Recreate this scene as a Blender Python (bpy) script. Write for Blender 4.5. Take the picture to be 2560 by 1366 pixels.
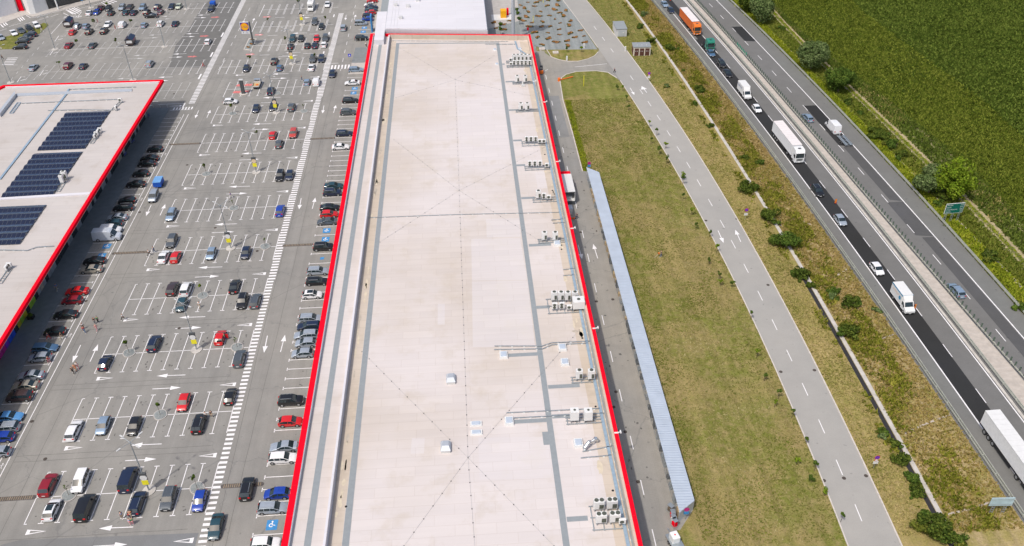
import bpy, bmesh, math, random
import numpy as np
from mathutils import Vector, Matrix
random.seed(7); RNG = np.random.default_rng(7)
for o in list(bpy.data.objects): bpy.data.objects.remove(o)
S = bpy.context.scene; C = S.collection; R = math.radians; PI = math.pi
# ------------------------------------------------ camera
F_PX, PITCH, ROLL, YAW = 2164.82, 0.640179, -0.012957, 0.0579665
CP = np.array([43.145, -88.693, 109.96])
fw = np.array([math.sin(YAW)*math.cos(PITCH), math.cos(YAW)*math.cos(PITCH), -math.sin(PITCH)])
_r = np.array([math.cos(YAW), -math.sin(YAW), 0]); _u = np.cross(_r, fw)
cr = _r*math.cos(ROLL)+_u*math.sin(ROLL); cu = -_r*math.sin(ROLL)+_u*math.cos(ROLL)
cam = bpy.data.objects.new('camera', bpy.data.cameras.new('camera')); C.objects.link(cam)
cam.data.sensor_width = 36; cam.data.lens = F_PX/2560*36; cam.data.clip_end = 3000; cam.data.clip_start = 1
cam.matrix_world = Matrix(((cr[0], cu[0], -fw[0], CP[0]), (cr[1], cu[1], -fw[1], CP[1]), (cr[2], cu[2], -fw[2], CP[2]), (0, 0, 0, 1)))
S.camera = cam
# ------------------------------------------------ light
SUN_DIR = Vector((-4.29, -5.15, 11.0)).normalized()      # towards the sun
w = bpy.data.worlds.new('World'); S.world = w; w.use_nodes = True
nt = w.node_tree; bg = nt.nodes['Background']; sky = nt.nodes.new('ShaderNodeTexSky')
sky.sky_type = 'NISHITA'; sky.sun_disc = False; sky.sun_elevation = math.asin(SUN_DIR.z)
sky.sun_rotation = math.atan2(SUN_DIR.x, SUN_DIR.y); sky.air_density = 1.0; sky.dust_density = 4.0; sky.ozone_density = 1.0
nt.links.new(sky.outputs[0], bg.inputs[0]); bg.inputs[1].default_value = 0.148
sl = bpy.data.lights.new('sun', 'SUN'); sl.energy = 2.7; sl.angle = R(1.8); sl.color = (1, .95, .875)
so = bpy.data.objects.new('sun', sl); C.objects.link(so); so.rotation_euler = SUN_DIR.to_track_quat('Z', 'Y').to_euler()
S.view_settings.view_transform = 'Standard'; S.view_settings.look = 'None'; S.view_settings.exposure = -0.07; S.view_settings.gamma = 1

# ------------------------------------------------ helpers
def G(px, py, z=0.0):
    d = fw+cr*(px-1280)/F_PX-cu*(py-683)/F_PX
    p = CP+d*((z-CP[2])/d[2]); return (float(p[0]), float(p[1]), z)
def GL(l, z=0.0): return [G(x, y, z)[:2] for x, y in l]
def tag(o, label, cat, group=None, kind=None):
    o['label'] = label; o['category'] = cat
    if group: o['group'] = group
    if kind: o['kind'] = kind
    return o
def thing(name, label, cat, loc=(0, 0, 0), rz=0, group=None):
    o = bpy.data.objects.new(name, None); C.objects.link(o); o.location = loc; o.rotation_euler = (0, 0, rz)
    o.empty_display_size = .3; return tag(o, label, cat, group)
class MB:
    def __init__(s): s.v = []; s.f = []; s.m = []; s.M = None
    def add(s, vs, fs, mi=0):
        n = len(s.v)
        if s.M is not None: vs = [tuple(s.M @ Vector(v)) for v in vs]
        s.v += [tuple(v) for v in vs]; s.f += [[i+n for i in f] for f in fs]; s.m += [mi]*len(fs); return s
    def box(s, x0, y0, z0, x1, y1, z1, mi=0, t=0.0):
        a = [(x0, y0, z0), (x1, y0, z0), (x1, y1, z0), (x0, y1, z0), (x0+t, y0+t, z1), (x1-t, y0+t, z1), (x1-t, y1-t, z1), (x0+t, y1-t, z1)]
        return s.add(a, [(3, 2, 1, 0), (4, 5, 6, 7), (0, 1, 5, 4), (1, 2, 6, 5), (2, 3, 7, 6), (3, 0, 4, 7)], mi)
    def bbox(s, x0, y0, z0, x1, y1, z1, b=.04, mi=0):     # box with chamfered vertical and top edges
        def ring(i, z): return [(x0+i, y0+b, z), (x0+b, y0+i, z), (x1-b, y0+i, z), (x1-i, y0+b, z), (x1-i, y1-b, z), (x1-b, y1-i, z), (x0+b, y1-i, z), (x0+i, y1-b, z)]
        v = ring(0, z0)+ring(0, z1-b)+ring(b*.9, z1); f = []
        for k in (0, 8):
            for i in range(8): j = (i+1) % 8; f.append((k+i, k+j, k+8+j, k+8+i))
        f += [tuple(range(7, -1, -1)), tuple(range(16, 24))]
        return s.add(v, f, mi)
    def cyl(s, p0, p1, r0, r1=None, n=10, mi=0):
        r1 = r0 if r1 is None else r1; p0 = Vector(p0); p1 = Vector(p1); d = (p1-p0).normalized()
        a = d.orthogonal().normalized(); b = d.cross(a); v = []
        for p, r in ((p0, r0), (p1, r1)):
            for i in range(n): t = 2*PI*i/n; v.append(tuple(p+a*math.cos(t)*r+b*math.sin(t)*r))
        f = [(i, (i+1) % n, n+(i+1) % n, n+i) for i in range(n)]+[tuple(range(n-1, -1, -1)), tuple(range(n, 2*n))]
        return s.add(v, f, mi)
    def poly(s, pts, z0, z1=None, mi=0, mside=None):
        n = len(pts); a = sum(pts[i][0]*pts[(i+1) % n][1]-pts[(i+1) % n][0]*pts[i][1] for i in range(n))
        if a < 0: pts = pts[::-1]
        if z1 is None: return s.add([(x, y, z0) for x, y in pts], [tuple(range(n))], mi)
        s.add([(x, y, z0) for x, y in pts]+[(x, y, z1) for x, y in pts], [tuple(range(n, 2*n))], mi)
        return s.add([(x, y, z0) for x, y in pts]+[(x, y, z1) for x, y in pts], [tuple(range(n-1, -1, -1))]+[(i, (i+1) % n, n+(i+1) % n, n+i) for i in range(n)], mi if mside is None else mside)
    def line(s, pts, w, z, mi=0, h=None):                 # flat ribbon (or kerb) along a polyline
        P = [Vector((p[0], p[1])) for p in pts]; L = []; Rr = []
        for i, p in enumerate(P):
            d = (P[min(i+1, len(P)-1)]-P[max(i-1, 0)]).normalized(); n = Vector((-d.y, d.x))*w/2
            L.append(p+n); Rr.append(p-n)
        if h is None:
            for i in range(len(P)-1): s.add([(q.x, q.y, z) for q in (L[i], Rr[i], Rr[i+1], L[i+1])], [(0, 1, 2, 3)], mi)
        else:
            m = len(P); v = []
            for a, b in zip(L, Rr): v += [(a.x, a.y, z), (b.x, b.y, z), (b.x, b.y, z+h), (a.x, a.y, z+h)]
            f = []
            for i in range(m-1):
                for k in range(4): f.append((4*i+k, 4*i+(k+1) % 4, 4*i+4+(k+1) % 4, 4*i+4+k))
            f += [(0, 3, 2, 1), (4*m-4, 4*m-3, 4*m-2, 4*m-1)]
            s.add(v, f, mi)
        return s
    def build(s, name, mats, parent=None, smooth=False, kind=None):
        me = bpy.data.meshes.new(name); me.from_pydata(s.v, [], s.f); me.update()
        for m in (mats if isinstance(mats, (list, tuple)) else [mats]): me.materials.append(m)
        me.polygons.foreach_set('material_index', s.m)
        bm = bmesh.new(); bm.from_mesh(me); bmesh.ops.recalc_face_normals(bm, faces=bm.faces) if kind != 'structure' else None; bm.to_mesh(me); bm.free()
        if smooth:
            me.polygons.foreach_set('use_smooth', [True]*len(me.polygons)); me.set_sharp_from_angle(angle=R(38))
        o = bpy.data.objects.new(name, me); C.objects.link(o)
        if parent: o.parent = parent
        if kind: o['kind'] = kind
        return o
def dup(root, loc, rz, label=None, mat=None, scale=None):
    r = root.copy(); C.objects.link(r); r.location = loc; r.rotation_euler = (0, 0, rz)
    if label: r['label'] = label
    if scale: r.scale = scale
    for ch in root.children:
        c = ch.copy(); C.objects.link(c); c.parent = r
        for g in ch.children:
            d = g.copy(); C.objects.link(d); d.parent = c
    return r
ORD = ['', 'first', 'second', 'third', 'fourth', 'fifth', 'sixth', 'seventh', 'eighth', 'ninth', 'tenth', 'eleventh', 'twelfth', 'thirteenth', 'fourteenth', 'fifteenth', 'sixteenth', 'seventeenth', 'eighteenth', 'nineteenth', 'twentieth']
ORD += ['twenty-'+ORD[i] for i in range(1, 10)]+['thirtieth']+['thirty-'+ORD[i] for i in range(1, 10)]+['fortieth']+['forty-'+ORD[i] for i in range(1, 10)]

# ------------------------------------------------ materials
def nodes(name, rough=.6, metal=0.0, spec=.4):
    m = bpy.data.materials.new(name); m.use_nodes = True; t = m.node_tree; b = t.nodes['Principled BSDF']
    b.inputs['Roughness'].default_value = rough; b.inputs['Metallic'].default_value = metal
    b.inputs['Specular IOR Level'].default_value = spec
    return m, t, b
def N(t, typ, **k):
    n = t.nodes.new(typ)
    for a, v in k.items(): setattr(n, a, v)
    return n
def noise(t, scale, detail=4, rough=.6, stretch=None, rot=0):
    tc = N(t, 'ShaderNodeNewGeometry'); n = N(t, 'ShaderNodeTexNoise'); n.inputs['Scale'].default_value = scale
    n.inputs['Detail'].default_value = detail; n.inputs['Roughness'].default_value = rough
    if stretch or rot:
        mp = N(t, 'ShaderNodeMapping'); mp.inputs['Scale'].default_value = stretch or (1, 1, 1); mp.inputs['Rotation'].default_value = (0, 0, rot)
        t.links.new(tc.outputs['Position'], mp.inputs['Vector']); t.links.new(mp.outputs[0], n.inputs['Vector'])
    else: t.links.new(tc.outputs['Position'], n.inputs['Vector'])
    return n.outputs['Fac']
def ramp(t, fac, stops, interp='LINEAR'):
    r = N(t, 'ShaderNodeValToRGB'); r.color_ramp.interpolation = interp; e = r.color_ramp.elements
    while len(e) < len(stops): e.new(.5)
    for i, (p, c) in enumerate(stops): e[i].position = p; e[i].color = (c[0], c[1], c[2], 1) if isinstance(c, (tuple, list)) else (c, c, c, 1)
    t.links.new(fac, r.inputs[0]); return r.outputs[0]
def mix(t, fac, a, b, mode='MIX'):
    m = N(t, 'ShaderNodeMix', data_type='RGBA', blend_type=mode)
    for s, v in ((0, fac), (6, a), (7, b)):
        if hasattr(v, 'links') or isinstance(v, bpy.types.NodeSocket): t.links.new(v, m.inputs[s])
        else: m.inputs[s].default_value = v if s == 0 else (v[0], v[1], v[2], 1)
    return m.outputs[2]
def bump(t, b, h, dist=.02, st=.5):
    n = N(t, 'ShaderNodeBump'); n.inputs['Distance'].default_value = dist; n.inputs['Strength'].default_value = st
    t.links.new(h, n.inputs['Height']); t.links.new(n.outputs[0], b.inputs['Normal'])
def flat(name, col, rough=.6, metal=0.0, var=.12, scale=1.5, spec=.4, coat=0):
    m, t, b = nodes(name, rough, metal, spec); f = noise(t, scale, 3)
    lo = tuple(c*(1-var) for c in col); hi = tuple(min(1, c*(1+var)) for c in col)
    t.links.new(ramp(t, f, [(.3, lo), (.7, hi)]), b.inputs['Base Color'])
    if coat: b.inputs['Coat Weight'].default_value = coat; b.inputs['Coat Roughness'].default_value = .05
    return m
def asphalt(name, base, warm=(1, .985, .95), patch=.16, fine=.12, streak=0, cracks=True):
    m, t, b = nodes(name, .9, 0, .25)
    big = noise(t, .035, 5, .55); mid = noise(t, .35, 4, .6); fin = noise(t, 5, 3, .7)
    c = ramp(t, big, [(.3, tuple(base*(1-patch)*k for k in (1.01, .985, .93))), (.72, tuple(base*(1+patch)*k for k in warm))])
    c = mix(t, 1.0, c, ramp(t, mid, [(.25, 1-fine*.8), (.75, 1+fine*.5)]), 'MULTIPLY')
    c = mix(t, 1.0, c, ramp(t, fin, [(.2, 1-fine), (.8, 1+fine)]), 'MULTIPLY')
    sp = noise(t, .9, 2, .4); c = mix(t, ramp(t, sp, [(.70, 0), (.76, .45)]), c, (base*.45,)*3)     # oil spots
    if streak:
        st = noise(t, 1, 4, .6, (.55, .02, 1)); c = mix(t, 1.0, c, ramp(t, st, [(.3, 1-streak), (.7, 1+streak*.6)]), 'MULTIPLY')
    if cracks:
        g = N(t, 'ShaderNodeNewGeometry'); v = N(t, 'ShaderNodeTexVoronoi', feature='DISTANCE_TO_EDGE'); v.inputs['Scale'].default_value = .06
        wv = noise(t, .5, 3); mp = N(t, 'ShaderNodeVectorMath', operation='ADD'); vm = N(t, 'ShaderNodeVectorMath', operation='SCALE')
        cb = N(t, 'ShaderNodeCombineXYZ'); t.links.new(wv, cb.inputs[0]); t.links.new(wv, cb.inputs[1]); vm.inputs['Scale'].default_value = 3
        t.links.new(cb.outputs[0], vm.inputs[0]); t.links.new(g.outputs['Position'], mp.inputs[0]); t.links.new(vm.outputs[0], mp.inputs[1]); t.links.new(mp.outputs[0], v.inputs['Vector'])
        c = mix(t, ramp(t, v.outputs['Distance'], [(.002, .4), (.006, 0)]), c, (base*.5,)*3)
    t.links.new(c, b.inputs['Base Color']); bump(t, b, fin, .02, .3); return m
def grass(name, a, bcol, d, s1=.08, s2=.8, fine=6, lo=.35, hi=.65):
    m, t, b = nodes(name, 1.0, 0, .02)
    n1 = noise(t, s1, 5, .6); n2 = noise(t, s2, 5, .7); n3 = noise(t, fine, 3, .7)
    c = mix(t, ramp(t, n1, [(lo, 0), (hi, 1)]), a, bcol); c = mix(t, ramp(t, n2, [(.42, 0), (.66, .85)]), c, d)
    st = noise(t, 1, 3, .5, (.7, .03, 1), .09); c = mix(t, 1.0, c, ramp(t, st, [(.3, .85), (.7, 1.15)]), 'MULTIPLY')
    c = mix(t, 1.0, c, ramp(t, n3, [(.2, .6), (.8, 1.35)]), 'MULTIPLY')
    t.links.new(c, b.inputs['Base Color']); bump(t, b, n3, .12, .7); return m
def leaf(name, stops, rough=.7, sc=.35, a=.5, b_=.6):
    m, t, b = nodes(name, .95, 0, .02); g = N(t, 'ShaderNodeNewGeometry')
    f = N(t, 'ShaderNodeMath', operation='ADD'); n = noise(t, sc, 4); mm = N(t, 'ShaderNodeMath', operation='MULTIPLY'); mm.inputs[1].default_value = a
    t.links.new(g.outputs['Random Per Island'], mm.inputs[0]); n2 = N(t, 'ShaderNodeMath', operation='MULTIPLY'); n2.inputs[1].default_value = b_
    t.links.new(n, n2.inputs[0]); t.links.new(mm.outputs[0], f.inputs[0]); t.links.new(n2.outputs[0], f.inputs[1])
    t.links.new(ramp(t, f.outputs[0], stops), b.inputs['Base Color']); return m
def roofmat(name, c0, c1, stain, sx=1.9, sy=6.0):
    m, t, b = nodes(name, .75, 0, .3); g = N(t, 'ShaderNodeNewGeometry')
    big = noise(t, .03, 4, .5); mid = noise(t, .22, 5, .65)
    c = mix(t, ramp(t, big, [(.4, 0), (.6, 1)]), c0, c1)
    br = N(t, 'ShaderNodeTexBrick'); br.offset = .5; t.links.new(g.outputs['Position'], br.inputs['Vector'])
    br.inputs['Scale'].default_value = 1; br.inputs['Brick Width'].default_value = sy; br.inputs['Row Height'].default_value = sx; br.inputs['Mortar Size'].default_value = .035
    br.inputs['Color1'].default_value = (1, 1, 1, 1); br.inputs['Color2'].default_value = (.955, .955, .96, 1); br.inputs['Mortar'].default_value = (.88, .86, .84, 1)
    c = mix(t, 1.0, c, br.outputs['Color'], 'MULTIPLY')
    ln = noise(t, 1, 3, .6, (.05, 1.1, 1)); c = mix(t, 1.0, c, ramp(t, ln, [(.3, .965), (.7, 1.02)]), 'MULTIPLY')
    c = mix(t, ramp(t, mid, [(.52, 0), (.8, .7)]), c, stain)
    t.links.new(c, b.inputs['Base Color']); return m
def paint(name, col, rough=.32, metal=.25):
    m, t, b = nodes(name, rough, metal, .5); n = noise(t, 2.2, 2)
    t.links.new(ramp(t, n, [(.3, tuple(c*.93 for c in col)), (.7, tuple(min(1, c*1.05) for c in col))]), b.inputs['Base Color'])
    b.inputs['Coat Weight'].default_value = .7; b.inputs['Coat Roughness'].default_value = .06; return m
M = {}
M['lot'] = asphalt('car_park_asphalt', .262, (1.05, 1, .91), .12, streak=.10)
M['lot_dark'] = asphalt('new_asphalt', .165, patch=.06)
M['lot_blue'] = asphalt('bluish_asphalt', .205, (.96, 1, 1.05), .05)
M['svc'] = asphalt('service_asphalt', .30, (1.09, 1, .85), .12, streak=.08)
M['svc_dark'] = asphalt('service_asphalt_dark', .245, (.98, 1, 1.02), .06)
M['side'] = asphalt('side_road_asphalt', .335, (1.05, 1, .92), .07, .07, cracks=False)
M['hwy'] = asphalt('highway_asphalt', .165, (1, .99, .97), .06, .1, cracks=False)
M['hwy_mid'] = asphalt('highway_repaved_asphalt', .095, (.97, .98, 1.04), .08, .1, cracks=False)
M['hwy_sh'] = asphalt('highway_shoulder_asphalt', .175, (.98, 1.01, .96), .06, .1, cracks=False)
M['hwy_new'] = asphalt('highway_fresh_asphalt', .032, (.95, 1, 1.1), .1, .1, cracks=False)
M['paint'] = flat('road_paint', (.80, .78, .78), .7, var=.1, scale=1.2)
M['paint_old'] = flat('worn_road_paint', (.52, .51, .50), .8, var=.3, scale=1.5)
M['paint_red'] = flat('red_road_paint', (.62, .18, .17), .8, var=.35, scale=1.8)
M['paint_blue'] = flat('blue_bay_paint', (.05, .24, .52), .8, var=.15)
M['conc'] = flat('concrete', (.50, .47, .43), .9, var=.16, scale=.8)
M['conc_pink'] = flat('median_concrete', (.47, .42, .37), .9, var=.12, scale=.9)
M['kerb'] = flat('kerb_concrete', (.58, .53, .48), .9, var=.12)
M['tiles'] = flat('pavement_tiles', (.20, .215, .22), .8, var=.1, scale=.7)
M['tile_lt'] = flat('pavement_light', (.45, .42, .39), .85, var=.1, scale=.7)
M['lawn'] = grass('lawn_soil', (.27, .22, .085), (.17, .18, .04), (.32, .25, .115), .06, .5, 5, .45, .56)
M['lawn_g'] = grass('green_lawn_soil', (.19, .195, .05), (.12, .15, .03), (.27, .23, .09), .1, .7, 5)
M['verge'] = grass('dry_verge_soil', (.34, .27, .11), (.22, .21, .055), (.36, .27, .13), .09, .6, 4)
M['bank'] = grass('embankment_soil', (.34, .265, .12), (.23, .215, .055), (.42, .32, .19), .09, .5, 3)
M['greenverge'] = grass('green_verge_soil', (.22, .25, .025), (.13, .15, .025), (.25, .20, .07), .15, .7, 4)
M['soil'] = grass('field_soil', (.036, .06, .008), (.028, .048, .006), (.06, .075, .012), .05, .6, 4)
M['wild'] = grass('rough_grass_soil', (.12, .16, .05), (.20, .19, .08), (.30, .255, .14), .12, .6, 4)
M['earth'] = grass('bare_track_earth', (.42, .34, .22), (.36, .30, .19), (.30, .27, .13), .3, 1.2, 4)
M['gravel'] = grass('gravel_mulch', (.27, .29, .285), (.24, .265, .265), (.31, .32, .31), .1, 1.2, 7)
M['roof'] = roofmat('roof_membrane', (.575, .51, .46), (.645, .59, .57), (.50, .43, .35))
M['roof_l'] = roofmat('terrace_membrane', (.58, .515, .475), (.63, .575, .55), (.48, .42, .36))
M['roof_dirty'] = roofmat('dirty_membrane', (.54, .455, .365), (.58, .50, .42), (.37, .31, .23))
M['roof_L'] = roofmat('store_membrane', (.50, .46, .43), (.55, .51, .485), (.40, .35, .30), 1.5, 9)
M['roof_w'] = roofmat('pale_membrane', (.64, .63, .66), (.68, .665, .70), (.62, .60, .62), 3.5, 12)
M['walk'] = flat('walkway_membrane', (.265, .29, .305), .85, var=.06)
M['sheet'] = flat('grey_sheet_metal', (.53, .56, .60), .45, .3, var=.06)
M['red'] = flat('red_fascia', (.82, .004, .02), .85, var=.06, spec=.05)
M['white'] = flat('white_paint', (.70, .70, .69), .5, var=.04)
M['whitewall'] = flat('white_cladding', (.78, .78, .80), .6, var=.05)
M['lgrey'] = flat('light_grey_metal', (.60, .60, .59), .5, .1, var=.06)
M['galv'] = flat('galvanised_steel', (.42, .46, .48), .4, .6, var=.1)
M['blue_tray'] = flat('blue_grey_tray', (.33, .44, .54), .5, .3, var=.1)
M['dgrey'] = flat('dark_grey', (.08, .085, .09), .6, var=.1)
M['grille'] = flat('fan_grille', (.10, .11, .09), .6, .2, var=.25, scale=8)
M['black'] = flat('black_plastic', (.018, .018, .02), .55, var=.1)
M['tyre'] = flat('tyre_rubber', (.022, .022, .023), .85, var=.1)
M['rim'] = flat('alloy_rim', (.45, .46, .47), .35, .7, var=.1)
M['rubberdark'] = flat('drain_dark', (.03, .028, .03), .7, var=.2)
M['hump'] = flat('speed_hump_rubber', (.10, .09, .085), .8, var=.2)
M['hump_y'] = flat('speed_hump_yellow', (.33, .25, .16), .8, var=.3)
M['yellow'] = flat('yellow_sign', (.80, .72, .03), .5, var=.04)
M['orange'] = flat('orange_paint', (.80, .17, .02), .4, var=.08)
M['orange_shrub'] = flat('orange_bark', (.50, .27, .12), .9, var=.3, scale=3)
M['bark'] = flat('bark', (.13, .10, .07), .9, var=.2, scale=4)
M['stake'] = flat('timber', (.50, .36, .18), .8, var=.15, scale=4)
M['glass'] = flat('car_glass', (.018, .03, .035), .06, 0, var=.25, scale=.8, spec=.9)
M['headlight'] = flat('headlight_lens', (.75, .78, .8), .1, .2, var=.05, spec=.8)
M['tail'] = flat('tail_light_lens', (.55, .01, .015), .2, var=.1)
M['plate'] = flat('number_plate', (.78, .78, .76), .5, var=.03)
M['ibc'] = flat('white_plastic_tank', (.78, .80, .80), .4, var=.05)
M['signgreen'] = flat('green_sign_face', (.003, .13, .095), .5, var=.03)
M['signblue'] = flat('blue_sign_face', (.01, .05, .30), .5, var=.03)
M['skylight'] = flat('skylight_dome', (.46, .52, .60), .2, var=.04, spec=.6)
M['foil'] = flat('foil_duct', (.65, .67, .69), .25, .8, var=.2, scale=5)
M['brownpanel'] = flat('brown_doors', (.10, .04, .03), .6, var=.1)
M['cream'] = flat('cream_render', (.66, .60, .50), .8, var=.05)
M['darkglass'] = flat('shop_glass', (.03, .035, .04), .12, 0, var=.4, scale=.7, spec=.7)
M['skin'] = flat('skin', (.50, .30, .21), .6, var=.06)
M['hair'] = flat('dark_hair', (.03, .02, .015), .7, var=.1)
M['amber'] = flat('amber_sign', (.85, .42, .01), .5, var=.03)
M['panel'] = flat('solar_cells', (.007, .010, .032), .07, 0, var=.25, scale=2, spec=.4)
M['panel'].node_tree.nodes['Principled BSDF'].inputs['Coat Weight'].default_value = 1; M['panel'].node_tree.nodes['Principled BSDF'].inputs['Coat IOR'].default_value = 1.5
M['panelframe'] = flat('solar_panel_frame', (.22, .24, .27), .4, .5, var=.05)
M['leaf'] = leaf('leaf_green', [(.2, (.025, .05, .010)), (.5, (.06, .105, .018)), (.8, (.12, .17, .03))])
M['leaf_dark'] = leaf('leaf_dark_green', [(.2, (.022, .04, .008)), (.5, (.055, .085, .014)), (.85, (.14, .17, .03))])
M['leaf_silver'] = leaf('leaf_silver_green', [(.2, (.04, .065, .02)), (.5, (.095, .14, .045)), (.85, (.20, .25, .10))])
M['leaf_bright'] = leaf('leaf_bright_green', [(.2, (.06, .11, .008)), (.5, (.13, .20, .015)), (.85, (.24, .30, .03))])
M['tuft'] = leaf('grass_tufts', [(.42, (.08, .10, .015)), (.60, (.165, .165, .04)), (.76, (.27, .235, .085)), (.98, (.38, .33, .17))], .9, .10, .4, .95)
M['tuft_dry'] = leaf('dry_grass_tufts', [(.42, (.13, .14, .025)), (.58, (.23, .21, .06)), (.72, (.36, .29, .11)), (.92, (.45, .35, .17))], .9, .1, .4, .85)
M['tuft_bank'] = leaf('embankment_weeds', [(.12, (.08, .10, .015)), (.38, (.185, .175, .03)), (.6, (.29, .22, .07)), (.9, (.37, .27, .12))], .9, .12, .45, .8)
M['tuft_weed'] = leaf('olive_weeds', [(.2, (.06, .085, .010)), (.5, (.145, .16, .018)), (.85, (.28, .26, .045))], .9, .15, .5, .6)
M['tuft_green'] = leaf('fresh_green_weeds', [(.2, (.07, .11, .01)), (.5, (.18, .23, .015)), (.85, (.34, .34, .04))])
M['cropA'] = leaf('crop_olive', [(.15, (.045, .068, .008)), (.5, (.092, .125, .014)), (.85, (.19, .215, .035))], .9, .04, .8, .35)
M['cropB'] = leaf('crop_green', [(.15, (.036, .056, .009)), (.5, (.074, .112, .017)), (.85, (.15, .19, .035))], .9, .04, .8, .35)

def sheet(name, pts, z, m, kind='structure'):
    return MB().poly(pts, z).build(name, m, kind=kind)
def strip(name, L, Rr, z, m):
    b = MB(); n = min(len(L), len(Rr))
    b.poly(list(L)+list(Rr)[::-1], z); return b.build(name, m, kind='structure')
def resample(pts, ys):
    p = sorted(pts, key=lambda q: q[1]); return [(float(np.interp(y, [q[1] for q in p], [q[0] for q in p])), y) for y in ys]
def xat(pts, y):
    p = sorted(pts, key=lambda q: q[1]); return float(np.interp(y, [q[1] for q in p], [q[0] for q in p]))

# ------------------------------------------------ ground layout (metres; +Y away from the camera)
def curve(l, lo=-60, hi=330):
    c = sorted(GL(l), key=lambda q: q[1])
    xs = np.array([q[0] for q in c]); ys = np.array([q[1] for q in c]); k = np.polyfit(ys, xs, 3 if len(c) > 4 else 2)
    Y = np.linspace(ys[0]-5, ys[-1]+5, 24); X = np.polyval(k, Y)
    s0 = (X[1]-X[0])/(Y[1]-Y[0]); s1 = (X[-1]-X[-2])/(Y[-1]-Y[-2])
    return [(float(X[0]+s0*(lo-Y[0])), lo)]+[(float(a), float(b)) for a, b in zip(X, Y)]+[(float(X[-1]+s1*(hi-Y[-1])), hi)]
cA = curve([(1640, 15), (1831, 256), (1976, 456), (2132, 680), (2322, 947), (2558, 1306)])
cC = curve([(1749, 81), (1809, 152), (1882, 242), (1919, 288), (2006, 399), (2104, 524), (2160, 599), (2222, 681), (2369, 877), (2440, 975)])
def off(c, d): 
    out = []
    for i, p in enumerate(c):
        q0 = c[max(i-1, 0)]; q1 = c[min(i+1, len(c)-1)]; t = Vector((q1[0]-q0[0], q1[1]-q0[1])).normalized()
        out.append((p[0]+t.y*d, p[1]-t.x*d))
    return out
cB = off(cC, -3.75); cD = off(cC, 4.0)
cF = curve([(1739, 6), (1962, 256), (2124, 450), (2349, 706), (2560, 955)])
cG = curve([(1771, 8), (1800, 38), (1973, 226), (2214, 500), (2276, 572), (2342, 650), (2498, 835)])
cH = curve([(1790, 0), (2034, 256), (2201, 440), (2437, 706), (2560, 848)])
cI = curve([(1820, 0), (2075, 256), (2244, 440), (2490, 706), (2556, 790)])
cRL = curve([(1409, 0), (1494, 124), (1542, 196), (1639, 336), (1711, 440), (1829, 706), (1985, 1050), (2130, 1366)])
cRR = curve([(1466, 0), (1543, 99), (1654, 256), (1796, 448), (1927, 706), (2060, 965), (2140, 1136), (2264, 1366)])
cDt = curve([(1560, 0), (1612, 47), (1680, 161), (1744, 256), (1822, 374), (1902, 497), (1949, 575), (2023, 702), (2091, 821), (2154, 934), (2239, 1080), (2328, 1236), (2379, 1351)])
cK1 = curve([(1929, 32), (1959, 69), (2002, 111), (2124, 229), (2181, 284), (2244, 345), (2308, 411), (2415, 514), (2476, 577), (2560, 667)])
cCrop = curve([(1932, 11), (2015, 94), (2142, 200), (2245, 264), (2306, 325), (2392, 401), (2470, 465), (2560, 560)])
cCropAB = GL([(2100, -30), (2168, 37), (2389, 199), (2470, 262), (2560, 345), (2660, 440)])
Yv = [y for y in np.linspace(-60, 330, 40)]
# base ground: warm grassland reaching to the horizon
sheet('ground', [(-1500, -1200), (1500, -1200), (1500, 1800), (-1500, 1800)], -.06, M['wild'])
sheet('car_park', [(-170, -60), (14, -60), (14, 300), (-170, 300)], 0, M['lot'])
sheet('shed_forecourt', [(72.0, -8.5), (72.8, -8.5), (75.6, -5), (75.6, 97), (74, 100), (72.0, 100)], .062, M['svc'])
sheet('service_yard', [(64, -60), (72.1, -60), (72.1, 150), (70, 178), (64, 178)], 0, M['svc'])
sheet('new_asphalt', GL([(545, -20), (615, -20), (603, 2), (516, 169), (422, 170), (440, 112), (469, 79), (500, 25)]), .006, M['lot_dark'])
sheet('bluish_asphalt', [(-29.5, -3.6), (-27, -2.9), (-.2, -3.6), (-.2, -40), (-30, -40)], .006, M['lot_blue'])
sheet('yard_patch', GL([(1360, 240), (1397, 240), (1424, 343), (1388, 345)]), .005, M['svc_dark'])
# plaza east of the pale warehouse
sheet('paving', [(14, 170), (66, 170), (66, 300), (14, 300)], .004, M['tile_lt'])
gar = GL([(1222, 72), (1300, 52), (1293, 0), (1290, -60), (1380, -60), (1409, 0), (1494, 124), (1367, 125), (1340, 116)])+[(67, 172), (52, 172)]
sheet('gravel_bed', gar, .012, M['gravel'])
# lawns
lawn_pts = [(72.3, -60), (72.3, 120), (72.0, 141)]+GL([(1400, 205), (1404, 195), (1415, 187), (1440, 180), (1490, 178), (1520, 182), (1542, 196)])+[(xat(cRL, y)-.1, y) for y in (140, 120, 100, 75, 50, 25, 0, -30, -60)]
sheet('lawn', lawn_pts, .05, M['lawn'])
cap_pts = GL([(1400, 205), (1404, 195), (1415, 187), (1440, 180), (1490, 178), (1520, 182), (1542, 196), (1560, 225), (1572, 252), (1530, 262), (1460, 236), (1408, 248)])
sheet('greener_lawn', cap_pts, .056, M['lawn_g'])
l2 = GL([(1367, 125), (1493, 124), (1495, 131), (1487, 140), (1470, 148), (1445, 154), (1420, 154), (1398, 150), (1378, 143)])
sheet('small_lawn', l2, .05, M['lawn'])
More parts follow.
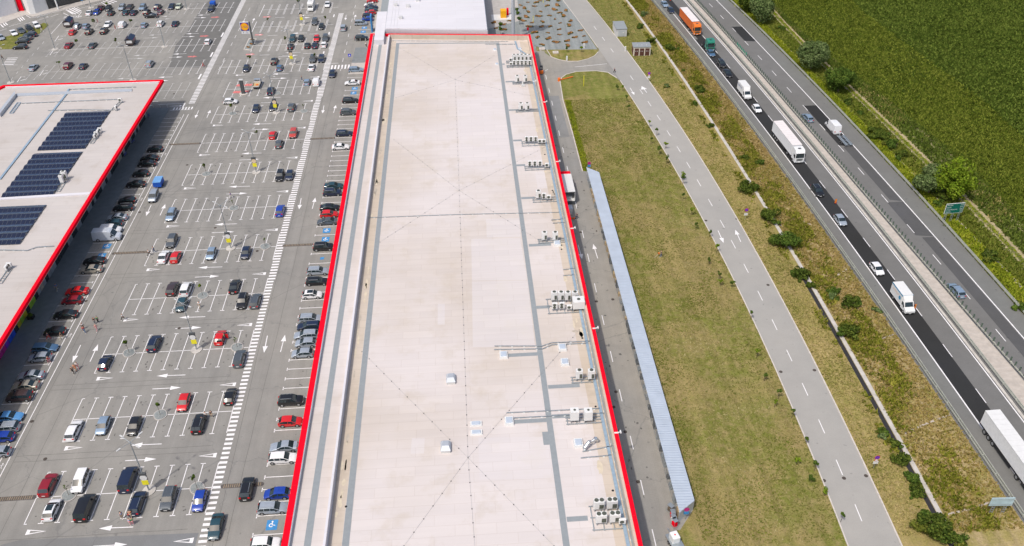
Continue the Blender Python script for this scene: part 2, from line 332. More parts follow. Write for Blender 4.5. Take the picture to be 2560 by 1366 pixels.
# side road + junction
b = MB(); Ys = [p[1] for p in cRL]
b.poly([(xat(cRL, y), y) for y in Yv]+[(xat(cRR, y), y) for y in Yv[::-1]], .008)
b.build('side_road', M['side'], kind='structure')
sheet('junction', GL([(1350, 125), (1378, 143), (1398, 150), (1420, 154), (1445, 154), (1470, 148), (1487, 140), (1495, 131), (1500, 120), (1560, 210), (1542, 196), (1520, 182), (1490, 178), (1440, 180), (1415, 187), (1404, 195), (1400, 205), (1402, 235), (1355, 235)]), .004, M['svc'])
# verge between side road and highway
strip('dry_verge', [(xat(cRR, y), y) for y in Yv], [(xat(cDt, y), y) for y in Yv], .03, M['verge'])
strip('embankment', [(xat(cDt, y), y) for y in Yv], [(xat(cA, y), y) for y in Yv], .03, M['bank'])
strip('upper_verge', [(xat(cRR, y), y) for y in (150, 170, 190, 230, 330)], [(xat(cDt, y)-1.2, y) for y in (150, 170, 190, 230, 330)], .036, M['lawn_g'])
# highway: left carriageway, median, right carriageway
strip('highway', [(xat(cA, y)-.2, y) for y in Yv], [(xat(cI, y)+.2, y) for y in Yv], .05, M['hwy'])
strip('highway_shoulder', [(xat(cA, y), y) for y in Yv], [(xat(cB, y), y) for y in Yv], .056, M['hwy_sh'])
strip('far_shoulder', [(xat(cH, y), y) for y in Yv], [(xat(cI, y), y) for y in Yv], .056, M['hwy_sh'])
Yn = [y for y in np.linspace(-60, 183, 30)]
strip('fresh_lane', [(xat(cB, y)+.15, y) for y in Yn], [(xat(cC, y)-.08, y) for y in Yn], .062, M['hwy_new'])
strip('fresh_lane_far', [(xat(cB, y)+1.2, y) for y in (183, 210, 240, 330)], [(xat(cC, y)-.3, y) for y in (183, 210, 240, 330)], .061, M['hwy_new'])
Ym = [y for y in np.linspace(20, 115, 16)]
def seg(name, c0, c1, y0, y1, o0=.3, o1=-.3, m='hwy_mid', z=.066):
    Y = list(np.linspace(y0, y1, 8)); strip(name, [(xat(c0, y)+o0, y+(.7 if i == 0 else 0)) for i, y in enumerate(Y)], [(xat(c1, y)+o1, y) for y in Y], z, M[m])
seg('repaved_patch', cG, cH, 179.5, 193, .1, -.1, 'hwy_new'); seg('repaved_patch', cG, cH, 107, 131.5, .1, -.1, 'hwy_new')
seg('repaved_patch', cG, cH, 64.8, 79.5, -.2, -.2, 'hwy_mid'); seg('repaved_patch', cG, cH, -60, 64.6, .9, -.3, 'hwy_mid', .063); seg('repaved_patch', cG, cH, 79.8, 106.8, .9, -.3, 'hwy_mid', .063)
b = MB(); b.line([(xat(cD, y)+.6, y) for y in Yv], .5, .06, 0)
med0 = [(xat(cD, y)+1.75, y) for y in Yv]; med1 = [(xat(cF, y)-.15, y) for y in Yv]
MB().poly(med0+med1[::-1], .05, .2).build('median_strip', M['conc_pink'], kind='structure')
b.build('median_gutter', M['conc'], kind='structure')
b = MB(); rng = random.Random(3)
for i in range(180):                                   # slab joints of the median
    y = -40+i*1.35+rng.uniform(-.3, .3); b.line([(xat(cD, y)+1.8, y), (xat(cF, y)-.2, y+.25)], .06, .204)
b.build('median_joints', M['conc'], kind='structure')
# east of the highway
strip('green_verge', [(xat(cI, y)+.2, y) for y in Yv], [(xat(cK1, y)-1, y) for y in Yv], .03, M['greenverge'])
strip('track_margin', [(xat(cK1, y)-1, y) for y in Yv], [(xat(cK1, y)+3.2, y) for y in Yv], .034, M['wild'])
b = MB(); b.line([(xat(cK1, y), y) for y in Yv], .5, .042); b.line([(xat(cK1, y)+1.95, y) for y in Yv], 1.0, .042)
b.build('farm_track', M['earth'], kind='structure')
b = MB()
for i in range(26):
    y = -20+i*10+rng.uniform(-3, 3); x = xat(cCrop, y)-1+rng.uniform(-.8, .3); L = rng.uniform(3, 7)
    b.poly([(x, y), (x+.7, y+L*.3), (x+.3, y+L), (x-.7, y+L*.6)], .045)
b.build('bare_earth', M['earth'], kind='structure')
strip('field', [(xat(cCrop, y), y) for y in Yv], [(420, y) for y in Yv], .038, M['soil'])
# concrete gutters
b = MB(); b.line([(xat(cDt, y), y) for y in np.linspace(-40, 300, 60)], .75, .03, 0, .10); b.build('drain_slab', M['conc'], kind='structure')
b = MB(); b.line([(xat(cDt, y)-.85, y) for y in np.linspace(-40, 55, 30)], .8, .045); b.build('drain_water', M['rubberdark'], kind='structure')
cGt = curve([(1938, 90), (1992, 144), (2089, 243), (2230, 382), (2298, 454), (2392, 549), (2466, 627), (2538, 702)])
b = MB(); b.line([(xat(cGt, y), y) for y in np.linspace(-20, 230, 60)], .55, .045); b.build('roadside_gutter', M['conc_pink'], kind='structure')
b = MB()                                                # cross gullies down the embankment
for p in ([(2027, 562), (1985, 548), (1948, 566)], [(2238, 835), (2180, 856), (2137, 872)], [(2374, 1038), (2310, 1062), (2262, 1085)], [(1757, 150), (1735, 158), (1722, 166)], [(2475, 1256), (2420, 1275), (2362, 1288)], [(1880, 320), (1850, 328), (1815, 345)], [(2128, 668), (2090, 690), (2060, 700)]):
    b.line(GL(p), .35, .05)
b.build('gully', M['conc_pink'], kind='structure')

# ------------------------------------------------ road markings
mk = MB(); old = MB(); redm = MB(); blue = MB(); Z1 = .014; Z2 = .072
def rect(x0, y0, x1, y1, m=mk, z=Z1): m.poly([(x0, y0), (x1, y0), (x1, y1), (x0, y1)], z)
def arrow(x0, y0, x1, y1, m=mk, z=Z1, w=.16, hw=.5, hl=1.9):
    d = Vector((x1-x0, y1-y0)); L = d.length; d.normalize(); n = Vector((-d.y, d.x)); a = Vector((x0, y0)); t = Vector((x1, y1)); s = t-d*hl
    m.poly([tuple(a-n*w/2), tuple(s-n*w/2), tuple(s+n*w/2), tuple(a+n*w/2)], z); m.poly([tuple(s-n*hw), tuple(t), tuple(s+n*hw)], z)
def tri(x0, yc, x1, m=mk, z=Z1):                          # yield triangle outline, blunt end at x0
    s = 1 if x1 > x0 else -1
    m.poly([(x0, yc-.5), (x0+s*.55, yc-.42), (x0+s*.55, yc+.42), (x0, yc+.5)], z)
    m.poly([(x0+s*.55, yc-.42), (x1, yc), (x1-s*.5, yc), (x0+s*.55, yc-.25)], z); m.poly([(x0+s*.55, yc+.42), (x1, yc), (x1-s*.5, yc), (x0+s*.55, yc+.25)], z)
P = 16.907; ISL = {}
isl = [(516, 436), (585, 521), (663, 617), (582, 285), (760, 279), (693, 234), (507, 740), (593, 869), (323, 883), (401, 1038), (172.5, 1239), (493, 1221), (611, 165)]
lamps = [(373, 1227), (492, 875), (577, 621), (641, 431), (691, 282), (731, 160), (756, 62)]
holes = [G(*q)[:2] for q in isl+lamps]
def near_hole(x, y): return any(abs(x-h[0]) < 1.0 and abs(y-h[1]) < 1.3 for h in holes)
def vline(x, y0, y1, w=.13, m=mk):
    hs = sorted(h[1] for h in holes if abs(h[0]-x) < .9 and y0 < h[1] < y1); a = y0
    for h in hs: rect(x-w/2, a, x+w/2, h-1.1, m); a = h+1.1
    rect(x-w/2, a, x+w/2, y1, m)
def hline(y, x0, x1, w=.13, m=mk):
    hs = sorted(h[0] for h in holes if abs(h[1]-y) < 1.2 and x0 < h[0] < x1); a = x0
    for h in hs:
        if h-1.15 > a: rect(a, y-w/2, h-1.15, y+w/2, m)
        a = h+1.15
    if x1 > a: rect(a, y-w/2, x1, y+w/2, m)
for k in range(0, 11):
    y0 = k*P; y1 = y0+10.24; n = 11 if k < 10 else 13
    for i in range(n+1):
        x = -i*2.5; vline(x, y0, y1)
        e = (.06 if i == 0 else .42); f = (.06 if i == n else .42)
        if i: 
            rect(x-f, y0-.1, x+e, y0+.05); rect(x-f if i < n else x, y1-.05, x+.42, y1+.1)
    hline(y0+5.12, -n*2.5, 0)
    if k < 10 or k == 10:
        arrow(-10.5, y0-1.75, -15.7, y0-1.65); arrow(-15.6, y1+1.6, -10.5, y1+1.6)
        tri(-26.6, y0-1.55, -23.6); tri(-.7, y1+1.7, -3.7)
arrow(-15.6, -4.9, -10.5, -4.9); tri(-.7, -4.9, -3.7)
for j, yb in enumerate((186.0, 202.9, 219.9)):           # far rows with doubled lines
    hline(yb+5.12, -25.3 if j == 0 else -28, -.8)
    vline(-28.0 if j else -25.3, yb-1.6 if j else yb, yb+10.4, .18)
    for i in range(9):
        x = -3.2-2.74*i-.18
        if j == 0 and i > 7: continue
        for d in (0, .38): rect(x+d-.05, yb, x+d+.05, yb+10.2)
        rect(x-.05, yb-.1, x+.43, yb); rect(x-.05, yb+10.2, x+.43, yb+10.3)
    arrow(-9, yb-1.9, -14, yb-1.9); arrow(-14.5, yb-4.3, -9.5, yb-4.3); rect(-22, yb-3.2, -18.8, yb-3.05); rect(-8, yb-3.2, -5, yb-3.05)
    arrow(-26.5, yb-2.2, -23.6, yb-2.2, redm, .016, .9, .9, 1.2); arrow(-26.3, yb-2.2, -24, yb-2.2, mk, .02, .12, .3, 1)
    rect(-1.6, yb-4.6, -1.2, yb-1.9)
# crosswalk strips
for i in range(236):
    y = -24+i*1.03; wd = 1.3 if y < 60 else (1.5 if y < 150 else 1.75)
    rect(.10, y, .10+wd, y+.5)
for i in range(86):
    y = 148.6+i*1.03; x = -36.7-(y-149.6)*.0095; rect(x, y, x+1.75, y+.48)
vline(0, 186, 188)
for k in range(3): rect(-37.9, 157.2+k*17.2+8.5, -37.4, 157.2+k*17.2+12.3)
# far left block
for j, (yb, xl, xr) in enumerate(((152.6, -62, -38.6), (169.9, -92, -38.2), (188.1, -92.5, -38.4), (205.7, -93, -38.5), (223.5, -90, -39))):
    hline(yb+5.4, xl, xr, .14, old if j < 2 else mk); n = int((xr-xl)/2.6); m = old
    for i in range(n+1):
        x = xr-.9-i*2.6; mm = mk if x > -52 and j > 1 or (j == 1 and x > -46) else old
        vline(x, yb, yb+10.6, .12, mm); rect(x-.4, yb-.1, x+.4, yb+.05, mm); rect(x-.4, yb+10.55, x+.4, yb+10.7, mm)
    arrow(-58, yb-1.8, -63, yb-1.8, old); arrow(-64, yb-4.4, -59, yb-4.4, old); arrow(-46, yb-1.8, -50.5, yb-1.8); arrow(-51, yb-4.4, -46.6, yb-4.4)
    if j > 1: arrow(-45, yb-4.4, -42, yb-4.4, redm, .016, .8, .8, 1.3)
    for xx in (-84, -75, -69): rect(xx, yb-3, xx+3, yb-2.88, old)
# lane arrows and stalls at the big building
for y in (-8.7, 42.1, 92.9, 143.7, 217):
    arrow(2.9, y, 3.05, y-5); arrow(6.15, y-5, 6.3, y)
    arrow(-32.7, y, -32.6, y-5); arrow(-29.35, y-5, -29.4, y)
for k in range(9): rect(5.4-.06, 168+k*7, 5.4+.06, 171+k*7); rect(-32.9, 172+k*6.6, -32.78, 174.8+k*6.6)
TY = [1339, 1291, 1257, 1225, 1194, 1163, 1133, 1077, 1049, 1022.8, 997, 971.8, 948, 923.8, 901, 877, 856, 835, 812.4, 792, 771.5, 752, 733, 714, 696, 660, 635.6, 612, 589, 567, 553, 538, 522, 508, 494, 481, 467, 453, 440, 428, 415.6, 403, 391, 379, 367, 355.6, 345, 334, 323, 312.5, 302, 292, 281, 271, 261.5, 250, 239, 227, 207, 195, 185]
TX = np.interp(TY, [227, 403, 612, 835, 901, 1133, 1339], [863.4, 825.7, 783, 737.5, 723, 677, 633])
for px, py in zip(TX, TY):
    y = G(px, py)[1]; rect(8.1, y-.07, 13.3, y+.07); rect(8.05, y-.4, 8.2, y+.4)
for py in (95, 85, 75, 64, 52, 42, 32, 22, 12, 2): y = G(890-.19*(py-60), py)[1]; rect(8.4, y-.07, 13.3, y+.07)
# wheelchair symbols on blue squares
def disabled(x, y, s=1.0, flip=1):
    blue.poly([(x-.85*s, y-.95*s), (x+.85*s, y-.95*s), (x+.85*s, y+.95*s), (x-.85*s, y+.95*s)], .018)
    a = [(x+flip*(.12*math.cos(t)-.05)*3.1*s*.8, y+(.12*math.sin(t))*3.1*s*.8-.05) for t in np.linspace(.7, 5.6, 9)]
    mk.line(a, .15*s, .024); mk.line([(x+flip*.5*s, y-.1), (x+flip*.0, y+.0), (x+flip*.0, y+.5*s)], .15*s, .025); mk.poly([(x+.1*math.cos(t)*1.5, y+.62*s+.1*math.sin(t)*1.5) for t in np.linspace(0, 5.5, 7)], .024)
for q in [(817, 577), (814, 599), (680, 1313), (914-27, 222), (884, 233), (911, 70), (908, 80)]: disabled(*G(*q)[:2])
blue.poly([(g[0], g[1]) for g in GL([(801, 644), (811, 643), (809, 649), (800, 650)])], .018)
for q in [(267, 616), (254, 640)]: disabled(*G(*q)[:2], 1.0, 1)
for y in [139.3-2.58*i for i in range(24)]+[77.3, 73.7, 70.2]+[67.6-2.55*i for i in range(30)]:
    rect(-41.5, y-.06, -36.9, y+.06); rect(-36.95, y-.35, -36.8, y+.35)
rect(-36.45, -30, -36.3, 141.5); rect(-35.15, -30, -35.0, 141.5)
for i in range(7): rect(-40.3+i*.85, 144.6, -39.9+i*.85, 146.2)                       # striped crossing at the pavement end
rect(-41, 144.4, -35.4, 144.56); rect(-45.5, 148.6, -38.0, 148.75); rect(-38.0, 145.8, -37.6, 148.9); tri(-38.4, 147.2, -42)
for yb in (11.6, 44.6, 95, 117.5):                          # walking figure symbols
    mk.line([(-35.9, yb), (-35.7, yb+.5), (-35.55, yb)], .09, Z1); mk.line([(-35.7, yb+.5), (-35.7, yb+.95)], .12, Z1); mk.line([(-36.0, yb+.7), (-35.4, yb+.85)], .09, Z1); rect(-35.8, yb+1.02, -35.6, yb+1.2)
for i in range(6): rect(2.2+i*1.05, 169.5, 2.7+i*1.05, 172.6)           # crossing to the big building
rect(1.6, 174, 4.2, 174.2)
# top left junction
for a, c in (((165, 24), (190, 36)), ((170, 21), (196, 34)), ((176, 19), (200, 31)), ((182, 18), (203, 28)), ((160, 22), (183, 36)), ((257, 3), (278, 10)), ((264, 1), (286, 8)), ((272, -1), (292, 5))): mk.line(GL([a, c]), .45, Z1)
mk.line(GL([(158, 33), (174, 41), (196, 40), (204, 30)]), .22, Z1); mk.line(GL([(174, 41), (160, 49)]), .15, Z1); mk.line(GL([(188, 15), (199, 22), (258, 7)]), .2, Z1); mk.line(GL([(253, 6), (266, 14)]), .3, Z1)
mk.line(GL([(61, 36), (76, 45), (86, 44), (250, 2)]), .2, Z1); mk.line(GL([(0, 78), (17, 72)]), .15, Z1); mk.line(GL([(22, 67), (56, 57)]), .15, Z1); mk.line(GL([(60, 61), (122, 43)]), .15, Z1)
mk.line(GL([(127, 42), (146, 36)]), .15, Z1); mk.line(GL([(128, 85), (157, 53)]), .15, Z1)
for a in ((0, 60), (5, 56), (10, 54), (43, 45), (48, 43), (53, 41)): mk.line(GL([a, (a[0]+9, a[1]+9)]), .35, Z1)
for a in ((137, 104), (125, 138), (99, 190), (43, 206)): mk.line(GL([(a[0], a[1]), (a[0]+10, a[1]-14), (a[0]+20, a[1]-13)]), .18, Z1); mk.line(GL([(a[0]+8, a[1]-4), (a[0]+20, a[1]-7)]), .25, Z1)
for i in range(7): p = GL([(110-i*13, 104+i*15), (106-i*13, 110+i*15)]); old.line(p, .15, Z1)
old.line(GL([(2, 163), (45, 163)]), .15, Z1)
for i in range(5): mk.line(GL([(6+i*3, 162-i*4), (34+i*2.6, 162-i*4.2)]), .35, Z1)
# service yard and side road
for y in (159, 149.5, 141, 131.5, 122.5, 113, 103, 95.5, 85.8, 73.5, 64.4, 53.7, 43.2, 32.5, 22.2, 11, 1.5, -8): rect(68.55, y-3, 68.7, y, mk, .016)
arrow(67.0, 68, 67.2, 62.5, mk, .016); arrow(70.6, 62.5, 70.4, 68, mk, .016)
for a, c in (((1355, 182), (1370, 174)), ((1437, 168), (1517, 160))): mk.line(GL([a, c]), .16, .016)
cm = curve([(1435, 0), (1486, 71), (1573, 195), (1621, 259), (1649, 296), (1759, 457), (1785, 508), (1808, 556), (1835, 617), (1866, 680), (1902, 753), (1932, 812), (1968, 892), (2008, 978), (2052, 1070), (2102, 1172), (2165, 1298)])
for y in [198, 188, 178, 156.5, 146.5, 138.3, 129.4, 120, 111, 102.5, 93.7, 84.5, 75.3, 67, 58, 48.5, 39.3, 30.3, 21.3, 12.3, 3.3, -5.7]: mk.line([(xat(cm, y), y), (xat(cm, y-3.2), y-3.2)], .14, .02)
arrow(*G(1575, 220)[:2], *G(1586, 238)[:2], mk, .02); arrow(*G(1617, 232)[:2], *G(1604, 216)[:2], mk, .02, .2, .9, 2.2)
arrow(*G(1795, 577)[:2], *G(1809, 608)[:2], mk, .02); arrow(*G(1852, 605)[:2], *G(1838, 575)[:2], mk, .02)
# highway
for c, wd in ((cB, .24), (cD, .22), (cH, .24)): mk.line([(xat(c, y), y) for y in np.linspace(-50, 300, 70)], wd, Z2+.004)
for c, l in ((cC, [186, 174.5, 162.5, 150, 138.5, 126.5, 114.5, 102.5, 90.5, 77.5, 65.5, 53.5, 41.5, 29.5, 17.5, 5.5, -6.5]), (cG, [216, 204, 192, 180, 168, 156, 144, 132, 120, 108, 96, 83, 70, 58, 46, 33, 21, 9, -3])):
    for y in l: mk.line([(xat(c, y), y), (xat(c, y-3.6), y-3.6)], .16, Z2+.004)
mk.build('road_markings', M['paint'], kind='structure'); old.build('worn_markings', M['paint_old'], kind='structure')
redm2 = [G(593, 218), (0, 0, 0)]
for q in ((600, 214), (621, 213), (592, 231), (613, 230)): x, y, _ = G(*q); redm.poly([(x-1.2, y-.6), (x+.9, y-.8), (x+1.2, y+.7), (x-.9, y+.9)], .018)
redm.build('red_markings', M['paint_red'], kind='structure'); blue.build('blue_bay_markings', M['paint_blue'], kind='structure')
def text(s, size, loc, rot, m, name='lettering', parent=None, ext=.0, kind=None, align='CENTER'):
    cu_ = bpy.data.curves.new(name, 'FONT'); cu_.body = s; cu_.size = size; cu_.extrude = ext; cu_.align_x = align; cu_.align_y = 'CENTER'; cu_.resolution_u = 2
    tmp = bpy.data.objects.new('t', cu_); C.objects.link(tmp); dg = bpy.context.evaluated_depsgraph_get(); dg.update()
    me = bpy.data.meshes.new_from_object(tmp.evaluated_get(dg)); bpy.data.objects.remove(tmp); me.materials.clear(); me.materials.append(m)
    o = bpy.data.objects.new(name, me); C.objects.link(o); o.location = loc; o.rotation_euler = rot
    if parent: o.parent = parent
    if kind: o['kind'] = kind
    return o
g = G(181, 43.5); text('STOP', 2.6, (g[0], g[1], .02), (0, 0, R(3)), M['paint'], 'stop_lettering', kind='structure')
# kerbs
kb = MB()
kb.line([(72.2, -60), (72.2, -9)], .25, 0, 0, .12); kb.line([(72.2, 100), (72.2, 120), (71.95, 141)]+GL([(1400, 205), (1404, 195), (1415, 187), (1440, 180), (1490, 178), (1520, 182), (1542, 196)]), .25, 0, 0, .12)
kb.line([(xat(cRL, y)-.05, y) for y in np.linspace(-50, 153, 60)], .2, 0, 0, .12); kb.line([(xat(cRL, y)-.05, y) for y in np.linspace(179, 300, 30)], .2, 0, 0, .12)
kb.line([(xat(cRR, y)+.05, y) for y in np.linspace(-50, 300, 80)], .22, 0, 0, .12)
kb.line(l2[2:]+[l2[0]], .22, 0, 0, .12)
kb.build('kerb', M['kerb'], kind='structure')
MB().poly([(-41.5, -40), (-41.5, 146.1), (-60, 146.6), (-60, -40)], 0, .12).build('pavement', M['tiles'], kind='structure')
b = MB(); b.poly([(13.2, 178.5), (9, 178.5), (8.8, 185), (13.5, 196), (20, 196), (20, 178)][::-1], 0, .012)
pv = MB(); pv.poly([(13.4, -40), (13.4, 300), (15.4, 300), (15.4, -40)], 0, .12); pv.poly([(8.4, 165), (13.3, 165), (13.3, 173.6), (8.4, 173.6)], 0, .12); pv.build('building_pavement', M['tile_lt'], kind='structure')
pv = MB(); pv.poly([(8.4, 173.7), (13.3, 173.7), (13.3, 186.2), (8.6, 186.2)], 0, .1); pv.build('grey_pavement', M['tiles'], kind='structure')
MB().poly(GL([(0, 62), (66, 38), (84, 43), (258, 1), (300, -60), (-200, -60), (-300, 62)]), 0, .12).build('mall_pavement', M['tile_lt'], kind='structure')
isg = GL([(-30, 130), (0, 124), (37, 123), (57, 101), (100, 84), (121, 64), (119, 60), (108, 58), (98, 64), (60, 80), (0, 97), (-30, 105)])
MB().poly(isg, 0, .1, 0, 0).build('grass_island', M['lawn_g'], kind='structure')
for yy in (5.2, 72.9, 123.4):                               # rubber speed humps
    for i, (x0, x1) in enumerate(((1.7, 7.8), (-35.6 if yy > 10 else -40, -27.9))):
        t = thing('speed_hump', 'black and yellow rubber speed hump, %s drive aisle, %s from the bottom' % ('right-hand' if i == 0 else 'left-hand', ORD[{5.2: 1, 72.9: 2, 123.4: 3}[yy]]), 'speed hump', ((x0+x1)/2, yy, 0), 0, 'speed humps across the drive aisles')
        L = x1-x0; b = MB(); n = 14
        prof = [(-.45, .0), (-.25, .06), (.25, .06), (.45, .0)]
        for j in range(3): a, c = prof[j], prof[j+1]; b.add([(-L/2, a[0], a[1]+.01), (L/2, a[0], a[1]+.01), (L/2, c[0], c[1]+.01), (-L/2, c[0], c[1]+.01)], [(0, 1, 2, 3)])
        b.cyl((-L/2, 0, .0), (-L/2, 0, .05), .44, .3, 12); b.cyl((L/2, 0, .0), (L/2, 0, .05), .44, .3, 12); b.build('rubber_body', M['hump'], t)
        x = -L/2+.15; hb = None
        while x < L/2-.15:
            if hb is None: s_ = MB(); s_.box(0, -.34, .03, .10, .34, .08); o = hb = s_.build('yellow_block', M['hump_y'], t)
            else: o = bpy.data.objects.new('yellow_block', hb.data); C.objects.link(o); o.parent = t
            o.location.x = x; x += .34
ol = MB(); ro = random.Random(21)
def spot(x, y, a, c, z=.0085): ol.poly([(x+a*math.cos(t)*ro.uniform(.7, 1.25), y+c*math.sin(t)*ro.uniform(.7, 1.25)) for t in np.linspace(0, 2*PI, 10)[:-1]], z)
for k in range(11):
    for i in range(13 if k > 9 else 11):
        for hb in (2.0, 8.2):
            for r_ in range(ro.choice((0, 1, 1, 2, 3))): spot(-i*2.5-1.25+ro.uniform(-.5, .5), k*P+hb+ro.uniform(-1.2, 1.2), ro.uniform(.05, .22), ro.uniform(.06, .28))
for i in range(70): spot(10.5+ro.uniform(-1.5, 1.5), ro.uniform(-10, 160), ro.uniform(.05, .25), ro.uniform(.05, .2)); spot(ro.uniform(66, 71.5), ro.uniform(-12, 120), ro.uniform(.05, .28), ro.uniform(.05, .35)); spot(-39+ro.uniform(-1.8, 1.5), ro.uniform(0, 140), ro.uniform(.05, .2), ro.uniform(.05, .2))
ol.build('oil_stains', flat('oil_stain', (.115, .11, .10), .7, var=.2, scale=3), kind='structure')
jn = MB(); rj = random.Random(9)                           # laying joints and tyre sweeps of the paving
for k in range(0, 11):
    for d_ in (-2.75, 12.9):
        y = k*P+d_; jn.line([(x, y+rj.uniform(-.06, .06)) for x in range(-34, 1, 4)], .07, .007)
for x in (4.6, 2.1, -30.6, -33.9): jn.line([(x+.25*math.sin(y*.05+x)+rj.uniform(-.05, .05), y) for y in range(-40, 180, 5)], .06, .0075)
jn.build('paving_joints', flat('paving_joint', (.13, .125, .115), .9), kind='structure')
mh = MB()
for q in [(1476, 437), (1452, 581), (1493, 578), (1532, 749), (1491, 754), (1540, 980), (1534, 1018), (1563, 1080), (1595, 1205), (1642, 652), (1600, 335), (1745, 208), (1790, 412), (1765, 552), (1842, 548), (1920, 713), (1952, 930), (2036, 926), (2060, 1202), (2165, 1190), (2110, 1196), (215, 753), (448, 821), (113, 1148), (80, 1054), (349, 531), (538, 570), (643, 628), (605, 391), (468, 413), (1420, 560), (935-500, 235)]:
    x, y, _ = G(*q); mh.cyl((x, y, .0), (x, y, .028), .33, .33, 12)
mh.build('manhole_covers', flat('cast_iron_cover', (.085, .07, .06), .8, .2), kind='structure')

# ------------------------------------------------ large store (red edged roof in the middle)
ZT = 7.5; ZR = 5.9; ZU = 6.75
farL = G(930, 84, ZT)[:2]; farR = G(1325, 87, ZT)[:2]; XL = 14.75; XR = 65.1; Y0 = -42
def fy(x): return farL[1]+(farR[1]-farL[1])*(x-farL[0])/(farR[0]-farL[0])
store = thing('retail_building', 'long flat roofed store with bright red parapet edge and pale membrane roof', 'building', (0, 0, 0))
b = MB(); b.poly([(XL+.35, Y0), (XR-.25, Y0), (XR-.25, fy(XR)-.3), (XL+.35, fy(XL)-.3)], 0, 5.5); b.build('wall', M['whitewall'], store)
e0 = fy(XL); e1 = fy(XR)
b = MB(); b.poly([(20.9, Y0), (XR-.7, Y0), (XR-.7, fy(XR)-.7), (20.9, fy(20.9)-.7)], 5.5, ZR); b.build('roof', M['roof'], store)
b = MB(); b.poly([(XL+1.1, Y0), (20.55, Y0), (20.55, fy(20)-.75), (XL+1.1, fy(XL)-.75)], 5.5, ZU); b.build('raised_terrace', M['roof_l'], store)
b = MB(); b.box(20.55, Y0, 5.5, 20.9, fy(20.7)-.7, ZT-.12); b.build('step_wall', M['roof_w'], store)
b = MB()
b.poly([(XL, Y0), (XL+.95, Y0), (XL+.95, fy(XL)-.5), (XL, fy(XL))], ZT-1.0, ZT); b.poly([(XR-.62, Y0), (XR, Y0), (XR, fy(XR)), (XR-.62, fy(XR)-.45)], ZT-1.0, ZT)
b.poly([(XL+.95, fy(XL)-.5), (XR-.62, fy(XR)-.45), (XR, fy(XR)), (XL, fy(XL))], ZT-1.0, ZT+.003); b.build('red_parapet_cap', M['red'], store)
b = MB(); b.box(XL+.95, Y0, ZU-.2, XL+1.1, fy(XL)-.75, ZT-.04); b.build('parapet_lining', M['sheet'], store)
b = MB(); b.box(XR-1.0, Y0, ZR, XR-.62, fy(XR)-.6, ZT-.25); b.poly([(21, fy(21)-.5), (XR-.6, fy(XR)-.5), (XR-.6, fy(XR)-.72), (21, fy(21)-.72)], ZR, ZT-.1); b.build('parapet_upstand', M['roof_dirty'], store)
b = MB()
b.poly([(21.0, Y0), (22.9, Y0), (22.9, fy(22)-1.5), (21.0, fy(21)-1.5)], ZR+.006); b.poly([(61.6, Y0), (64.05, Y0), (64.05, 172), (61.6, 172)], ZR+.006); b.build('gutter_slope', M['roof_dirty'], store, kind=None)
b = MB()
b.poly([(54.2, Y0), (55.15, Y0), (55.15, fy(55)-3.4), (54.2, fy(54)-3.4)], ZR+.012); b.poly([(22.95, Y0), (23.95, Y0), (23.95, fy(24)-4.4), (22.95, fy(24)-4.4)], ZR+.012)
b.poly([(22.95, fy(24)-4.4), (55.15, fy(55)-3.4), (55.15, fy(55)-2.6), (22.95, fy(24)-3.6)], ZR+.013)
def br(px0, px1, py, wd=.9): x0, y, _ = G(px0, py, ZR); x1 = G(px1, py, ZR)[0]; b.poly([(x0, y-wd/2), (x1, y-wd/2), (x1, y+wd/2), (x0, y+wd/2)], ZR+.010)
for a in ((1255, 1262, 161), (1264, 1287, 205), (1272, 1297, 276), (1283, 1305, 352), (1291, 1313, 414), (1303, 1337, 496), (1322, 1378, 614), (1341, 1375, 769), (1271, 1346, 889), (1370, 1450, 968), (1286, 1368, 1055), (1380, 1425, 1042), (1417, 1470, 1299)): br(*a)
g = G(1368, 1096, ZR); b.poly([(g[0]-.7, g[1]-1.4), (g[0]+.8, g[1]-1.4), (g[0]+.8, g[1]+1.4), (g[0]-.7, g[1]+1.4)], ZR+.009)
b.build('roof_walkway', M['walk'], store)
b = MB(); b.poly([(17.75, Y0), (18.75, Y0), (18.75, fy(18)-4.5), (17.75, fy(18)-4.5)], ZU+.012); b.build('terrace_walkway', M['walk'], store)
for i in range(34): y = Y0+3+i*6.3; b = MB(); b.box(XR-.25, y, .4, XR-.12, y+3.2, 3.4); b.build('dock_door', M['lgrey'], store)
for i in range(26): y = Y0+5+i*8; b = MB(); b.box(XL+.1, y, .2, XL+.36, y+6, 3.6); b.build('shop_window', M['darkglass'], store)
b = MB(); b.poly([(XL-.0, Y0), (XL+.9, Y0), (XL+.9, e0-.6), (XL, e0-.6)], 5.45, ZT-1.0); b.build('fascia_board', M['dgrey'], store)
# ponding stains with their own outlines near the step and round the vents
st = MB(); rs = random.Random(11)
def blob(x, y, a, c, z, m=0):
    pts = []; 
    for i in range(14): t = 2*PI*i/14; r = 1+rs.uniform(-.28, .28); pts.append((x+a*r*math.cos(t), y+c*r*math.sin(t)))
    st.poly(pts, z, None, m)
M['stain'] = flat('dried_puddle_dirt', (.47, .41, .34), .9, var=.12, scale=1.2)
M['stain2'] = flat('ochre_lichen', (.60, .52, .40), .9, var=.1, scale=1.2)
for i in range(46): blob(21.9+rs.uniform(-.35, .45), rs.uniform(-12, 168), rs.uniform(.12, .36), rs.uniform(.4, 1.6), ZR+.016, rs.choice((0, 1, 1)))
for i in range(34): blob(62.3+rs.uniform(-.9, .8), rs.uniform(-12, 168), rs.uniform(.12, .5), rs.uniform(.3, 1.5), ZR+.016, rs.choice((0, 1, 1)))
st.build('dirt_stains', [M['stain'], M['stain2']], store)['kind'] = 'stuff'
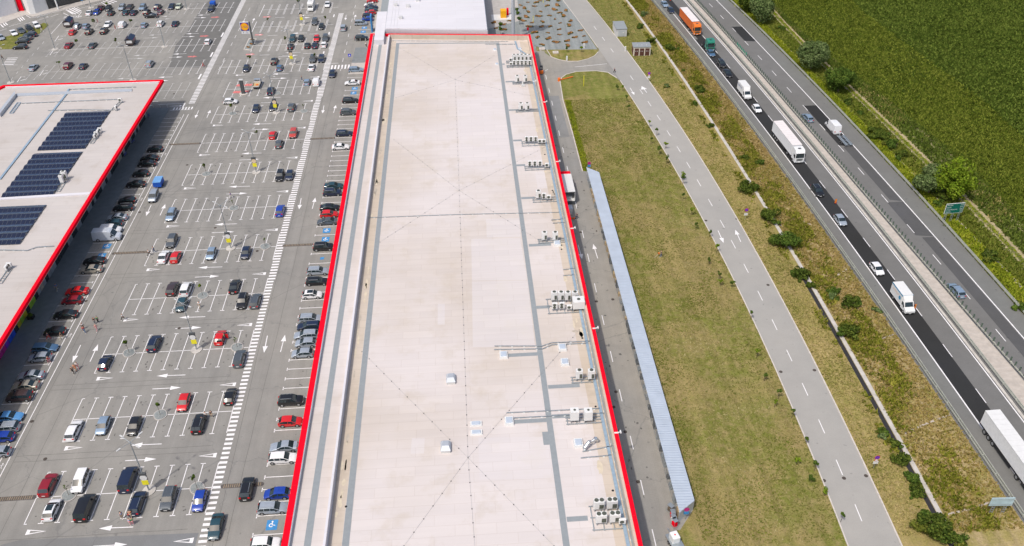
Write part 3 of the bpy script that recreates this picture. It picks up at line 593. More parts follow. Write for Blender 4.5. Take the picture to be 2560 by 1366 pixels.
b = MB(); DR = [(865, 1267), (850, 1051), (873, 874), (884, 719), (1462, 709), (1456, 846), (1489, 1017), (1532, 1227), (1404, 624), (1381, 477), (1362, 387), (957, 245), (961, 184), (905, 620)]
for q in DR: x, y, _ = G(q[0], q[1], ZR); b = MB(); b.cyl((x, y, ZR), (x, y, ZR+.12), .2, .14, 10); b.build('roof_drain', M['black'], store)
b = MB(); M['patch'] = roofmat('newer_membrane', (.61, .56, .54), (.65, .60, .59), (.60, .55, .50))
for l in ([(1178, 598), (1300, 596), (1318, 700), (1180, 702)], [(1180, 704), (1319, 702), (1338, 868), (1182, 868)], [(1142, 248), (1262, 246), (1276, 400), (1150, 402)], [(1215, 548), (1298, 546), (1302, 592), (1217, 594)], [(1196, 1095), (1372, 1092), (1392, 1196), (1199, 1200)], [(1030, 1096), (1062, 1095), (1060, 1134), (1026, 1135)], [(1446, 1140), (1478, 1138), (1500, 1240), (1462, 1243)], [(1095, 760), (1112, 760), (1112, 812), (1094, 812)], [(1338, 430), (1378, 428), (1384, 470), (1344, 472)]): b.poly(GL(l, ZR), ZR+.004)
b.build('newer_membrane_sheet', M['patch'], store)['kind'] = 'stuff'
M['joint'] = flat('coping_joint', (.42, .01, .02), .7)
b = MB()
for i in range(40): y = Y0+i*5.6+1; b.box(XL-.003, y, ZT-.98, XL+.952, y+.05, ZT+.004); b.box(XR-.622, y+2, ZT-.98, XR+.003, y+2.05, ZT+.004)
b.build('coping_joints', M['joint'], store)['kind'] = 'stuff'
# camera brackets on the right parapet
for q in ((1334, 204), (1361, 256), (1393, 405), (1430, 572), (1486, 822), (1541, 1083)):
    x, y, _ = G(q[0], q[1], ZT); bb = MB(); bb.box(x-.35, y-.12, ZT+.003, x+.35, y+.12, ZT+.12); bb.cyl((x+.25, y, ZT+.1), (x+.7, y, ZT+.22), .09); bb.box(x+.55, y-.3, ZT+.12, x+.75, y+.3, ZT+.34); bb.build('camera_bracket', M['white'], store)
def skyl(px, py, wx=1.5, wy=1.8, h=.45):
    x, y, _ = G(px, py, ZR+.2); f_ = MB(); f_.box(x-wx/2, y-wy/2, ZR, x+wx/2, y+wy/2, ZR+h, 0, .08); o = f_.build('skylight', M['white'], store)
    d = MB(); d.bbox(x-wx*.36, y-wy*.36, ZR+h, x+wx*.36, y+wy*.36, ZR+h+.12, .1); d.build('dome', M['skylight'], o)
for q in ((1406, 869), (1259, 888), (1412, 906), (1446, 1108), (1273, 1053), (1393, 609)): skyl(*q)
skyl(1190, 1059, 2.0, 1.1, .3); skyl(1191, 1081, 2.0, 1.1, .3)
for q in ((1237, 124), (1242, 160), (1300, 122)): skyl(*q, 1.1, 1.3, .3)
# ventilation hoods
for i, q in enumerate(((1127, 948), (1114, 1118))):
    x, y, _ = G(*q, ZR+.4); t = thing('roof_vent_hood', 'grey sheet metal vent hood on the pale store roof, the %s one' % ('upper', 'lower')[i], 'vent', (x, y, ZR), 0, 'vent hoods on the store roof')
    bb = MB(); bb.box(-.75, -.95, 0, .75, .95, .55); bb.build('housing', M['lgrey'], t); bb = MB(); bb.add([(-.8, -1, .55), (.8, -1, .55), (.8, 1, .55), (-.8, 1, .55), (-.5, -.2, .95), (.5, -.2, .95), (.5, 1, .8), (-.5, 1, .8)], [(0, 1, 5, 4), (1, 2, 6, 5), (2, 3, 7, 6), (3, 0, 4, 7), (4, 5, 6, 7)]); bb.build('cowl', M['sheet'], t)
# air conditioners
def ac_unit(kind):
    t = thing('air_conditioner', '', 'air conditioner', (0, 0, -50))
    W, D, H = {'tall': (1.15, .8, 1.75), 'twin': (1.55, .85, 1.6), 'small': (1.0, .45, .85), 'big': (2.2, 1.9, 1.7), 'front': (1.0, .5, 1.25)}[kind]
    b = MB(); b.bbox(-W/2, -D/2, .35, W/2, D/2, .35+H, .04); b.build('casing', M['white'], t)
    for x in (-W/2+.05, W/2-.15): b = MB(); b.box(x, -D/2-.03, 0, x+.1, D/2+.03, .35); b.build('foot', M['galv'], t)
    if kind in ('tall', 'twin', 'big'):
        for x in ((0,) if kind != 'twin' else (-W/4, W/4)):
            b = MB(); r = .33; b.cyl((x, 0, .35+H), (x, 0, .35+H+.05), r, r, 16); b.cyl((x, 0, .35+H+.05), (x, 0, .35+H+.07), .1, .1, 8); b.build('top_fan', M['grille'], t)
        if kind != 'big': b = MB(); b.box(.02, -D/2-.02, .45, W/2-.1, -D/2, .35+H*.62); b.build('grille', M['grille'], t)
    else:
        for z in ((.35+H*.5,) if kind == 'small' else (.35+H*.27, .35+H*.75)):
            b = MB(); r = .3 if kind == 'front' else .32; b.cyl((-.08, -D/2, z), (-.08, -D/2-.03, z), r, r, 16); b.build('front_fan', M['grille'], t)
    return t
ACP = {k: ac_unit(k) for k in ('tall', 'twin', 'small', 'big', 'front')}; acn = {}
used = set(); acall = []
def ac(kind, px, py, z=ZR+.3):
    x, y, _ = G(px, py, z+.9)
    if kind in used: o = dup(ACP[kind], (x, y, z), 0)
    else: o = ACP[kind]; used.add(kind); o.location = (x, y, z)
    acall.append((o, kind, x, y)); return o
for i in range(5): ac('tall', 1285+i*9.6, 146); ac('front', 1286+i*9.6, 157)
ac('small', 1277, 148); ac('small', 1278, 158)
for x in (1293, 1313): ac('tall', x, 199)
for x in (1302, 1318): ac('tall', x, 268)
for x in (1317, 1328, 1339.5): ac('front', x, 348)
for x in (1350, 1360): ac('small', x, 351)
for x in (1325, 1337.5, 1350.5): ac('front', x, 409)
ac('small', 1367.5, 411)
ac('tall', 1346, 488); ac('front', 1360, 490); ac('small', 1372, 491)
for x in (1361, 1388): ac('tall', x, 592)
for x in (1385.5, 1402.5, 1419.5, 1437): ac('tall', x, 742)
ac('front', 1387, 765); ac('front', 1405, 764); ac('small', 1423.5, 766); ac('big', 1446, 760)
for x in (1448, 1478): ac('tall', x, 938)
for x in (1436, 1470): ac('big', x, 1040).scale = (.62, .62, 1.1)
for q in ((1497, 1262), (1530, 1260), (1503, 1296), (1537, 1294)): ac('twin', *q)
ac('small', 1556, 1301)
acall.sort(key=lambda a: -a[3]); RACK = []
grp = []; 
for a in acall:
    if grp and abs(grp[-1][0][3]-a[3]) < 3.2: grp[-1].append(a)
    else: grp.append([a])
KN = {'tall': 'tall white air conditioner with top fan', 'twin': 'white air conditioner with two top fans', 'small': 'low white air conditioner', 'big': 'large white air conditioning box', 'front': 'upright white air conditioner with front fans'}
for gi, g_ in enumerate(grp):
    g_.sort(key=lambda a: (round(a[3]/1.6), a[2])); y0 = min(a[3] for a in g_)-.7; y1 = max(a[3] for a in g_)+.6; x0 = min(a[2] for a in g_)-1.4; x1 = 63.2
    r = thing('equipment_rack', 'galvanised steel rack under the air conditioners, %s rack from the far end' % ORD[gi+1], 'rack', (0, 0, ZR), 0, 'steel racks on the store roof')
    for y in (y0, (y0+y1)/2, y1-.1): b = MB(); b.box(x0, y, .12, x1, y+.1, .28); b.build('rail', M['galv'], r)
    x = x0+.2
    while x < x1: b = MB(); b.box(x, y0-.05, 0, x+.14, y1+.05, .119); b.build('foot', M['galv'], r); x += 1.5
    for ki in KN:
        c = [a for a in g_ if a[1] == ki]; c.sort(key=lambda a: (-round(a[3]/1.5), a[2]))
        for j, a in enumerate(c):
            a[0]['label'] = '%s, %son the %s rack from far end' % (KN[ki], (ORD[j+1]+' ') if len(c) > 1 else '', ORD[gi+1]); a[0]['group'] = 'air conditioners on the store roof'
# cable trays, pipes, ducts
UB = {}
def inst(nm, m, parent, loc, sc):
    if (nm, m.name) not in UB: q = MB(); q.box(-.5, -.5, 0, .5, .5, 1); o = q.build(nm, m, parent); UB[(nm, m.name)] = o.data
    else: o = bpy.data.objects.new(nm, UB[(nm, m.name)]); C.objects.link(o); o.parent = parent
    o.location = loc; o.scale = sc; return o
def tray(name, pts, label, cat, z=ZR, wd=.28, m='blue_tray', blocks=1.8, h=.12, grp_=None):
    b = MB(); b.line(pts, wd, z+.1, 0, h); o = b.build(name, M[m]); tag(o, label, cat, grp_); q = MB(); d = 0
    for i in range(len(pts)-1):
        a, c = Vector(pts[i]), Vector(pts[i+1]); L = (c-a).length; k = max(1, int(L/blocks))
        for j in range(k): p_ = a+(c-a)*(j+.5)/k; inst('support_block', M['white'], o, (p_.x, p_.y, z), (.32, .32, .099))
    return o
tray('cable_tray', [(63.35, Y0), (63.35, 160), (60.5, 166), (60.2, 172)], 'wide blue grey cable tray running the length of the store roof', 'cable tray', wd=.5)
tray('cable_tray', [(63.98, Y0), (63.98, 157)], 'narrow galvanised cable tray beside the right parapet with white blocks', 'cable tray', wd=.22, m='galv')
tray('roof_pipe', GL([(922, 546), (1140, 538), (1418, 532)], ZR), 'thin grey pipe crossing the whole store roof from side to side', 'pipe', wd=.1, m='galv', blocks=2.4, h=.1)
tray('roof_pipe', [(21.6, fy(22)-2.2), (58, fy(58)-2)], 'grey pipe on white blocks along the far parapet of the store', 'pipe', wd=.14, m='galv', blocks=1.6, h=.1)
TRP = [([(1236, 867), (1355, 867), (1380, 859), (1473, 855)], 'upper of two pipes with a dog leg right of the grey walkway'), ([(1235, 876), (1357, 874), (1380, 864), (1470, 860)], 'lower of two pipes with a dog leg right of the grey walkway'), ([(1266, 1034), (1500, 1023)], 'long thin pipe passing behind the two large air conditioning boxes'), ([(1284, 1047), (1510, 1035)], 'long thin pipe passing in front of the small skylight box'), ([(1456, 1131), (1532, 1117)], 'short pipe beside the shiny foil ducts, the upper one'), ([(1452, 1147), (1528, 1140)], 'short pipe below the foil ducts, the lower one'), ([(1213, 112), (1292, 112)], 'short pipe near the far right corner of the store roof'), ([(1408, 676), (1439, 673)], 'short pipe loop, upper one, above the four tall air conditioners'), ([(1408, 691), (1436, 689)], 'short pipe loop, lower one, above the four tall air conditioners'), ([(1378, 552), (1410, 549)], 'short pipe just below the crossing roof pipe'), ([(1412-30, 560), (1411, 558)], 'second short pipe just below the crossing roof pipe')]
for l, s in TRP: tray('roof_pipe', GL(l, ZR), 'galvanised '+s, 'pipe', wd=.14, m='galv', grp_='short pipes on the store roof')
for i, (a, c) in enumerate((((1462, 1120), (1482, 1104)), ((1482, 1104), (1494, 1101)))):
    p0 = G(*a, ZR+.5); p1 = G(*c, ZR+.6)
    b = MB(); b.cyl(p0, ((p0[0]+p1[0])/2, (p0[1]+p1[1])/2, ZR+1.1), .33, .33, 12); b.cyl(((p0[0]+p1[0])/2, (p0[1]+p1[1])/2, ZR+1.1), p1, .33, .28, 12); b.cyl((p0[0], p0[1], ZR), p0, .3, .33, 12); tag(b.build('foil_duct', M['foil'], smooth=True), 'shiny bent foil duct on the roof, %s of the pair' % ('left', 'right')[i], 'duct', 'foil ducts on the store roof')
for q in ((1307, 213, 'below the second rack'), (1300, 135, 'above the first rack')):
    p0 = G(q[0], q[1], ZR); b = MB(); b.cyl((p0[0], p0[1]-.8, ZR+.3), (p0[0], p0[1]+1, ZR+.5), .2, .2, 8); b.box(p0[0]-.5, p0[1]-1.3, ZR, p0[0]+.5, p0[1]-.6, ZR+.5); tag(b.build('pipe_elbow', M['lgrey']), 'pale pipe elbow with box on the roof '+q[2], 'pipe')
# lightning conductor lines with dark blocks
b = MB(); q = []
for a, c in (((1138, 200), (1000, 121)), ((1138, 200), (1235, 140)), ((1138, 200), (990, 245)), ((1138, 200), (1325, 240)), ((1138, 200), (1148, 477)), ((1148, 477), (985, 350)), ((1148, 477), (1360, 370)), ((1148, 477), (950, 606)), ((1148, 477), (1345, 600)), ((1148, 477), (1170, 1145)), ((1170, 1145), (905, 880)), ((1170, 1145), (1448, 826)), ((1170, 1145), (1010, 1366)), ((1170, 1145), (1385, 1366)), ((1170, 1145), (1188, 1380))):
    p0, p1 = Vector(G(*a, ZR)[:2]), Vector(G(*c, ZR)[:2]); b.line([tuple(p0), tuple(p1)], .018, ZR+.03, 0, .015); n = int((p1-p0).length/2.3)
    for j in range(1, n+1): p_ = p0+(p1-p0)*j/n; q.append((p_.x, p_.y))
for c in ((1138, 200), (1148, 477), (1170, 1145)): x, y, _ = G(*c, ZR); b.cyl((x, y, ZR), (x, y, ZR+.6), .05, .03, 6)
o = b.build('lightning_conductor', M['galv']); tag(o, 'thin roof wire in three crosses on small dark blocks', 'roof wire'); q.sort(key=lambda p: p[1]); rest = MB()
for i, (x, y) in enumerate(q):
    if i < 99: inst('block', M['dgrey'], o, (x, y, ZR), (.15, .15, .08))
    else: rest.box(x-.06, y-.06, ZR, x+.06, y+.06, ZR+.06)
rest.build('blocks', M['dgrey'], o)['kind'] = 'stuff'
# ------------------------------------------------ pale warehouse behind
t = thing('warehouse', 'large plain pale lavender roofed warehouse behind the red edged store', 'building'); Zw = 9.0
wl = G(962, 72, Zw)[0]; wr = G(1219, 74, Zw)[0]; wy = G(1219, 74, Zw)[1]
b = MB(); b.poly([(wl, wy+4), (wr, wy), (wr+.4, 330), (wl-.2, 330)], 0, Zw-.3); b.build('wall', M['sheet'], t)
b = MB(); b.poly([(wl+.15, wy+4.05), (wr-.15, wy+.15), (wr+.25, 329), (wl-.05, 329)], Zw-.3, Zw); b.build('roof', M['roof_w'], t)
b = MB(); b.poly([(wl-3.0, 171), (wl-.05, 171), (wl-.2, 196), (wl-3.4, 196)], 0, 8.3); b.build('lower_annex', M['roof_w'], t)
b = MB(); b.poly([(wl-3.4, 196.1), (wl-.25, 196.1), (wl-.4, 330), (wl-4, 330)], 0, 4.2); b.build('grey_annex', M['walk'], t)
for q in ((990, 15), (1045, 3), (1020, 18), (1002, 47)): x, y, _ = G(*q, Zw); b = MB(); b.bbox(x-.6, y-.6, Zw, x+.6, y+.6, Zw+.8); b.build('roof_unit', M['lgrey'], t)
b = MB()
for x in (21.2, 22.2, 23.2): b.line([(x, 180), (x, 215)], .05, Zw, 0, .06)
b.build('roof_rail', M['lgrey'], t)
t = thing('info_totem', 'blue information totem at the left corner behind the store', 'sign', G(931, 78)); b = MB(); b.box(-.2, -1.6, 0, .2, 1.6, 5.6); b.build('panel', M['paint_blue'], t)
# ------------------------------------------------ store with solar panels (left)
ZL = 8.5; xe = -41.25; yf = 146.6; LR = ZL-.45
st2 = thing('retail_building', 'left store with red edged roof, solar panels and a deep shaded canopy', 'building')
b = MB(); b.poly([(-120, -40), (-46.5, -40), (-46.5, 141.5), (-86.5, 141.8), (-120, 92)], 0, 7.2); b.build('wall', M['dgrey'], st2)
xw = G(8, 213, ZL)
rp = [(xe, -40), (xe, yf), (xw[0], xw[1]), (-125, 70), (-125, -40)]
def inset(p, d): c = (-80, 50); return [(x+(d if x < c[0] else -d)*1.0, y+(d if y < c[1] and y > 0 else (-d if y > c[1] else 0))) for x, y in p]
b = MB(); b.poly(inset(rp, .6), 7.2, LR); b.build('roof', M['roof_L'], st2)
b = MB(); n = len(rp); ip = inset(rp, .75)
for i in ((0, 1), (1, 2), (2, 3)): b.poly([rp[i[0]], rp[i[1]], ip[i[1]], ip[i[0]]], ZL-.7+.002*i[0], ZL+.002*i[0])
b.build('red_parapet_cap', M['red'], st2)
b = MB(); b.poly([(xe+.05-.9, -40), (xe-.1, -40), (xe-.1, yf-.1), (xe-6, yf-.1), (xe-6, -40)], 7.6, ZL-.71); b.build('canopy_soffit', M['lgrey'], st2)
b = MB(); b.poly([ip[1], ip[2], inset(rp, 1.2)[2], inset(rp, 1.2)[1]], LR, ZL-.15); b.build('parapet_upstand', M['roof_w'], st2)
cols = ['darkglass', 'darkglass', 'darkglass']; yy = 141
shop = {k: flat('shop_'+k, c, .3, var=.15, scale=.6) for k, c in dict(yellow=(.55, .45, .03), orange=(.60, .20, .06), magenta=(.50, .03, .22), violet=(.22, .05, .50), blue=(.03, .10, .60), lime=(.30, .48, .05), teal=(.10, .32, .38), grey=(.30, .31, .32), red=(.45, .03, .03), beige=(.42, .36, .28)).items()}
sq = ['grey', '', '', '', '', 'grey', '', 'grey', '', '', 'grey', '', '', '', 'grey', '', 'beige', 'beige', '', '', '', '', 'grey', 'grey', '', 'grey', 'grey', '', '', '', 'grey', '', 'grey', 'grey', '', '', '', 'grey', 'grey', '', '', 'grey', 'grey', '', '', '', '', '', 'grey', 'grey', 'grey', '', 'grey', 'beige', 'grey', '', 'lime', 'lime', '', 'yellow', 'lime', 'yellow', '', 'blue', 'blue', 'violet', 'magenta', 'magenta', 'red', 'orange', 'yellow', 'yellow', 'grey']
i = 0; y = 140.8
while y > -38:
    c = sq[i] if i < len(sq) else ''; b = MB(); b.box(-46.52, y-1.36, .2, -46.4, y, 3.4); b.build('shop_window', shop[c] if c else M['darkglass'], st2); i += 1; y -= 1.5
# roof ridges / ramps
b = MB(); b.line(GL([(0, 499), (176, 488), (226, 485)], LR), .9, LR, 0, .22); b.build('roof_upstand', M['roof_w'], st2)
b = MB(); b.poly(GL([(0, 285), (39, 236), (41, 243), (2, 293)], LR), LR, LR+.9); b.poly(GL([(42, 236), (330, 224), (330, 230), (42, 242)], LR), LR, LR+.25); b.build('roof_step', M['sheet'], st2)
# solar arrays
def pan():
    b = MB(); b.box(0, 0, 0, .90, 1.28, .03); return b
px_ = MB(); px_.box(.0, 0, 0, .92, 1.3, .03, 1); px_.box(.018, .018, .03, .902, 1.282, .034, 0); 
pm = None
def solar(x0, y0, nx, ny, pitch, cut, name):
    global pm
    for j in range(ny):
        y = y0-j*pitch; t = thing('solar_panel_row', 'dark solar panels, %s row from the top of the %s array' % (ORD[j+1], name), 'solar panels', (0, 0, LR), 0, 'solar panel rows on the left roof')
        s0 = cut[j] if cut else 0
        for i in range(nx):
            x = x0+i*.955+s0*.0
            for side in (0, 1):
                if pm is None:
                    o = px_.build('panel', [M['panel'], M['panelframe']], t); pm = [o.data, o.data.copy()]; pm[1].materials[0] = flat('solar_cells_painted_sky', (.055, .085, .15), .12, 0, var=.25, scale=2, spec=.5)  # back-tilted panels: sky reflection painted in as a lighter, bluer cell colour
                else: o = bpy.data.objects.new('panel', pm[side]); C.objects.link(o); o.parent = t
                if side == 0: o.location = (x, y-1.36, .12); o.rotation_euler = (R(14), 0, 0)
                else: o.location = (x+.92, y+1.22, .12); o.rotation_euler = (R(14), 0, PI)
        f_ = MB()
        for i in range(0, nx+1, 2): x = x0+i*.955-.02; f_.box(x, y-1.3, 0, x+.06, y+1.25, .10)
        f_.build('frame', M['panelframe'], t)
a1 = G(165, 282, LR); a2 = G(92, 384, LR); a3 = G(120, 513, LR)
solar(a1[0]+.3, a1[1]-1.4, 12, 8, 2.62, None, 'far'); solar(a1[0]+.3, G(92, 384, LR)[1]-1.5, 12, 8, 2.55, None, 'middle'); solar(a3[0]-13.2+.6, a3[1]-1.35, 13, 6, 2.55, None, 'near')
lt = lambda name, pts, label, **k: tray(name, GL(pts, LR), label, 'cable tray', z=LR, **k)
lt('cable_tray', [(173, 224), (165, 238), (0, 450)], 'ladder like cable tray running diagonally down the left roof', wd=.5, m='blue_tray', blocks=2)
lt('cable_tray', [(173, 225), (340, 219)], 'thin tray along the far edge of the left roof', wd=.2, m='galv')
lt('cable_tray', [(55, 260), (150, 256), (293, 250)], 'thin tray leading right to the air conditioner near the corner', wd=.2, m='galv')
lt('cable_tray', [(120, 278), (200, 276), (283, 277)], 'thin tray just above the far solar array', wd=.2, m='galv')
lt('cable_tray', [(0, 627), (70, 628), (92, 620), (135, 617)], 'thin kinked tray below the near solar array', wd=.2, m='galv')
b = MB(); p0 = G(24, 285, LR); p1 = G(44, 258, LR)
for d in (0, .9): b.line([(p0[0]+d, p0[1]), (p1[0]+d, p1[1])], .12, LR+.1, 0, .15)
for i in range(9): k = i/8; x = p0[0]+(p1[0]-p0[0])*k; y = p0[1]+(p1[1]-p0[1])*k; b.box(x, y-.05, LR+.1, x+.9, y+.05, LR+.18)
tag(b.build('roof_ladder', M['blue_tray']), 'grey empty ladder rack lying at the left of the far roof', 'rack')
def lac(lst, lab):
    for i, (k, px, py) in enumerate(lst):
        x, y, _ = G(px, py, LR+1.0); o = dup(ACP[k], (x, y, LR+.15), R(90) if i % 2 else 0); o['label'] = '%s air conditioner %s' % (('first', 'second', 'third', 'fourth')[i] if len(lst) > 1 else 'white', lab); o['group'] = 'air conditioners on the left roof'
lac([('small', 300, 249), ('small', 289, 268)], 'from the far corner at the right edge of the left roof')
lac([('small', 249, 323), ('small', 244, 328), ('small', 240, 333), ('small', 236, 339)], 'from the top in the white cluster beside the far solar array')
lac([('tall', 161, 440), ('tall', 155, 449)], 'from the top beside the middle solar array')
lac([('small', 22, 661), ('small', 15, 668)], 'from the top at the left frame edge below the near array')
for q, s in ((((283, 275), (303, 255)), 'near the far corner'), (((230, 360), (242, 342)), 'below the four unit cluster'), (((146, 480), (160, 458)), 'below the two tall units'), (((0, 710), (27, 672)), 'at the left frame edge')):
    p0, p1 = Vector(G(*q[0], LR)[:2]), Vector(G(*q[1], LR)[:2]); d = (p1-p0).normalized(); n_ = Vector((-d.y, d.x))*.4; b = MB()
    b.line([tuple(p0+n_), tuple(p1+n_)], .1, LR+.05, 0, .12); b.line([tuple(p0-n_), tuple(p1-n_)], .1, LR+.05, 0, .12)
    for i in range(int((p1-p0).length/.8)): c = p0+d*.8*i; b.line([tuple(c+n_), tuple(c-n_)], .08, LR+.06, 0, .1)
    tag(b.build('equipment_rack', M['galv']), 'empty steel ladder rack '+s+' on the left roof', 'rack')
# ------------------------------------------------ white mall, top left
t = thing('shopping_mall', 'white clad mall front with curved wall and glass entrance at top left', 'building')
g0 = GL([(0, 45), (45, 31), (72, 37)]); g1 = GL([(72, 37), (90, 34), (122, 24)]); 
b = MB(); b.poly([(-175, 219), g0[0], g0[1], (-150, 300), (-230, 300)], 0, 7.5); b.build('side_wing', M['whitewall'], t)
b = MB(); cw = GL([(67, 30), (76, 37), (90, 35), (122, 24)])
v0 = [(x, y, .1) for x, y in cw]; v1 = [(x-1.6*(1 if i < 1 else .2), y+2.0, 12) for i, (x, y) in enumerate(cw)]
b.add(v0+v1+[(-116, 262, 12), (-100, 262, 12), (-116, 262, .1), (-100, 262, .1)], [(0, 1, 5, 4), (1, 2, 6, 5), (2, 3, 7, 6), (4, 5, 6, 7, 9, 8), (3, 11, 9, 7), (0, 4, 8, 10)]); b.build('curved_wall', M['white'], t)
b = MB(); b.poly([cw[3], (-70, 262), (-100, 268)], 0, 9); b.build('glass_entrance', M['darkglass'], t)
b = MB(); p_ = G(146, 24); b.cyl((p_[0], p_[1], 0), (p_[0]-.8, p_[1]+1.2, 11), .28); b.build('canopy_column', M['white'], t)
b = MB(); p_ = G(52, 30); b.box(p_[0]-.8, p_[1]+.6, .1, p_[0]+.9, p_[1]+1.2, 4.2); b.build('red_banner', M['red'], t)
# ------------------------------------------------ tall advertising mast behind the store
t = thing('advertising_mast', 'very thick tall grey mast standing behind the store, top out of frame', 'mast', (60.6, 187.5, 0))
b = MB(); b.cyl((0, 0, 0), (0, 0, 27), .62, .5, 24); b.build('pole', M['sheet'], t, smooth=True)
b = MB(); b.box(-3.4, -.6, 18.3, 3.4, .6, 26.5); b.build('sign_box', M['white'], t)
# ------------------------------------------------ loading shed (blue corrugated lean-to)
sh = [G(1459, 419, 2.5), G(1491, 433, 2.3), G(1727, 1249, 2.3), G(1690, 1285, 2.5)]
t = thing('storage_shed', 'long narrow lean-to shed with pale blue corrugated roof beside the service road', 'shed')
b = MB(); xa, xb = 72.75, 75.6; ya = -7.2; yb = sh[0][1]; n = int((yb-ya)/.26); vs = []; fs = []
for i in range(n+1):
    y = ya+(yb-ya)*i/n; z = .07 if i % 2 else 0; k = max(0, 1-(y-ya)/2.2); k2 = max(0, 1-(yb-y)/2.4)
    xr = xb-(xb-xa)*k if k else xb; xr = xr-(xb-xa)*k2 if k2 else xr
    vs += [(xa, y, 2.55+z), (max(xr, xa+.05), y, 2.55-.22*(xr-xa)/(xb-xa)+z)]
    if i: fs.append((2*i-2, 2*i-1, 2*i+1, 2*i))
b.add(vs, fs); o = b.build('corrugated_roof', None or flat('blue_corrugated_sheet', (.47, .53, .61), .4, .15, var=.06, scale=.4), t, kind=None)
b = MB(); b.poly([(xb-.08, ya+2.2), (xb-.02, ya+2.2), (xb-.02, yb-2.4), (xb-.08, yb-2.4)], 0, 2.3); b.poly([(xa+.05, ya+.05), (xb-.05, ya+2.2), (xb-.15, ya+2.2), (xa+.05, ya+.15)], 0, 2.3); b.build('back_wall', M['sheet'], t)
b = MB(); y = ya+.2
while y < yb: b.cyl((xa+.02, y, 0), (xa+.02, y, 2.52), .035, .035, 6); y += 3.0
for z in (.3, 1.1, 1.9): b.line([(xa, ya), (xa, yb-.3)], .03, z, 0, .03)
b.build('mesh_front', M['galv'], t)
rr = random.Random(5); y = ya+1
while y < yb-2:                                            # folded crates and trolleys stored inside, glimpsed at the open front
    b = MB(); b.bbox(xa+.12, y, 0, xa+.12+rr.uniform(.5, 1.1), y+rr.uniform(.5, 1.3), rr.uniform(.5, 1.7), .04); y += rr.uniform(1.6, 2.8)
    tag(b.build('stored_crate', M[rr.choice(['galv', 'dgrey', 'stake'])]), 'crate stored under the open front of the long corrugated shed', 'crate', 'crates inside the long shed')
# ------------------------------------------------ cabins at the side road
x, y, _ = G(1548, 90); t = thing('transformer_cabin', 'pale blue grey metal cabin beside the side road', 'cabin', (x+.6, y+2.6, 0))
b = MB(); b.box(-1.9, -3.6, 0, 1.7, 3.4, 2.6); b.build('wall', M['lgrey'], t); b = MB(); b.box(-2.0, -3.75, 2.6, 1.8, 3.5, 2.8); b.build('roof', M['walk'], t)
b = MB(); b.box(-1.2, -3.66, .2, 1.1, -3.6, 2.2); b.build('door', M['sheet'], t); b = MB(); b.box(.3, -3.69, 1.3, .8, -3.66, 1.6); b.build('notice', M['white'], t)
x, y, _ = G(1606, 141); t = thing('substation', 'small cream substation with grey roof and three brown double doors', 'cabin', (x-.2, y+.2, 0), R(-2))
b = MB(); b.box(-2.7, 0, 0, 2.7, 3.6, 2.9); b.build('wall', M['cream'], t); b = MB(); b.box(-2.85, -.15, 2.9, 2.85, 3.75, 3.08); b.build('roof', M['walk'], t)
for i in range(3):
    x0 = -2.5+i*1.7; b = MB(); b.box(x0+.1, -.05, .15, x0+1.45, 0, 2.5); o = b.build('door', M['brownpanel'], t); b = MB(); [b.box(x0+.4+k*.5, -.07, 1.5, x0+.55+k*.5, -.05, 1.75) for k in (0, 1)]; b.build('notice', M['white'], o)
b = MB(); [b.box(-2.76, .4+k*1.1, .3, -2.7, 1.2+k*1.1, 2.3) for k in range(3)]; b.build('side_vent', M['brownpanel'], t)
b = MB(); [b.cyl((-1.5+k*1.5, 1.2, 3.08), (-1.5+k*1.5, 1.2, 3.3), .12) for k in range(3)]; b.build('roof_vent', M['lgrey'], t)
# electricity box, sewage slab etc.
for q, s in (((1460, 120), 'in the gravel near its lower right corner'), ((1563, 128), 'at the road edge left of the cream substation'), ((1417, 152), 'on the rim of the small lawn')):
    x, y, _ = G(*q); t = thing('utility_pillar', 'white utility pillar standing '+s, 'pillar', (x, y, 0), 0, 'white utility pillars'); b = MB(); b.bbox(-.25, -.18, 0, .25, .18, 1.5); b.build('cabinet', M['white'], t)
for q, s in (((1355, 124), 'at the store corner'), ((1389, 133), 'on the small lawn')):
    x, y, _ = G(*q); t = thing('concrete_hatch', 'low square concrete hatch '+s, 'hatch', (x, y, 0)); b = MB(); b.box(-.9, -.8, .0, .9, .8, .4); b.build('base', M['kerb'], t); b = MB(); b.box(-.5, -.4, .4, .5, .4, .46); b.build('cover', M['conc_pink'], t)
for (q, h, s) in (((1459, 216), 3.4, 'on the green tip of the lawn'), ((1358, 7), 3.2, 'at the top of the gravel bed'), ((1333, 57), 2.4, 'in the middle of the gravel bed')):
    x, y, _ = G(*q); b = MB(); b.cyl((x, y, 0), (x, y, h), .09, .09, 8); tag(b.build('gas_marker_post', M['yellow']), 'thin yellow marker post '+s, 'post', 'yellow posts')
# orange pipe left on lawn
g = G(1400, 202); g2 = G(1432, 194); b = MB(); b.cyl((g[0], g[1], .25), (g2[0], g2[1], .25), .16, .16, 10); b.cyl((g[0]-.3, g[1]-.2, .0), (g[0]-.3, g[1]-.2, .9), .45, .45, 12); tag(b.build('plastic_pipe', M['orange']), 'orange plastic drain pipe lying on the green lawn tip', 'pipe')
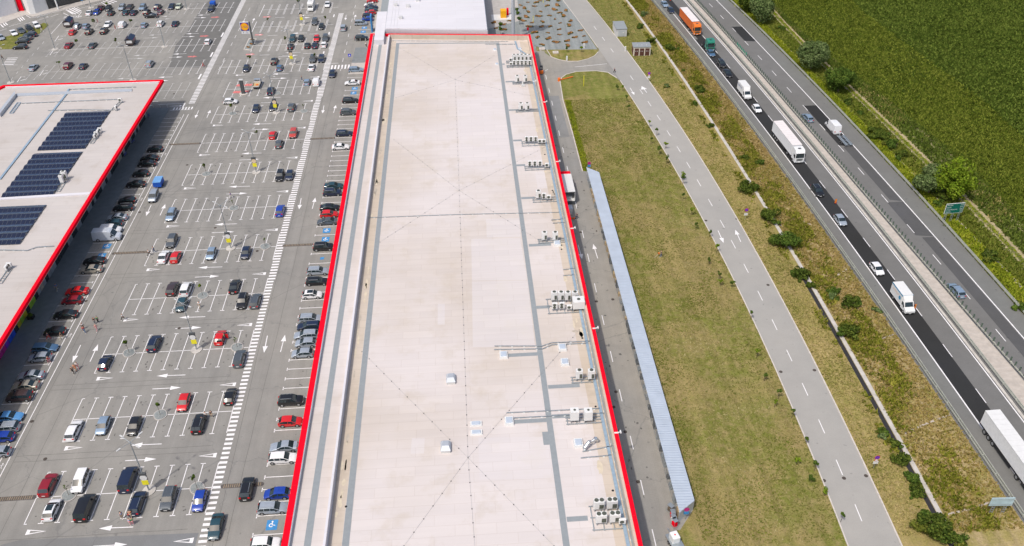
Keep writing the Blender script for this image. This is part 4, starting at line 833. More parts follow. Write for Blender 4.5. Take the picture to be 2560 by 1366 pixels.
# fuel/pump island behind the store
x, y, _ = G(1259, 42); t = thing('playground_slide', 'tall yellow unit on a white slab behind the store', 'equipment', (x, y, 0)); b = MB(); b.box(-4.3, -3.2, 0, 3.2, 2.0, .12); b.build('slab', M['white'], t); b = MB(); b.bbox(-1.1, -1.7, .12, .9, .9, 2.6); b.build('cabinet', M['amber'], t)
t.name = 'fuel_tank_station'
x, y, _ = G(1269, 38); b = MB(); b.bbox(x-.35, y-.6, .12, x+.35, y+.6, 2.4); tag(b.build('fire_cabinet', M['red']), 'narrow red cabinet right of the yellow unit', 'cabinet')
pd = MB(); pd.poly(GL([(1277, 22), (1298, 22), (1303, 39), (1277, 39)]), 0, .03); pd.build('mulch_bed', M['walk'], kind='structure')
# balers / gas cage at store wall
for q, s in (((1422, 465+28), 'behind the lorry'), ((1424, 524), 'below the lorry')):
    x, y, _ = G(*q, 1); x = max(x, 66.0); t = thing('waste_container', 'pale grey waste container by the store wall '+s, 'container', (x, y, 0)); b = MB(); b.bbox(-.6, -.9, .15, .6, .9, 1.6); b.build('bin', M['lgrey'], t); b = MB(); b.box(-.65, -.95, 1.6, .65, .95, 1.68); b.build('lid', M['sheet'], t)

# ================================================= vehicles
CAR = {  # kind: L, W, H, stations (d from nose, width factor, top z, roof? , roof width factor)
 'hatch':  (4.1, 1.76, 1.47, [(0, .80, .55, 0), (.12, .93, .70, 0), (.55, 1, .84, 0), (1.0, 1, .95, 0), (1.72, 1, 1.40, 1), (2.3, 1, 1.47, 1), (2.36, 1, 1.47, 2), (3.1, 1, 1.44, 1), (3.45, .98, 1.38, 1), (3.95, .93, 1.0, 0), (4.05, .9, .75, 0), (4.1, .84, .5, 0)]),
 'sedan':  (4.65, 1.81, 1.44, [(0, .80, .55, 0), (.13, .93, .69, 0), (.6, 1, .82, 0), (1.25, 1, .94, 0), (2.0, 1, 1.36, 1), (2.6, 1, 1.44, 1), (2.66, 1, 1.44, 2), (3.2, 1, 1.40, 1), (3.95, .99, 1.03, 0), (4.5, .94, 1.0, 0), (4.6, .9, .78, 0), (4.65, .84, .5, 0)]),
 'estate': (4.7, 1.81, 1.48, [(0, .80, .55, 0), (.13, .93, .69, 0), (.6, 1, .82, 0), (1.2, 1, .94, 0), (1.95, 1, 1.39, 1), (2.55, 1, 1.47, 1), (2.61, 1, 1.47, 2), (3.5, 1, 1.47, 1), (3.56, 1, 1.47, 2), (4.2, .98, 1.43, 1), (4.58, .94, 1.0, 0), (4.66, .9, .75, 0), (4.7, .84, .5, 0)]),
 'suv':    (4.5, 1.86, 1.66, [(0, .82, .62, 0), (.12, .94, .84, 0), (.5, 1, 1.0, 0), (1.15, 1, 1.08, 0), (1.8, 1, 1.58, 1), (2.4, 1, 1.66, 1), (2.46, 1, 1.66, 2), (3.3, 1, 1.65, 1), (3.36, 1, 1.65, 2), (3.95, .98, 1.60, 1), (4.35, .95, 1.12, 0), (4.45, .92, .8, 0), (4.5, .86, .55, 0)]),
 'mpv':    (4.5, 1.82, 1.72, [(0, .82, .6, 0), (.1, .94, .78, 0), (.4, 1, .95, 0), (.85, 1, 1.07, 0), (1.75, 1, 1.64, 1), (2.4, 1, 1.72, 1), (2.46, 1, 1.72, 2), (3.4, 1, 1.72, 1), (3.46, 1, 1.72, 2), (4.15, .98, 1.68, 1), (4.4, .95, 1.1, 0), (4.47, .92, .8, 0), (4.5, .86, .55, 0)]),
 'minibus': (5.2, 1.98, 1.95, [(0, .84, .65, 0), (.1, .95, .85, 0), (.4, 1, 1.05, 0), (.85, 1, 1.15, 0), (1.55, 1, 1.82, 1), (2.3, 1, 1.95, 1), (2.36, 1, 1.95, 2), (3.6, 1, 1.95, 1), (3.66, 1, 1.95, 2), (4.85, .99, 1.92, 1), (5.08, .97, 1.15, 0), (5.15, .95, .8, 0), (5.2, .9, .55, 0)]),
 'van':    (4.6, 1.85, 1.88, [(0, .84, .62, 0), (.1, .95, .82, 0), (.4, 1, 1.0, 0), (.95, 1, 1.12, 0), (1.6, 1, 1.75, 1), (2.2, 1, 1.88, 1), (2.26, 1, 1.88, 3), (3.6, 1, 1.88, 3), (4.4, .98, 1.84, 3), (4.52, .97, 1.15, 0), (4.57, .95, .8, 0), (4.6, .9, .55, 0)]),
 'sprinter': (6.1, 2.05, 2.6, [(0, .84, .65, 0), (.12, .95, .95, 0), (.45, 1, 1.15, 0), (.95, 1, 1.32, 0), (1.75, 1, 2.3, 1), (2.0, 1, 2.45, 3), (2.5, 1, 2.55, 3), (4.0, 1, 2.6, 3), (5.9, .98, 2.56, 3), (6.02, .98, 1.5, 3), (6.06, .97, .9, 0), (6.1, .92, .6, 0)]),
}
def car_meshes(kind):
    L, W, H, st_ = CAR[kind]; rings = []; zb = .22; big = H > 1.8
    for d, wf, zt, ty in st_:
        w_ = W/2*wf; x = L/2-d
        if ty == 0:
            belt = zt-.07; r = [(0, zb), (w_*.86, zb), (w_, zb+.12), (w_*1.0, max(zb+.2, belt*.72)), (w_*.985, belt), (w_*.93, zt-.025), (w_*.84, zt-.004), (w_*.45, zt+.012), (0, zt+.018)]
        else:
            bl = .98 if not big else (1.2 if H < 2.3 else 1.45); bl = bl if H != 1.66 else 1.1; wr = W/2*(.80 if not big else .88 if H < 2.3 else .93)*min(1, wf+.01)
            r = [(0, zb), (w_*.86, zb), (w_, zb+.12), (w_, bl*.7), (w_*.985, bl-.03), (wr+(w_-wr)*.18, zt-.10), (wr, zt-.03), (wr*.72, zt), (0, zt+.012)]
        rings.append([(x, y, z) for y, z in r]+[(x, -y, z) for y, z in r[-2:0:-1]])
    body = MB(); n = len(rings[0]); V = [p for r in rings for p in r]
    bf = []; bm_ = []; wf_ = []
    for i in range(len(rings)-1):
        a, c = st_[i][3], st_[i+1][3]
        for k in range(n):
            kk = k if k < 8 else 15-k; j = (k+1) % n
            q = (i*n+k, i*n+j, (i+1)*n+j, (i+1)*n+k); gl = False
            if kk in (6, 7) and ((a == 0 and c == 1) or (a == 1 and c == 0)): gl = True
            if kk == 4 and ((a in (1, 2) and c in (1, 2)) and not (a == 1 and c == 2 and 0)): gl = not (abs(st_[i][0]-st_[i+1][0]) < .1)
            if kk == 4 and ((a == 0 and c == 1) or (a == 1 and c == 0 and kind not in ('van', 'sprinter'))): gl = True
            if gl: wf_.append(('windscreen' if kk != 4 and i < 6 else 'rear_window' if kk != 4 else 'side_window_l' if k == 4 else 'side_window_r', q))
            else: bf.append(q); bm_.append(1 if kk in (0, 1) else 0)
    bf += [tuple(range(n-1, -1, -1)), tuple(range((len(rings)-1)*n, len(rings)*n))]; bm_ += [1, 0]
    body.v = V; body.f = bf; body.m = bm_
    win = []
    for nm in ('windscreen', 'rear_window', 'side_window_l', 'side_window_r'):
        fs = [q for n_, q in wf_ if n_ == nm]
        if not fs: continue
        ids = sorted({i for q in fs for i in q}); mp = {i: j for j, i in enumerate(ids)}; wm = MB(); wm.v = [V[i] for i in ids]; wm.f = [[mp[i] for i in q] for q in fs]; wm.m = [0]*len(fs); win.append((nm.replace('_l', '').replace('_r', '') if 'side' in nm else nm, wm))
    wr_ = .33 if not big else .36; xf = L/2-.82 if L < 5.5 else L/2-1.0; xb_ = -L/2+(.78 if L < 5.5 else 1.15)
    for s in (1, -1):
        for x in (xf, xb_): body.cyl((x, s*(W/2-.05), wr_), (x, s*(W/2+.004), wr_), wr_*1.17, wr_*1.17, 16, 1)
    return body, win, (L, W, H, wr_, xf, xb_)
PAL = dict(black=(.010, .010, .012), navy=(.010, .018, .05), blue=(.012, .05, .34), skyblue=(.10, .30, .60), grey=(.11, .125, .14), silver=(.42, .47, .53), bluesilver=(.30, .40, .52), white=(.80, .80, .81), red=(.62, .012, .015), darkred=(.26, .008, .018), maroon=(.11, .012, .03), teal=(.018, .06, .08), champagne=(.42, .39, .33), palegreen=(.50, .54, .42), fadedred=(.50, .06, .045), steel=(.10, .20, .34), brown=(.055, .035, .035), coolwhite=(.56, .60, .66))
PM = {k: paint('car_paint_'+k, v, .35 if k != 'white' else .4, .35 if k in ('silver', 'bluesilver', 'grey', 'steel', 'champagne') else 0.0) for k, v in PAL.items()}
def proto(kind):
    b, w_, (L, W, H, r, xf, xb_) = car_meshes(kind); t = thing('parked_car', '', 'car', (0, 0, -60))
    bo = b.build('body', [PM['grey'], M['black']], t, smooth=kind != 'sprinter'); [q_.build(nm, M['glass'], t, smooth=True) for nm, q_ in w_]
    for o_ in (bo,):
        o_.material_slots[0].link = 'OBJECT'
    wh = MB(); wh.cyl((0, -.10, 0), (0, .10, 0), r, r, 18, 0); wh.cyl((0, .10, 0), (0, .112, 0), r*.66, r*.62, 10, 1); wh.cyl((0, -.10, 0), (0, -.112, 0), r*.66, r*.62, 10, 1)
    w0 = wh.build('wheel', [M['tyre'], M['rim']], t); ws = [w0]
    for k in range(3): o = bpy.data.objects.new('wheel', w0.data); C.objects.link(o); o.parent = t; ws.append(o)
    for o, (x, s) in zip(ws, ((xf, 1), (xf, -1), (xb_, 1), (xb_, -1))): o.location = (x, s*(W/2-.075), r)
    def pair(nm, m, bx):
        o = None
        for s in (1, -1):
            q = MB(); x0, y0, z0, x1, y1, z1 = bx; q.box(x0, min(s*y0, s*y1), z0, x1, max(s*y0, s*y1), z1); o = q.build(nm, m, t)
    zt = CAR[kind][3][1][2]; zr = .78 if kind in ('hatch', 'sedan', 'estate') else .95
    pair('headlight', M['headlight'], (L/2-.16, W*.25, zt-.20, L/2-.045, W*.43, zt-.07)); pair('tail_light', M['tail'], (-L/2+.02, W*.28, zr-.12, -L/2+.14, W*.455, zr+.10))
    pair('mirror', M['black'], (L/2-1.75 if L < 5.5 else L/2-1.9, W/2-.02, .92 if H < 1.8 else 1.2, L/2-1.6 if L < 5.5 else L/2-1.7, W/2+.17, 1.06 if H < 1.8 else 1.5))
    q = MB(); q.box(-L/2-.012, -.26, .5, -L/2+.02, .26, .62); q.build('number_plate', M['plate'], t)
    q = MB(); q.box(L/2-.02, -.26, .38, L/2+.012, .26, .5); q.build('number_plate', M['plate'], t)
    return t
PR = {k: proto(k) for k in CAR}; PU = set(); CARS = []
HD = dict(U=PI/2, D=-PI/2, R=0, L=PI)
KW = dict(hatch='hatchback', sedan='saloon car', estate='estate car', suv='SUV', mpv='people carrier', minibus='minibus van', van='small van', sprinter='tall panel van')
CW = dict(black='black', navy='dark navy', blue='bright blue', skyblue='mid blue', grey='dark grey', silver='silver', bluesilver='bluish silver', white='white', red='bright red', darkred='dark red', maroon='maroon', teal='dark teal', champagne='champagne', palegreen='pale green', fadedred='faded red', steel='steel blue', brown='blackish brown', coolwhite='cool white')
def car(kind, col, px, py, hd, reg, z=0.0, extra=None):
    H = CAR[kind][2]; x, y, _ = G(px, py, z+H*.45)
    h = HD[hd] if isinstance(hd, str) else hd
    if kind in PU: o = dup(PR[kind], (x, y, z), h)
    else: o = PR[kind]; PU.add(kind); o.location = (x, y, z); o.rotation_euler = (0, 0, h)
    for ch in o.children:
        if ch.name.startswith('body'): ch.material_slots[0].link = 'OBJECT'; ch.material_slots[0].material = PM[col]
    CARS.append([o, kind, col, x, y, hd, reg, extra]); return o
def zc(ox, oy, l, sc=5.3333):
    return [(ox+a[2]/sc, oy+a[3]/sc)+(a[0], a[1])+tuple(a[4:]) for a in l]
LIST = []
LIST += zc(0, 1110, [('suv', 'darkred', 640, 540, 'U'), ('mpv', 'white', 1070, 490, 'D'), ('minibus', 'navy', 1705, 460, 'U'), ('hatch', 'white', 690, 870, 'U'), ('minibus', 'black', 1130, 835, 'U'), ('estate', 'navy', 1828, 785, 'U'), ('suv', 'grey', 2245, 720, 'D')])
LIST += zc(440, 1110, [('hatch', 'blue', 315, 750, 'D'), ('sedan', 'teal', 532, 1100, 'D', 'lane'), ('suv', 'black', 945, 590, 'U', 'lane')])
LIST += zc(0, 840, [('estate', 'white', 980, 1255, 'U'), ('hatch', 'bluesilver', 1375, 1190, 'D'), ('hatch', 'black', 1790, 1195, 'D'), ('hatch', 'red', 2450, 880, 'D'), ('suv', 'black', 2560+90, 1165, 'U'), ('hatch', 'navy', 1400, 350, 'U'), ('suv', 'navy', 2055, 95, 'U')])
LIST += zc(440, 840, [('hatch', 'black', 722, 800, 'U'), ('suv', 'grey', 845, 295, 'U'), ('hatch', 'red', 590, 15, 'U')])
LIST += zc(440, 600, [('mpv', 'white', 135, 645, 'U'), ('hatch', 'teal', 75, 860, 'D'), ('sedan', 'black', 780, 615, 'U'), ('suv', 'black', 885, 810, 'D'), ('estate', 'grey', 1062, 805, 'U')])
LIST += zc(0, 600, [('suv', 'brown', 2298, 645, 'U'), ('sedan', 'white', 2180, 220, 'U'), ('hatch', 'red', 2342, 220, 'U'), ('suv', 'grey', 2290, 10, 'D')])
LIST += zc(440, 400, [('hatch', 'bluesilver', 470, 1245, 'D'), ('hatch', 'navy', 930, 1235, 'D'), ('suv', 'blue', 1390, 670, 'U'), ('suv', 'black', 1388, 205, 'D'), ('hatch', 'navy', 1516, 200, 'D')])
LIST += zc(0, 400, [('estate', 'bluesilver', 2282, 725, 'D')])
LIST += zc(440, 200, [('hatch', 'red', 1290, 730, 'U'), ('suv', 'fadedred', 1565, 708, 'D'), ('hatch', 'grey', 1375, 848, 'U'), ('hatch', 'navy', 1068, 380, 'D'), ('sedan', 'navy', 1295, 350, 'D'), ('suv', 'grey', 1540, 358, 'U'), ('hatch', 'white', 725, 285, 'R', 'lane')])
LIST += zc(440, 0, [('mpv', 'navy', 1265, 1208, 'U'), ('hatch', 'bluesilver', 1747, 1092, 'U'), ('van', 'white', 1872, 1088, 'U'), ('suv', 'black', 1310, 812, 'U'), ('hatch', 'navy', 940, 910, 'D'), ('hatch', 'steel', 1382, 900, 'U'), ('suv', 'grey', 1825, 780, 'D'), ('suv', 'navy', 1940, 782, 'D'), ('sedan', 'white', 1807, 897, 'U'), ('sedan', 'navy', 2085, 980, 'D', 'lane'), ('mpv', 'silver', 2232, 367, 'U', 'lane'),
  ('suv', 'teal', 1555, 512, 'D'), ('hatch', 'black', 1668, 512, 'D'), ('hatch', 'red', 1875, 510, 'D'), ('suv', 'grey', 1993, 505, 'D'), ('hatch', 'black', 1528, 617, 'U'), ('hatch', 'black', 1752, 605, 'U'), ('sedan', 'navy', 1855, 600, 'U'), ('hatch', 'white', 1973, 592, 'U'), ('suv', 'grey', 1850, 287, 'D'), ('hatch', 'black', 1940, 353, 'D'), ('sedan', 'white', 2020, 58, 'D'), ('hatch', 'white', 425, 553, 'U'), ('suv', 'navy', 470, 115, 'D')])
LIST += zc(0, 0, [('sedan', 'white', 1195, 167, 'U'), ('hatch', 'blue', 1290, 162, 'D'), ('sedan', 'maroon', 1345, 105, 'U'), ('hatch', 'black', 1445, 110, 'D'), ('hatch', 'black', 1480, 172, 'U'), ('suv', 'silver', 1627, 98, 'D'), ('sedan', 'brown', 1730, 95, 'D'), ('sedan', 'teal', 1680, 162, 'U'), ('sedan', 'navy', 1783, 165, 'U'), ('suv', 'bluesilver', 1903, 97, 'D'), ('suv', 'black', 1957, 160, 'U'), ('suv', 'navy', 2100, 90, 'U'), ('hatch', 'maroon', 2140, 157, 'U'), ('sedan', 'black', 2018, 212, 'L', 'lane'), ('sedan', 'navy', 2290, 85, 'D'), ('hatch', 'palegreen', 2383, 85, 'D'),
  ('estate', 'silver', 1033, 347, 'U'), ('hatch', 'bluesilver', 1145, 345, 'U'), ('sedan', 'white', 1438, 322, 'D'), ('van', 'white', 1632, 325, 'U'), ('hatch', 'bluesilver', 1922, 332, 'U'), ('suv', 'white', 2140, 312, 'U'), ('sedan', 'navy', 2337, 312, 'U'), ('hatch', 'red', 968, 427, 'U'), ('suv', 'black', 1188, 417, 'U'), ('suv', 'black', 1386, 410, 'U'), ('sedan', 'darkred', 918, 602, 'U'), ('sedan', 'grey', 1233, 602, 'U'), ('sedan', 'silver', 445, 897, 'U'), ('suv', 'maroon', 908, 870, 'U'), ('hatch', 'navy', 1110, 880, 'U'), ('suv', 'silver', 1995, 847, 'U')])
LIST += zc(0, 0, [('suv', 'white', 485, 337, -.95, 'isl'), ('suv', 'black', 388, 375, -.95, 'isl'), ('sedan', 'grey', 280, 405, -.95, 'isl'), ('sedan', 'white', 180, 437, -.95, 'isl'), ('hatch', 'silver', 12, 500, -.95, 'isl'), ('suv', 'navy', 400, 462, 'L', 'isl2'), ('sedan', 'grey', 333, 507, 'L', 'isl2'), ('estate', 'black', 298, 555, 'L', 'isl2'), ('estate', 'black', 267, 627, 'L', 'isl2')])
for a in LIST: car(a[2], a[3], a[0], a[1], a[4], a[5] if len(a) > 5 else 'row')
# stalls beside the big store: x fixed, y from the photograph
for kind, col, px, py, hd in [(k[2], k[3], k[0], k[1], k[4]) for k in zc(440, 1110, [('sedan', 'silver', 1440, 35, 'L'), ('estate', 'white', 1420, 185, 'R'), ('hatch', 'blue', 1345, 660, 'L'), ('estate', 'silver', 1290, 850, 'R'), ('suv', 'white', 1190, 1330, 'R')])+zc(440, 840, [('suv', 'black', 1530, 855, 'R'), ('hatch', 'red', 1525, 1140, 'R'), ('hatch', 'silver', 1730, 92, 'L'), ('hatch', 'silver', 1685, 230, 'L')])+zc(440, 600, [('suv', 'black', 1965, 88, 'R'), ('estate', 'silver', 1890, 413, 'R'), ('estate', 'black', 1880, 550, 'R'), ('hatch', 'white', 1815, 728, 'R'), ('estate', 'silver', 1795, 1045, 'R'), ('estate', 'navy', 1775, 1147, 'L'), ('estate', 'silver', 1735, 1265, 'L')])+zc(440, 400, [('sedan', 'teal', 2100, 345, 'R'), ('suv', 'navy', 2085, 432, 'R'), ('sedan', 'black', 2050, 632, 'R'), ('hatch', 'red', 2040, 722, 'R'), ('sedan', 'grey', 2015, 820, 'L')])+zc(440, 200, [('sedan', 'white', 2350, 37, 'L'), ('estate', 'black', 2325, 272, 'R'), ('suv', 'grey', 2295, 428, 'R'), ('estate', 'navy', 2245, 712, 'R'), ('sedan', 'white', 2195, 890, 'R')])+zc(440, 0, [('estate', 'bluesilver', 2400, 928, 'R')])+zc(880, 0, [('hatch', 'red', 270, 8, 'L'), ('hatch', 'white', 235, 60, 'L'), ('sedan', 'navy', 260, 95, 'R'), ('sedan', 'teal', 255, 130, 'R'), ('hatch', 'red', 245, 166, 'L'), ('hatch', 'navy', 215, 206, 'R'), ('hatch', 'blue', 205, 252, 'L'), ('mpv', 'silver', 120, 305, 'R'), ('suv', 'black', 125, 507, 'R')])]:
    o = car(kind, col, px, py, hd, 'store'); 
    if py > 150: o.location.x = max(min(o.location.x, 11.2), 10.0)
for kind, col, px, py, hd in [(k[2], k[3], k[0], k[1], k[4]) for k in zc(0, 200, [('hatch', 'black', 2065, 922, 'L'), ('sedan', 'black', 1990, 1045, 'L'), ('sedan', 'black', 1958, 1115, 'L'), ('hatch', 'black', 1875, 1247, 'L')])+zc(0, 400, [('sedan', 'black', 1808, 322, 'L'), ('hatch', 'black', 1690, 540, 'L'), ('estate', 'black', 1640, 635, 'L'), ('sedan', 'silver', 1562, 765, 'L'), ('hatch', 'teal', 1515, 845, 'L'), ('van', 'white', 1480, 925, 'R'), ('sprinter', 'coolwhite', 1425, 1000, 'R')])+zc(0, 600, [('sedan', 'black', 1255, 277, 'L'), ('sedan', 'champagne', 1215, 390, 'L'), ('sedan', 'red', 1025, 682, 'L'), ('hatch', 'darkred', 958, 805, 'L'), ('sedan', 'black', 872, 993, 'L'), ('hatch', 'black', 727, 1217, 'L')])+zc(0, 840, [('estate', 'steel', 600, 158, 'R'), ('hatch', 'silver', 532, 285, 'L'), ('sedan', 'silver', 412, 527, 'L'), ('sedan', 'champagne', 338, 662, 'L'), ('suv', 'brown', 256, 802, 'L'), ('sedan', 'skyblue', 120, 1078, 'R'), ('estate', 'silver', 70, 1218, 'L'), ('hatch', 'blue', 20, 1350, 'L')])]:
    car(kind, col, px, py, hd, 'solar')
car('hatch', 'silver', -6, 1130, 'L', 'solar')
# highway traffic
HWc = off(cC, -1.85)
def hw_head(y, sgn): 
    x0, x1 = xat(cC, y+4), xat(cC, y-4); return math.atan2(-8*sgn, (x1-x0)*sgn)
for kind, col, px, py, sg in [('sedan', 'bluesilver', 1661.5, 10.5, 1), ('hatch', 'navy', 1677, 26, 1), ('hatch', 'steel', 1777.5, 133, 1), ('suv', 'black', 1803.5, 158.5, 1), ('sedan', 'black', 1818.5, 183, 1), ('hatch', 'white', 1892, 271.5, 1), ('suv', 'black', 2043.5, 476.5, 1), ('hatch', 'silver', 2101, 550, 1), ('hatch', 'white', 2192.5, 671.5, 1), ('estate', 'bluesilver', 2019, 293.5, -1), ('sprinter', 'white', 2083, 315, -1), ('estate', 'bluesilver', 2391, 725, -1)]:
    y = G(px, py)[1]; car(kind, col, px, py, hw_head(y, sg), 'hwl' if sg > 0 else 'hwr', .056)
x, y, _ = G(383, 490, .8); car('mpv', 'silver', 383.5, 490, -PI/2+.03, 'lane')
# labels: each car singled out by look, row and place in its row
def rowname(c):
    x, y = c[3], c[4]
    if x > -38 and y < 186:
        k = int((y+1)//P); h = 'lower' if (y-k*P) < 5.3 else 'upper'; return ('row', k, h, '%s half of %s double row from bottom' % (h, ORD[k+1]))
    if x > -38: k = 0 if y < 199 else (1 if y < 216 else 2); h = 'lower' if y-(186+16.9*k) < 5.2 else 'upper'; return ('far', k, h, '%s half of %s row of double-lined bays' % (h, ('nearest', 'middle', 'farthest')[k]))
    ks = (152, 169.5, 187.5, 205, 222.8, 400); k = max(i for i in range(5) if y > ks[i]-1.5); h = 'lower' if y-ks[k] < 5.8 else 'upper'
    return ('fl', k, h, '%s half of %s row beyond solar store' % (h, ORD[k+1]))
buckets = {}
for c in CARS:
    if c[6] == 'row': r = rowname(c); buckets.setdefault(r, []).append(c)
    else: buckets.setdefault((c[6],), []).append(c)
for k, l in buckets.items():
    if len(k) == 4:
        l.sort(key=lambda c: c[3])
        for i, c in enumerate(l): c[0]['label'] = '%s %s, %s from left, %s' % (CW[c[2]], KW[c[1]].replace(' car', '') if len(CW[c[2]]+KW[c[1]]) > 22 else KW[c[1]], ORD[i+1], k[3]) if len(l) > 1 else '%s %s alone in %s' % (CW[c[2]], KW[c[1]], k[3]); c[0]['group'] = 'cars parked in the double rows'
    elif k[0] in ('store', 'solar'):
        l.sort(key=lambda c: c[4])
        for i, c in enumerate(l): c[0]['label'] = '%s %s, %s from bottom beside the %s' % (CW[c[2]], KW[c[1]], ORD[i+1], 'middle store' if k[0] == 'store' else 'solar store'); c[0]['group'] = 'cars parked along the store fronts'
    elif k[0] in ('isl', 'isl2'):
        l.sort(key=lambda c: c[4])
        for i, c in enumerate(l): c[0]['label'] = '%s %s, %s from bottom, parked %s of the grass island' % (CW[c[2]], KW[c[1]], ORD[i+1], 'above' if k[0] == 'isl' else 'right'); c[0]['group'] = 'cars round the grass island'
    elif k[0] == 'lane':
        l.sort(key=lambda c: c[4])
        for i, c in enumerate(l): c[0]['label'] = '%s %s in a drive aisle outside the bays, %s from bottom' % (CW[c[2]], KW[c[1]], ORD[i+1]); c[0]['group'] = 'cars in the drive aisles'
    else:
        l.sort(key=lambda c: c[4])
        for i, c in enumerate(l): c[0]['label'] = '%s %s on the highway, %s carriageway, %s car from the bottom' % (CW[c[2]], KW[c[1]], 'near' if k[0] == 'hwl' else 'far', ORD[i+1]); c[0]['group'] = 'cars on the highway'; c[0].name = 'moving_car'
for c in CARS:
    if c[1] in ('van', 'sprinter', 'minibus'): c[0]['category'] = 'van'; c[0].name = 'panel_van' if c[1] != 'minibus' else 'minibus'
# per-car extras: panoramic roofs, roof rails
def roofbit(o, kind, nm, m, x0, x1, yw, z, t_=.02):
    b = MB(); b.box(x0, -yw, z, x1, yw, z+t_); b.build(nm, m, o)
for c in CARS:
    if c[1] == 'hatch' and c[2] == 'white' and (c[6] == 'store' or (c[6] == 'row' and c[4] < 8)): roofbit(c[0], '', 'glass_roof', M['glass'], -.9, .25, .5, 1.465)
    if c[1] in ('estate', 'suv') and c[2] in ('silver', 'black', 'navy', 'grey', 'bluesilver'):
        H = CAR[c[1]][2]; b = MB()
        for s in (1, -1):
            b = MB(); b.box(-1.6, s*.62-.025, H-.03, .3, s*.62+.025, H+.05); b.build('roof_rail', M['galv'], c[0])
for c in CARS:                                              # opened boots / doors seen in the photograph
    if c[1] == 'hatch' and c[2] == 'red' and c[6] == 'row' and 30 < c[4] < 46:
        b = MB(); b.add([(-1.75, -.6, 1.45), (-1.75, .6, 1.45), (-2.35, .55, 1.95), (-2.35, -.55, 1.95)], [(0, 1, 2, 3)]); b.v += []; o = b.build('open_tailgate', PM['red'], c[0]); b = MB(); b.box(-.1, -1.55, .35, .0, -.88, 1.35); b.build('open_door', PM['red'], c[0])
def wheelset(t, xs, w, r=.5, dual=False):
    for x in xs:
        for s in (1, -1):
            b = MB(); b.cyl((x, s*(w/2-.28), r), (x, s*w/2, r), r, r, 18, 0); b.cyl((x, s*w/2, r), (x, s*(w/2+.015), r), r*.55, r*.5, 12, 1); b.build('wheel', [M['tyre'], M['rim']], t)
def trailer(loc, h, col_side, col_top, label, L=13.6, name='semi_trailer', H=2.75, zf=1.2, xo=0):
    t = thing(name, label, 'trailer', loc, h)
    b = MB(); b.box(-L/2, -1.27, zf, L/2, 1.27, zf+H, 0); b.build('box_body', col_side, t)
    b = MB(); b.box(-L/2-.02, -1.3, zf+H+.002, L/2+.02, 1.3, zf+H+.06); b.build('roof', col_top, t)
    b = MB(); i = -L/2+1
    while i < L/2-.4: b.box(i, -1.3, zf+H+.062, i+.04, 1.3, zf+H+.075); i += 1.15
    b.build('roof_seams', M['lgrey'], t)
    b = MB(); b.box(-L/2, -1.1, .95, L/2, 1.1, zf-.004); [b.box(-L/2+4.9, s*1.2-.04, .45, L/2-4.2, s*1.2+.04, 1.1) for s in (-1, 1)]; b.build('chassis', M['black'], t)
    wheelset(t, (-L/2+1.6, -L/2+2.9, -L/2+4.2), 2.5); b = MB(); [b.box(-L/2-.03, s*1.0-.2, .95, -L/2, s*1.0+.2, 1.1) for s in (-1, 1)]; b.build('tail_light', M['tail'], t)
    return t
def tractor(loc, h, col, label, fairing=True, roofhatch=True):
    t = thing('truck_tractor', label, 'truck', loc, h); m = col
    b = MB(); v = []; prof = [(1.15, .45), (1.2, 1.6), (1.08, 2.25), (.9, 3.25), (.6, 3.72), (-1.1, 3.85), (-1.15, .9)]
    n = len(prof); v = [(x, -1.22, z) for x, z in prof]+[(x, 1.22, z) for x, z in prof]
    b.add(v, [tuple(range(n)), tuple(range(2*n-1, n-1, -1))]+[(i, (i+1) % n, n+(i+1) % n, n+i) for i in range(n)]); b.build('cab', m, t)
    b = MB(); b.add([(1.20, -1.08, 1.72), (1.20, 1.08, 1.72), (1.10, 1.08, 2.32), (.96, 1.0, 2.95), (.96, -1.0, 2.95), (1.10, -1.08, 2.32)], [(0, 1, 2, 5), (5, 2, 3, 4)]); b.build('windscreen', M['glass'], t)
    for s in (1, -1): b = MB(); b.box(.0, s*1.225-.01, 1.8, .85, s*1.225+.01, 2.5); b.build('side_window', M['glass'], t)
    b = MB(); b.box(.95, -1.15, 3.0, 1.22, 1.15, 3.08); b.build('sun_visor', m, t)
    b = MB(); [b.box(1.2, -.8, z, 1.225, .8, z+.08) for z in (1.0, 1.15, 1.3, 1.45)]; b.build('radiator_grille', M['grille'], t)
    for s in (1, -1):
        b = MB(); b.box(1.15, s*.95-.18, .62, 1.26, s*.95+.18, .82); b.build('headlight', M['headlight'], t)
        b = MB(); b.box(.95, s*1.36-.12, 1.8, 1.05, s*1.36+.12, 2.6); b.build('mirror', M['black'], t)
    b = MB(); b.box(-.3, -.35, 3.83, .25, .35, 3.88); b.build('roof_hatch', M['dgrey'], t)
    b = MB(); b.box(-5.2, -.5, .75, -1.1, .5, 1.05); b.box(-2.6, -1.2, .5, -1.3, -.55, .95); b.box(-2.6, .55, .5, -1.3, 1.2, .95); b.build('chassis', M['black'], t)
    wheelset(t, (-.1, -3.9), 2.45); b = MB(); b.box(1.2, -.26, .5, 1.27, .26, .62); b.build('number_plate', M['plate'], t)
    return t
def combo(fx, fy_, sg, side, top, cabm, lt_, lc):            # front of the tractor at (fx, fy_)
    h = hw_head(fy_+6*sg, sg); d = Vector((math.cos(h), math.sin(h))); p = Vector((fx, fy_))
    c = p-d*1.2; tractor((c.x, c.y, .062), h, cabm, lc)
    if lt_: c = p-d*(2.75+6.8); trailer((c.x, c.y, .062), h, side, top, lt_)
P_or = paint('truck_paint_orange', (.80, .20, .015), .4, 0); P_gr = paint('truck_paint_green', (.02, .22, .15), .4, 0); P_wh = paint('truck_paint_white', (.80, .80, .80), .4, 0)
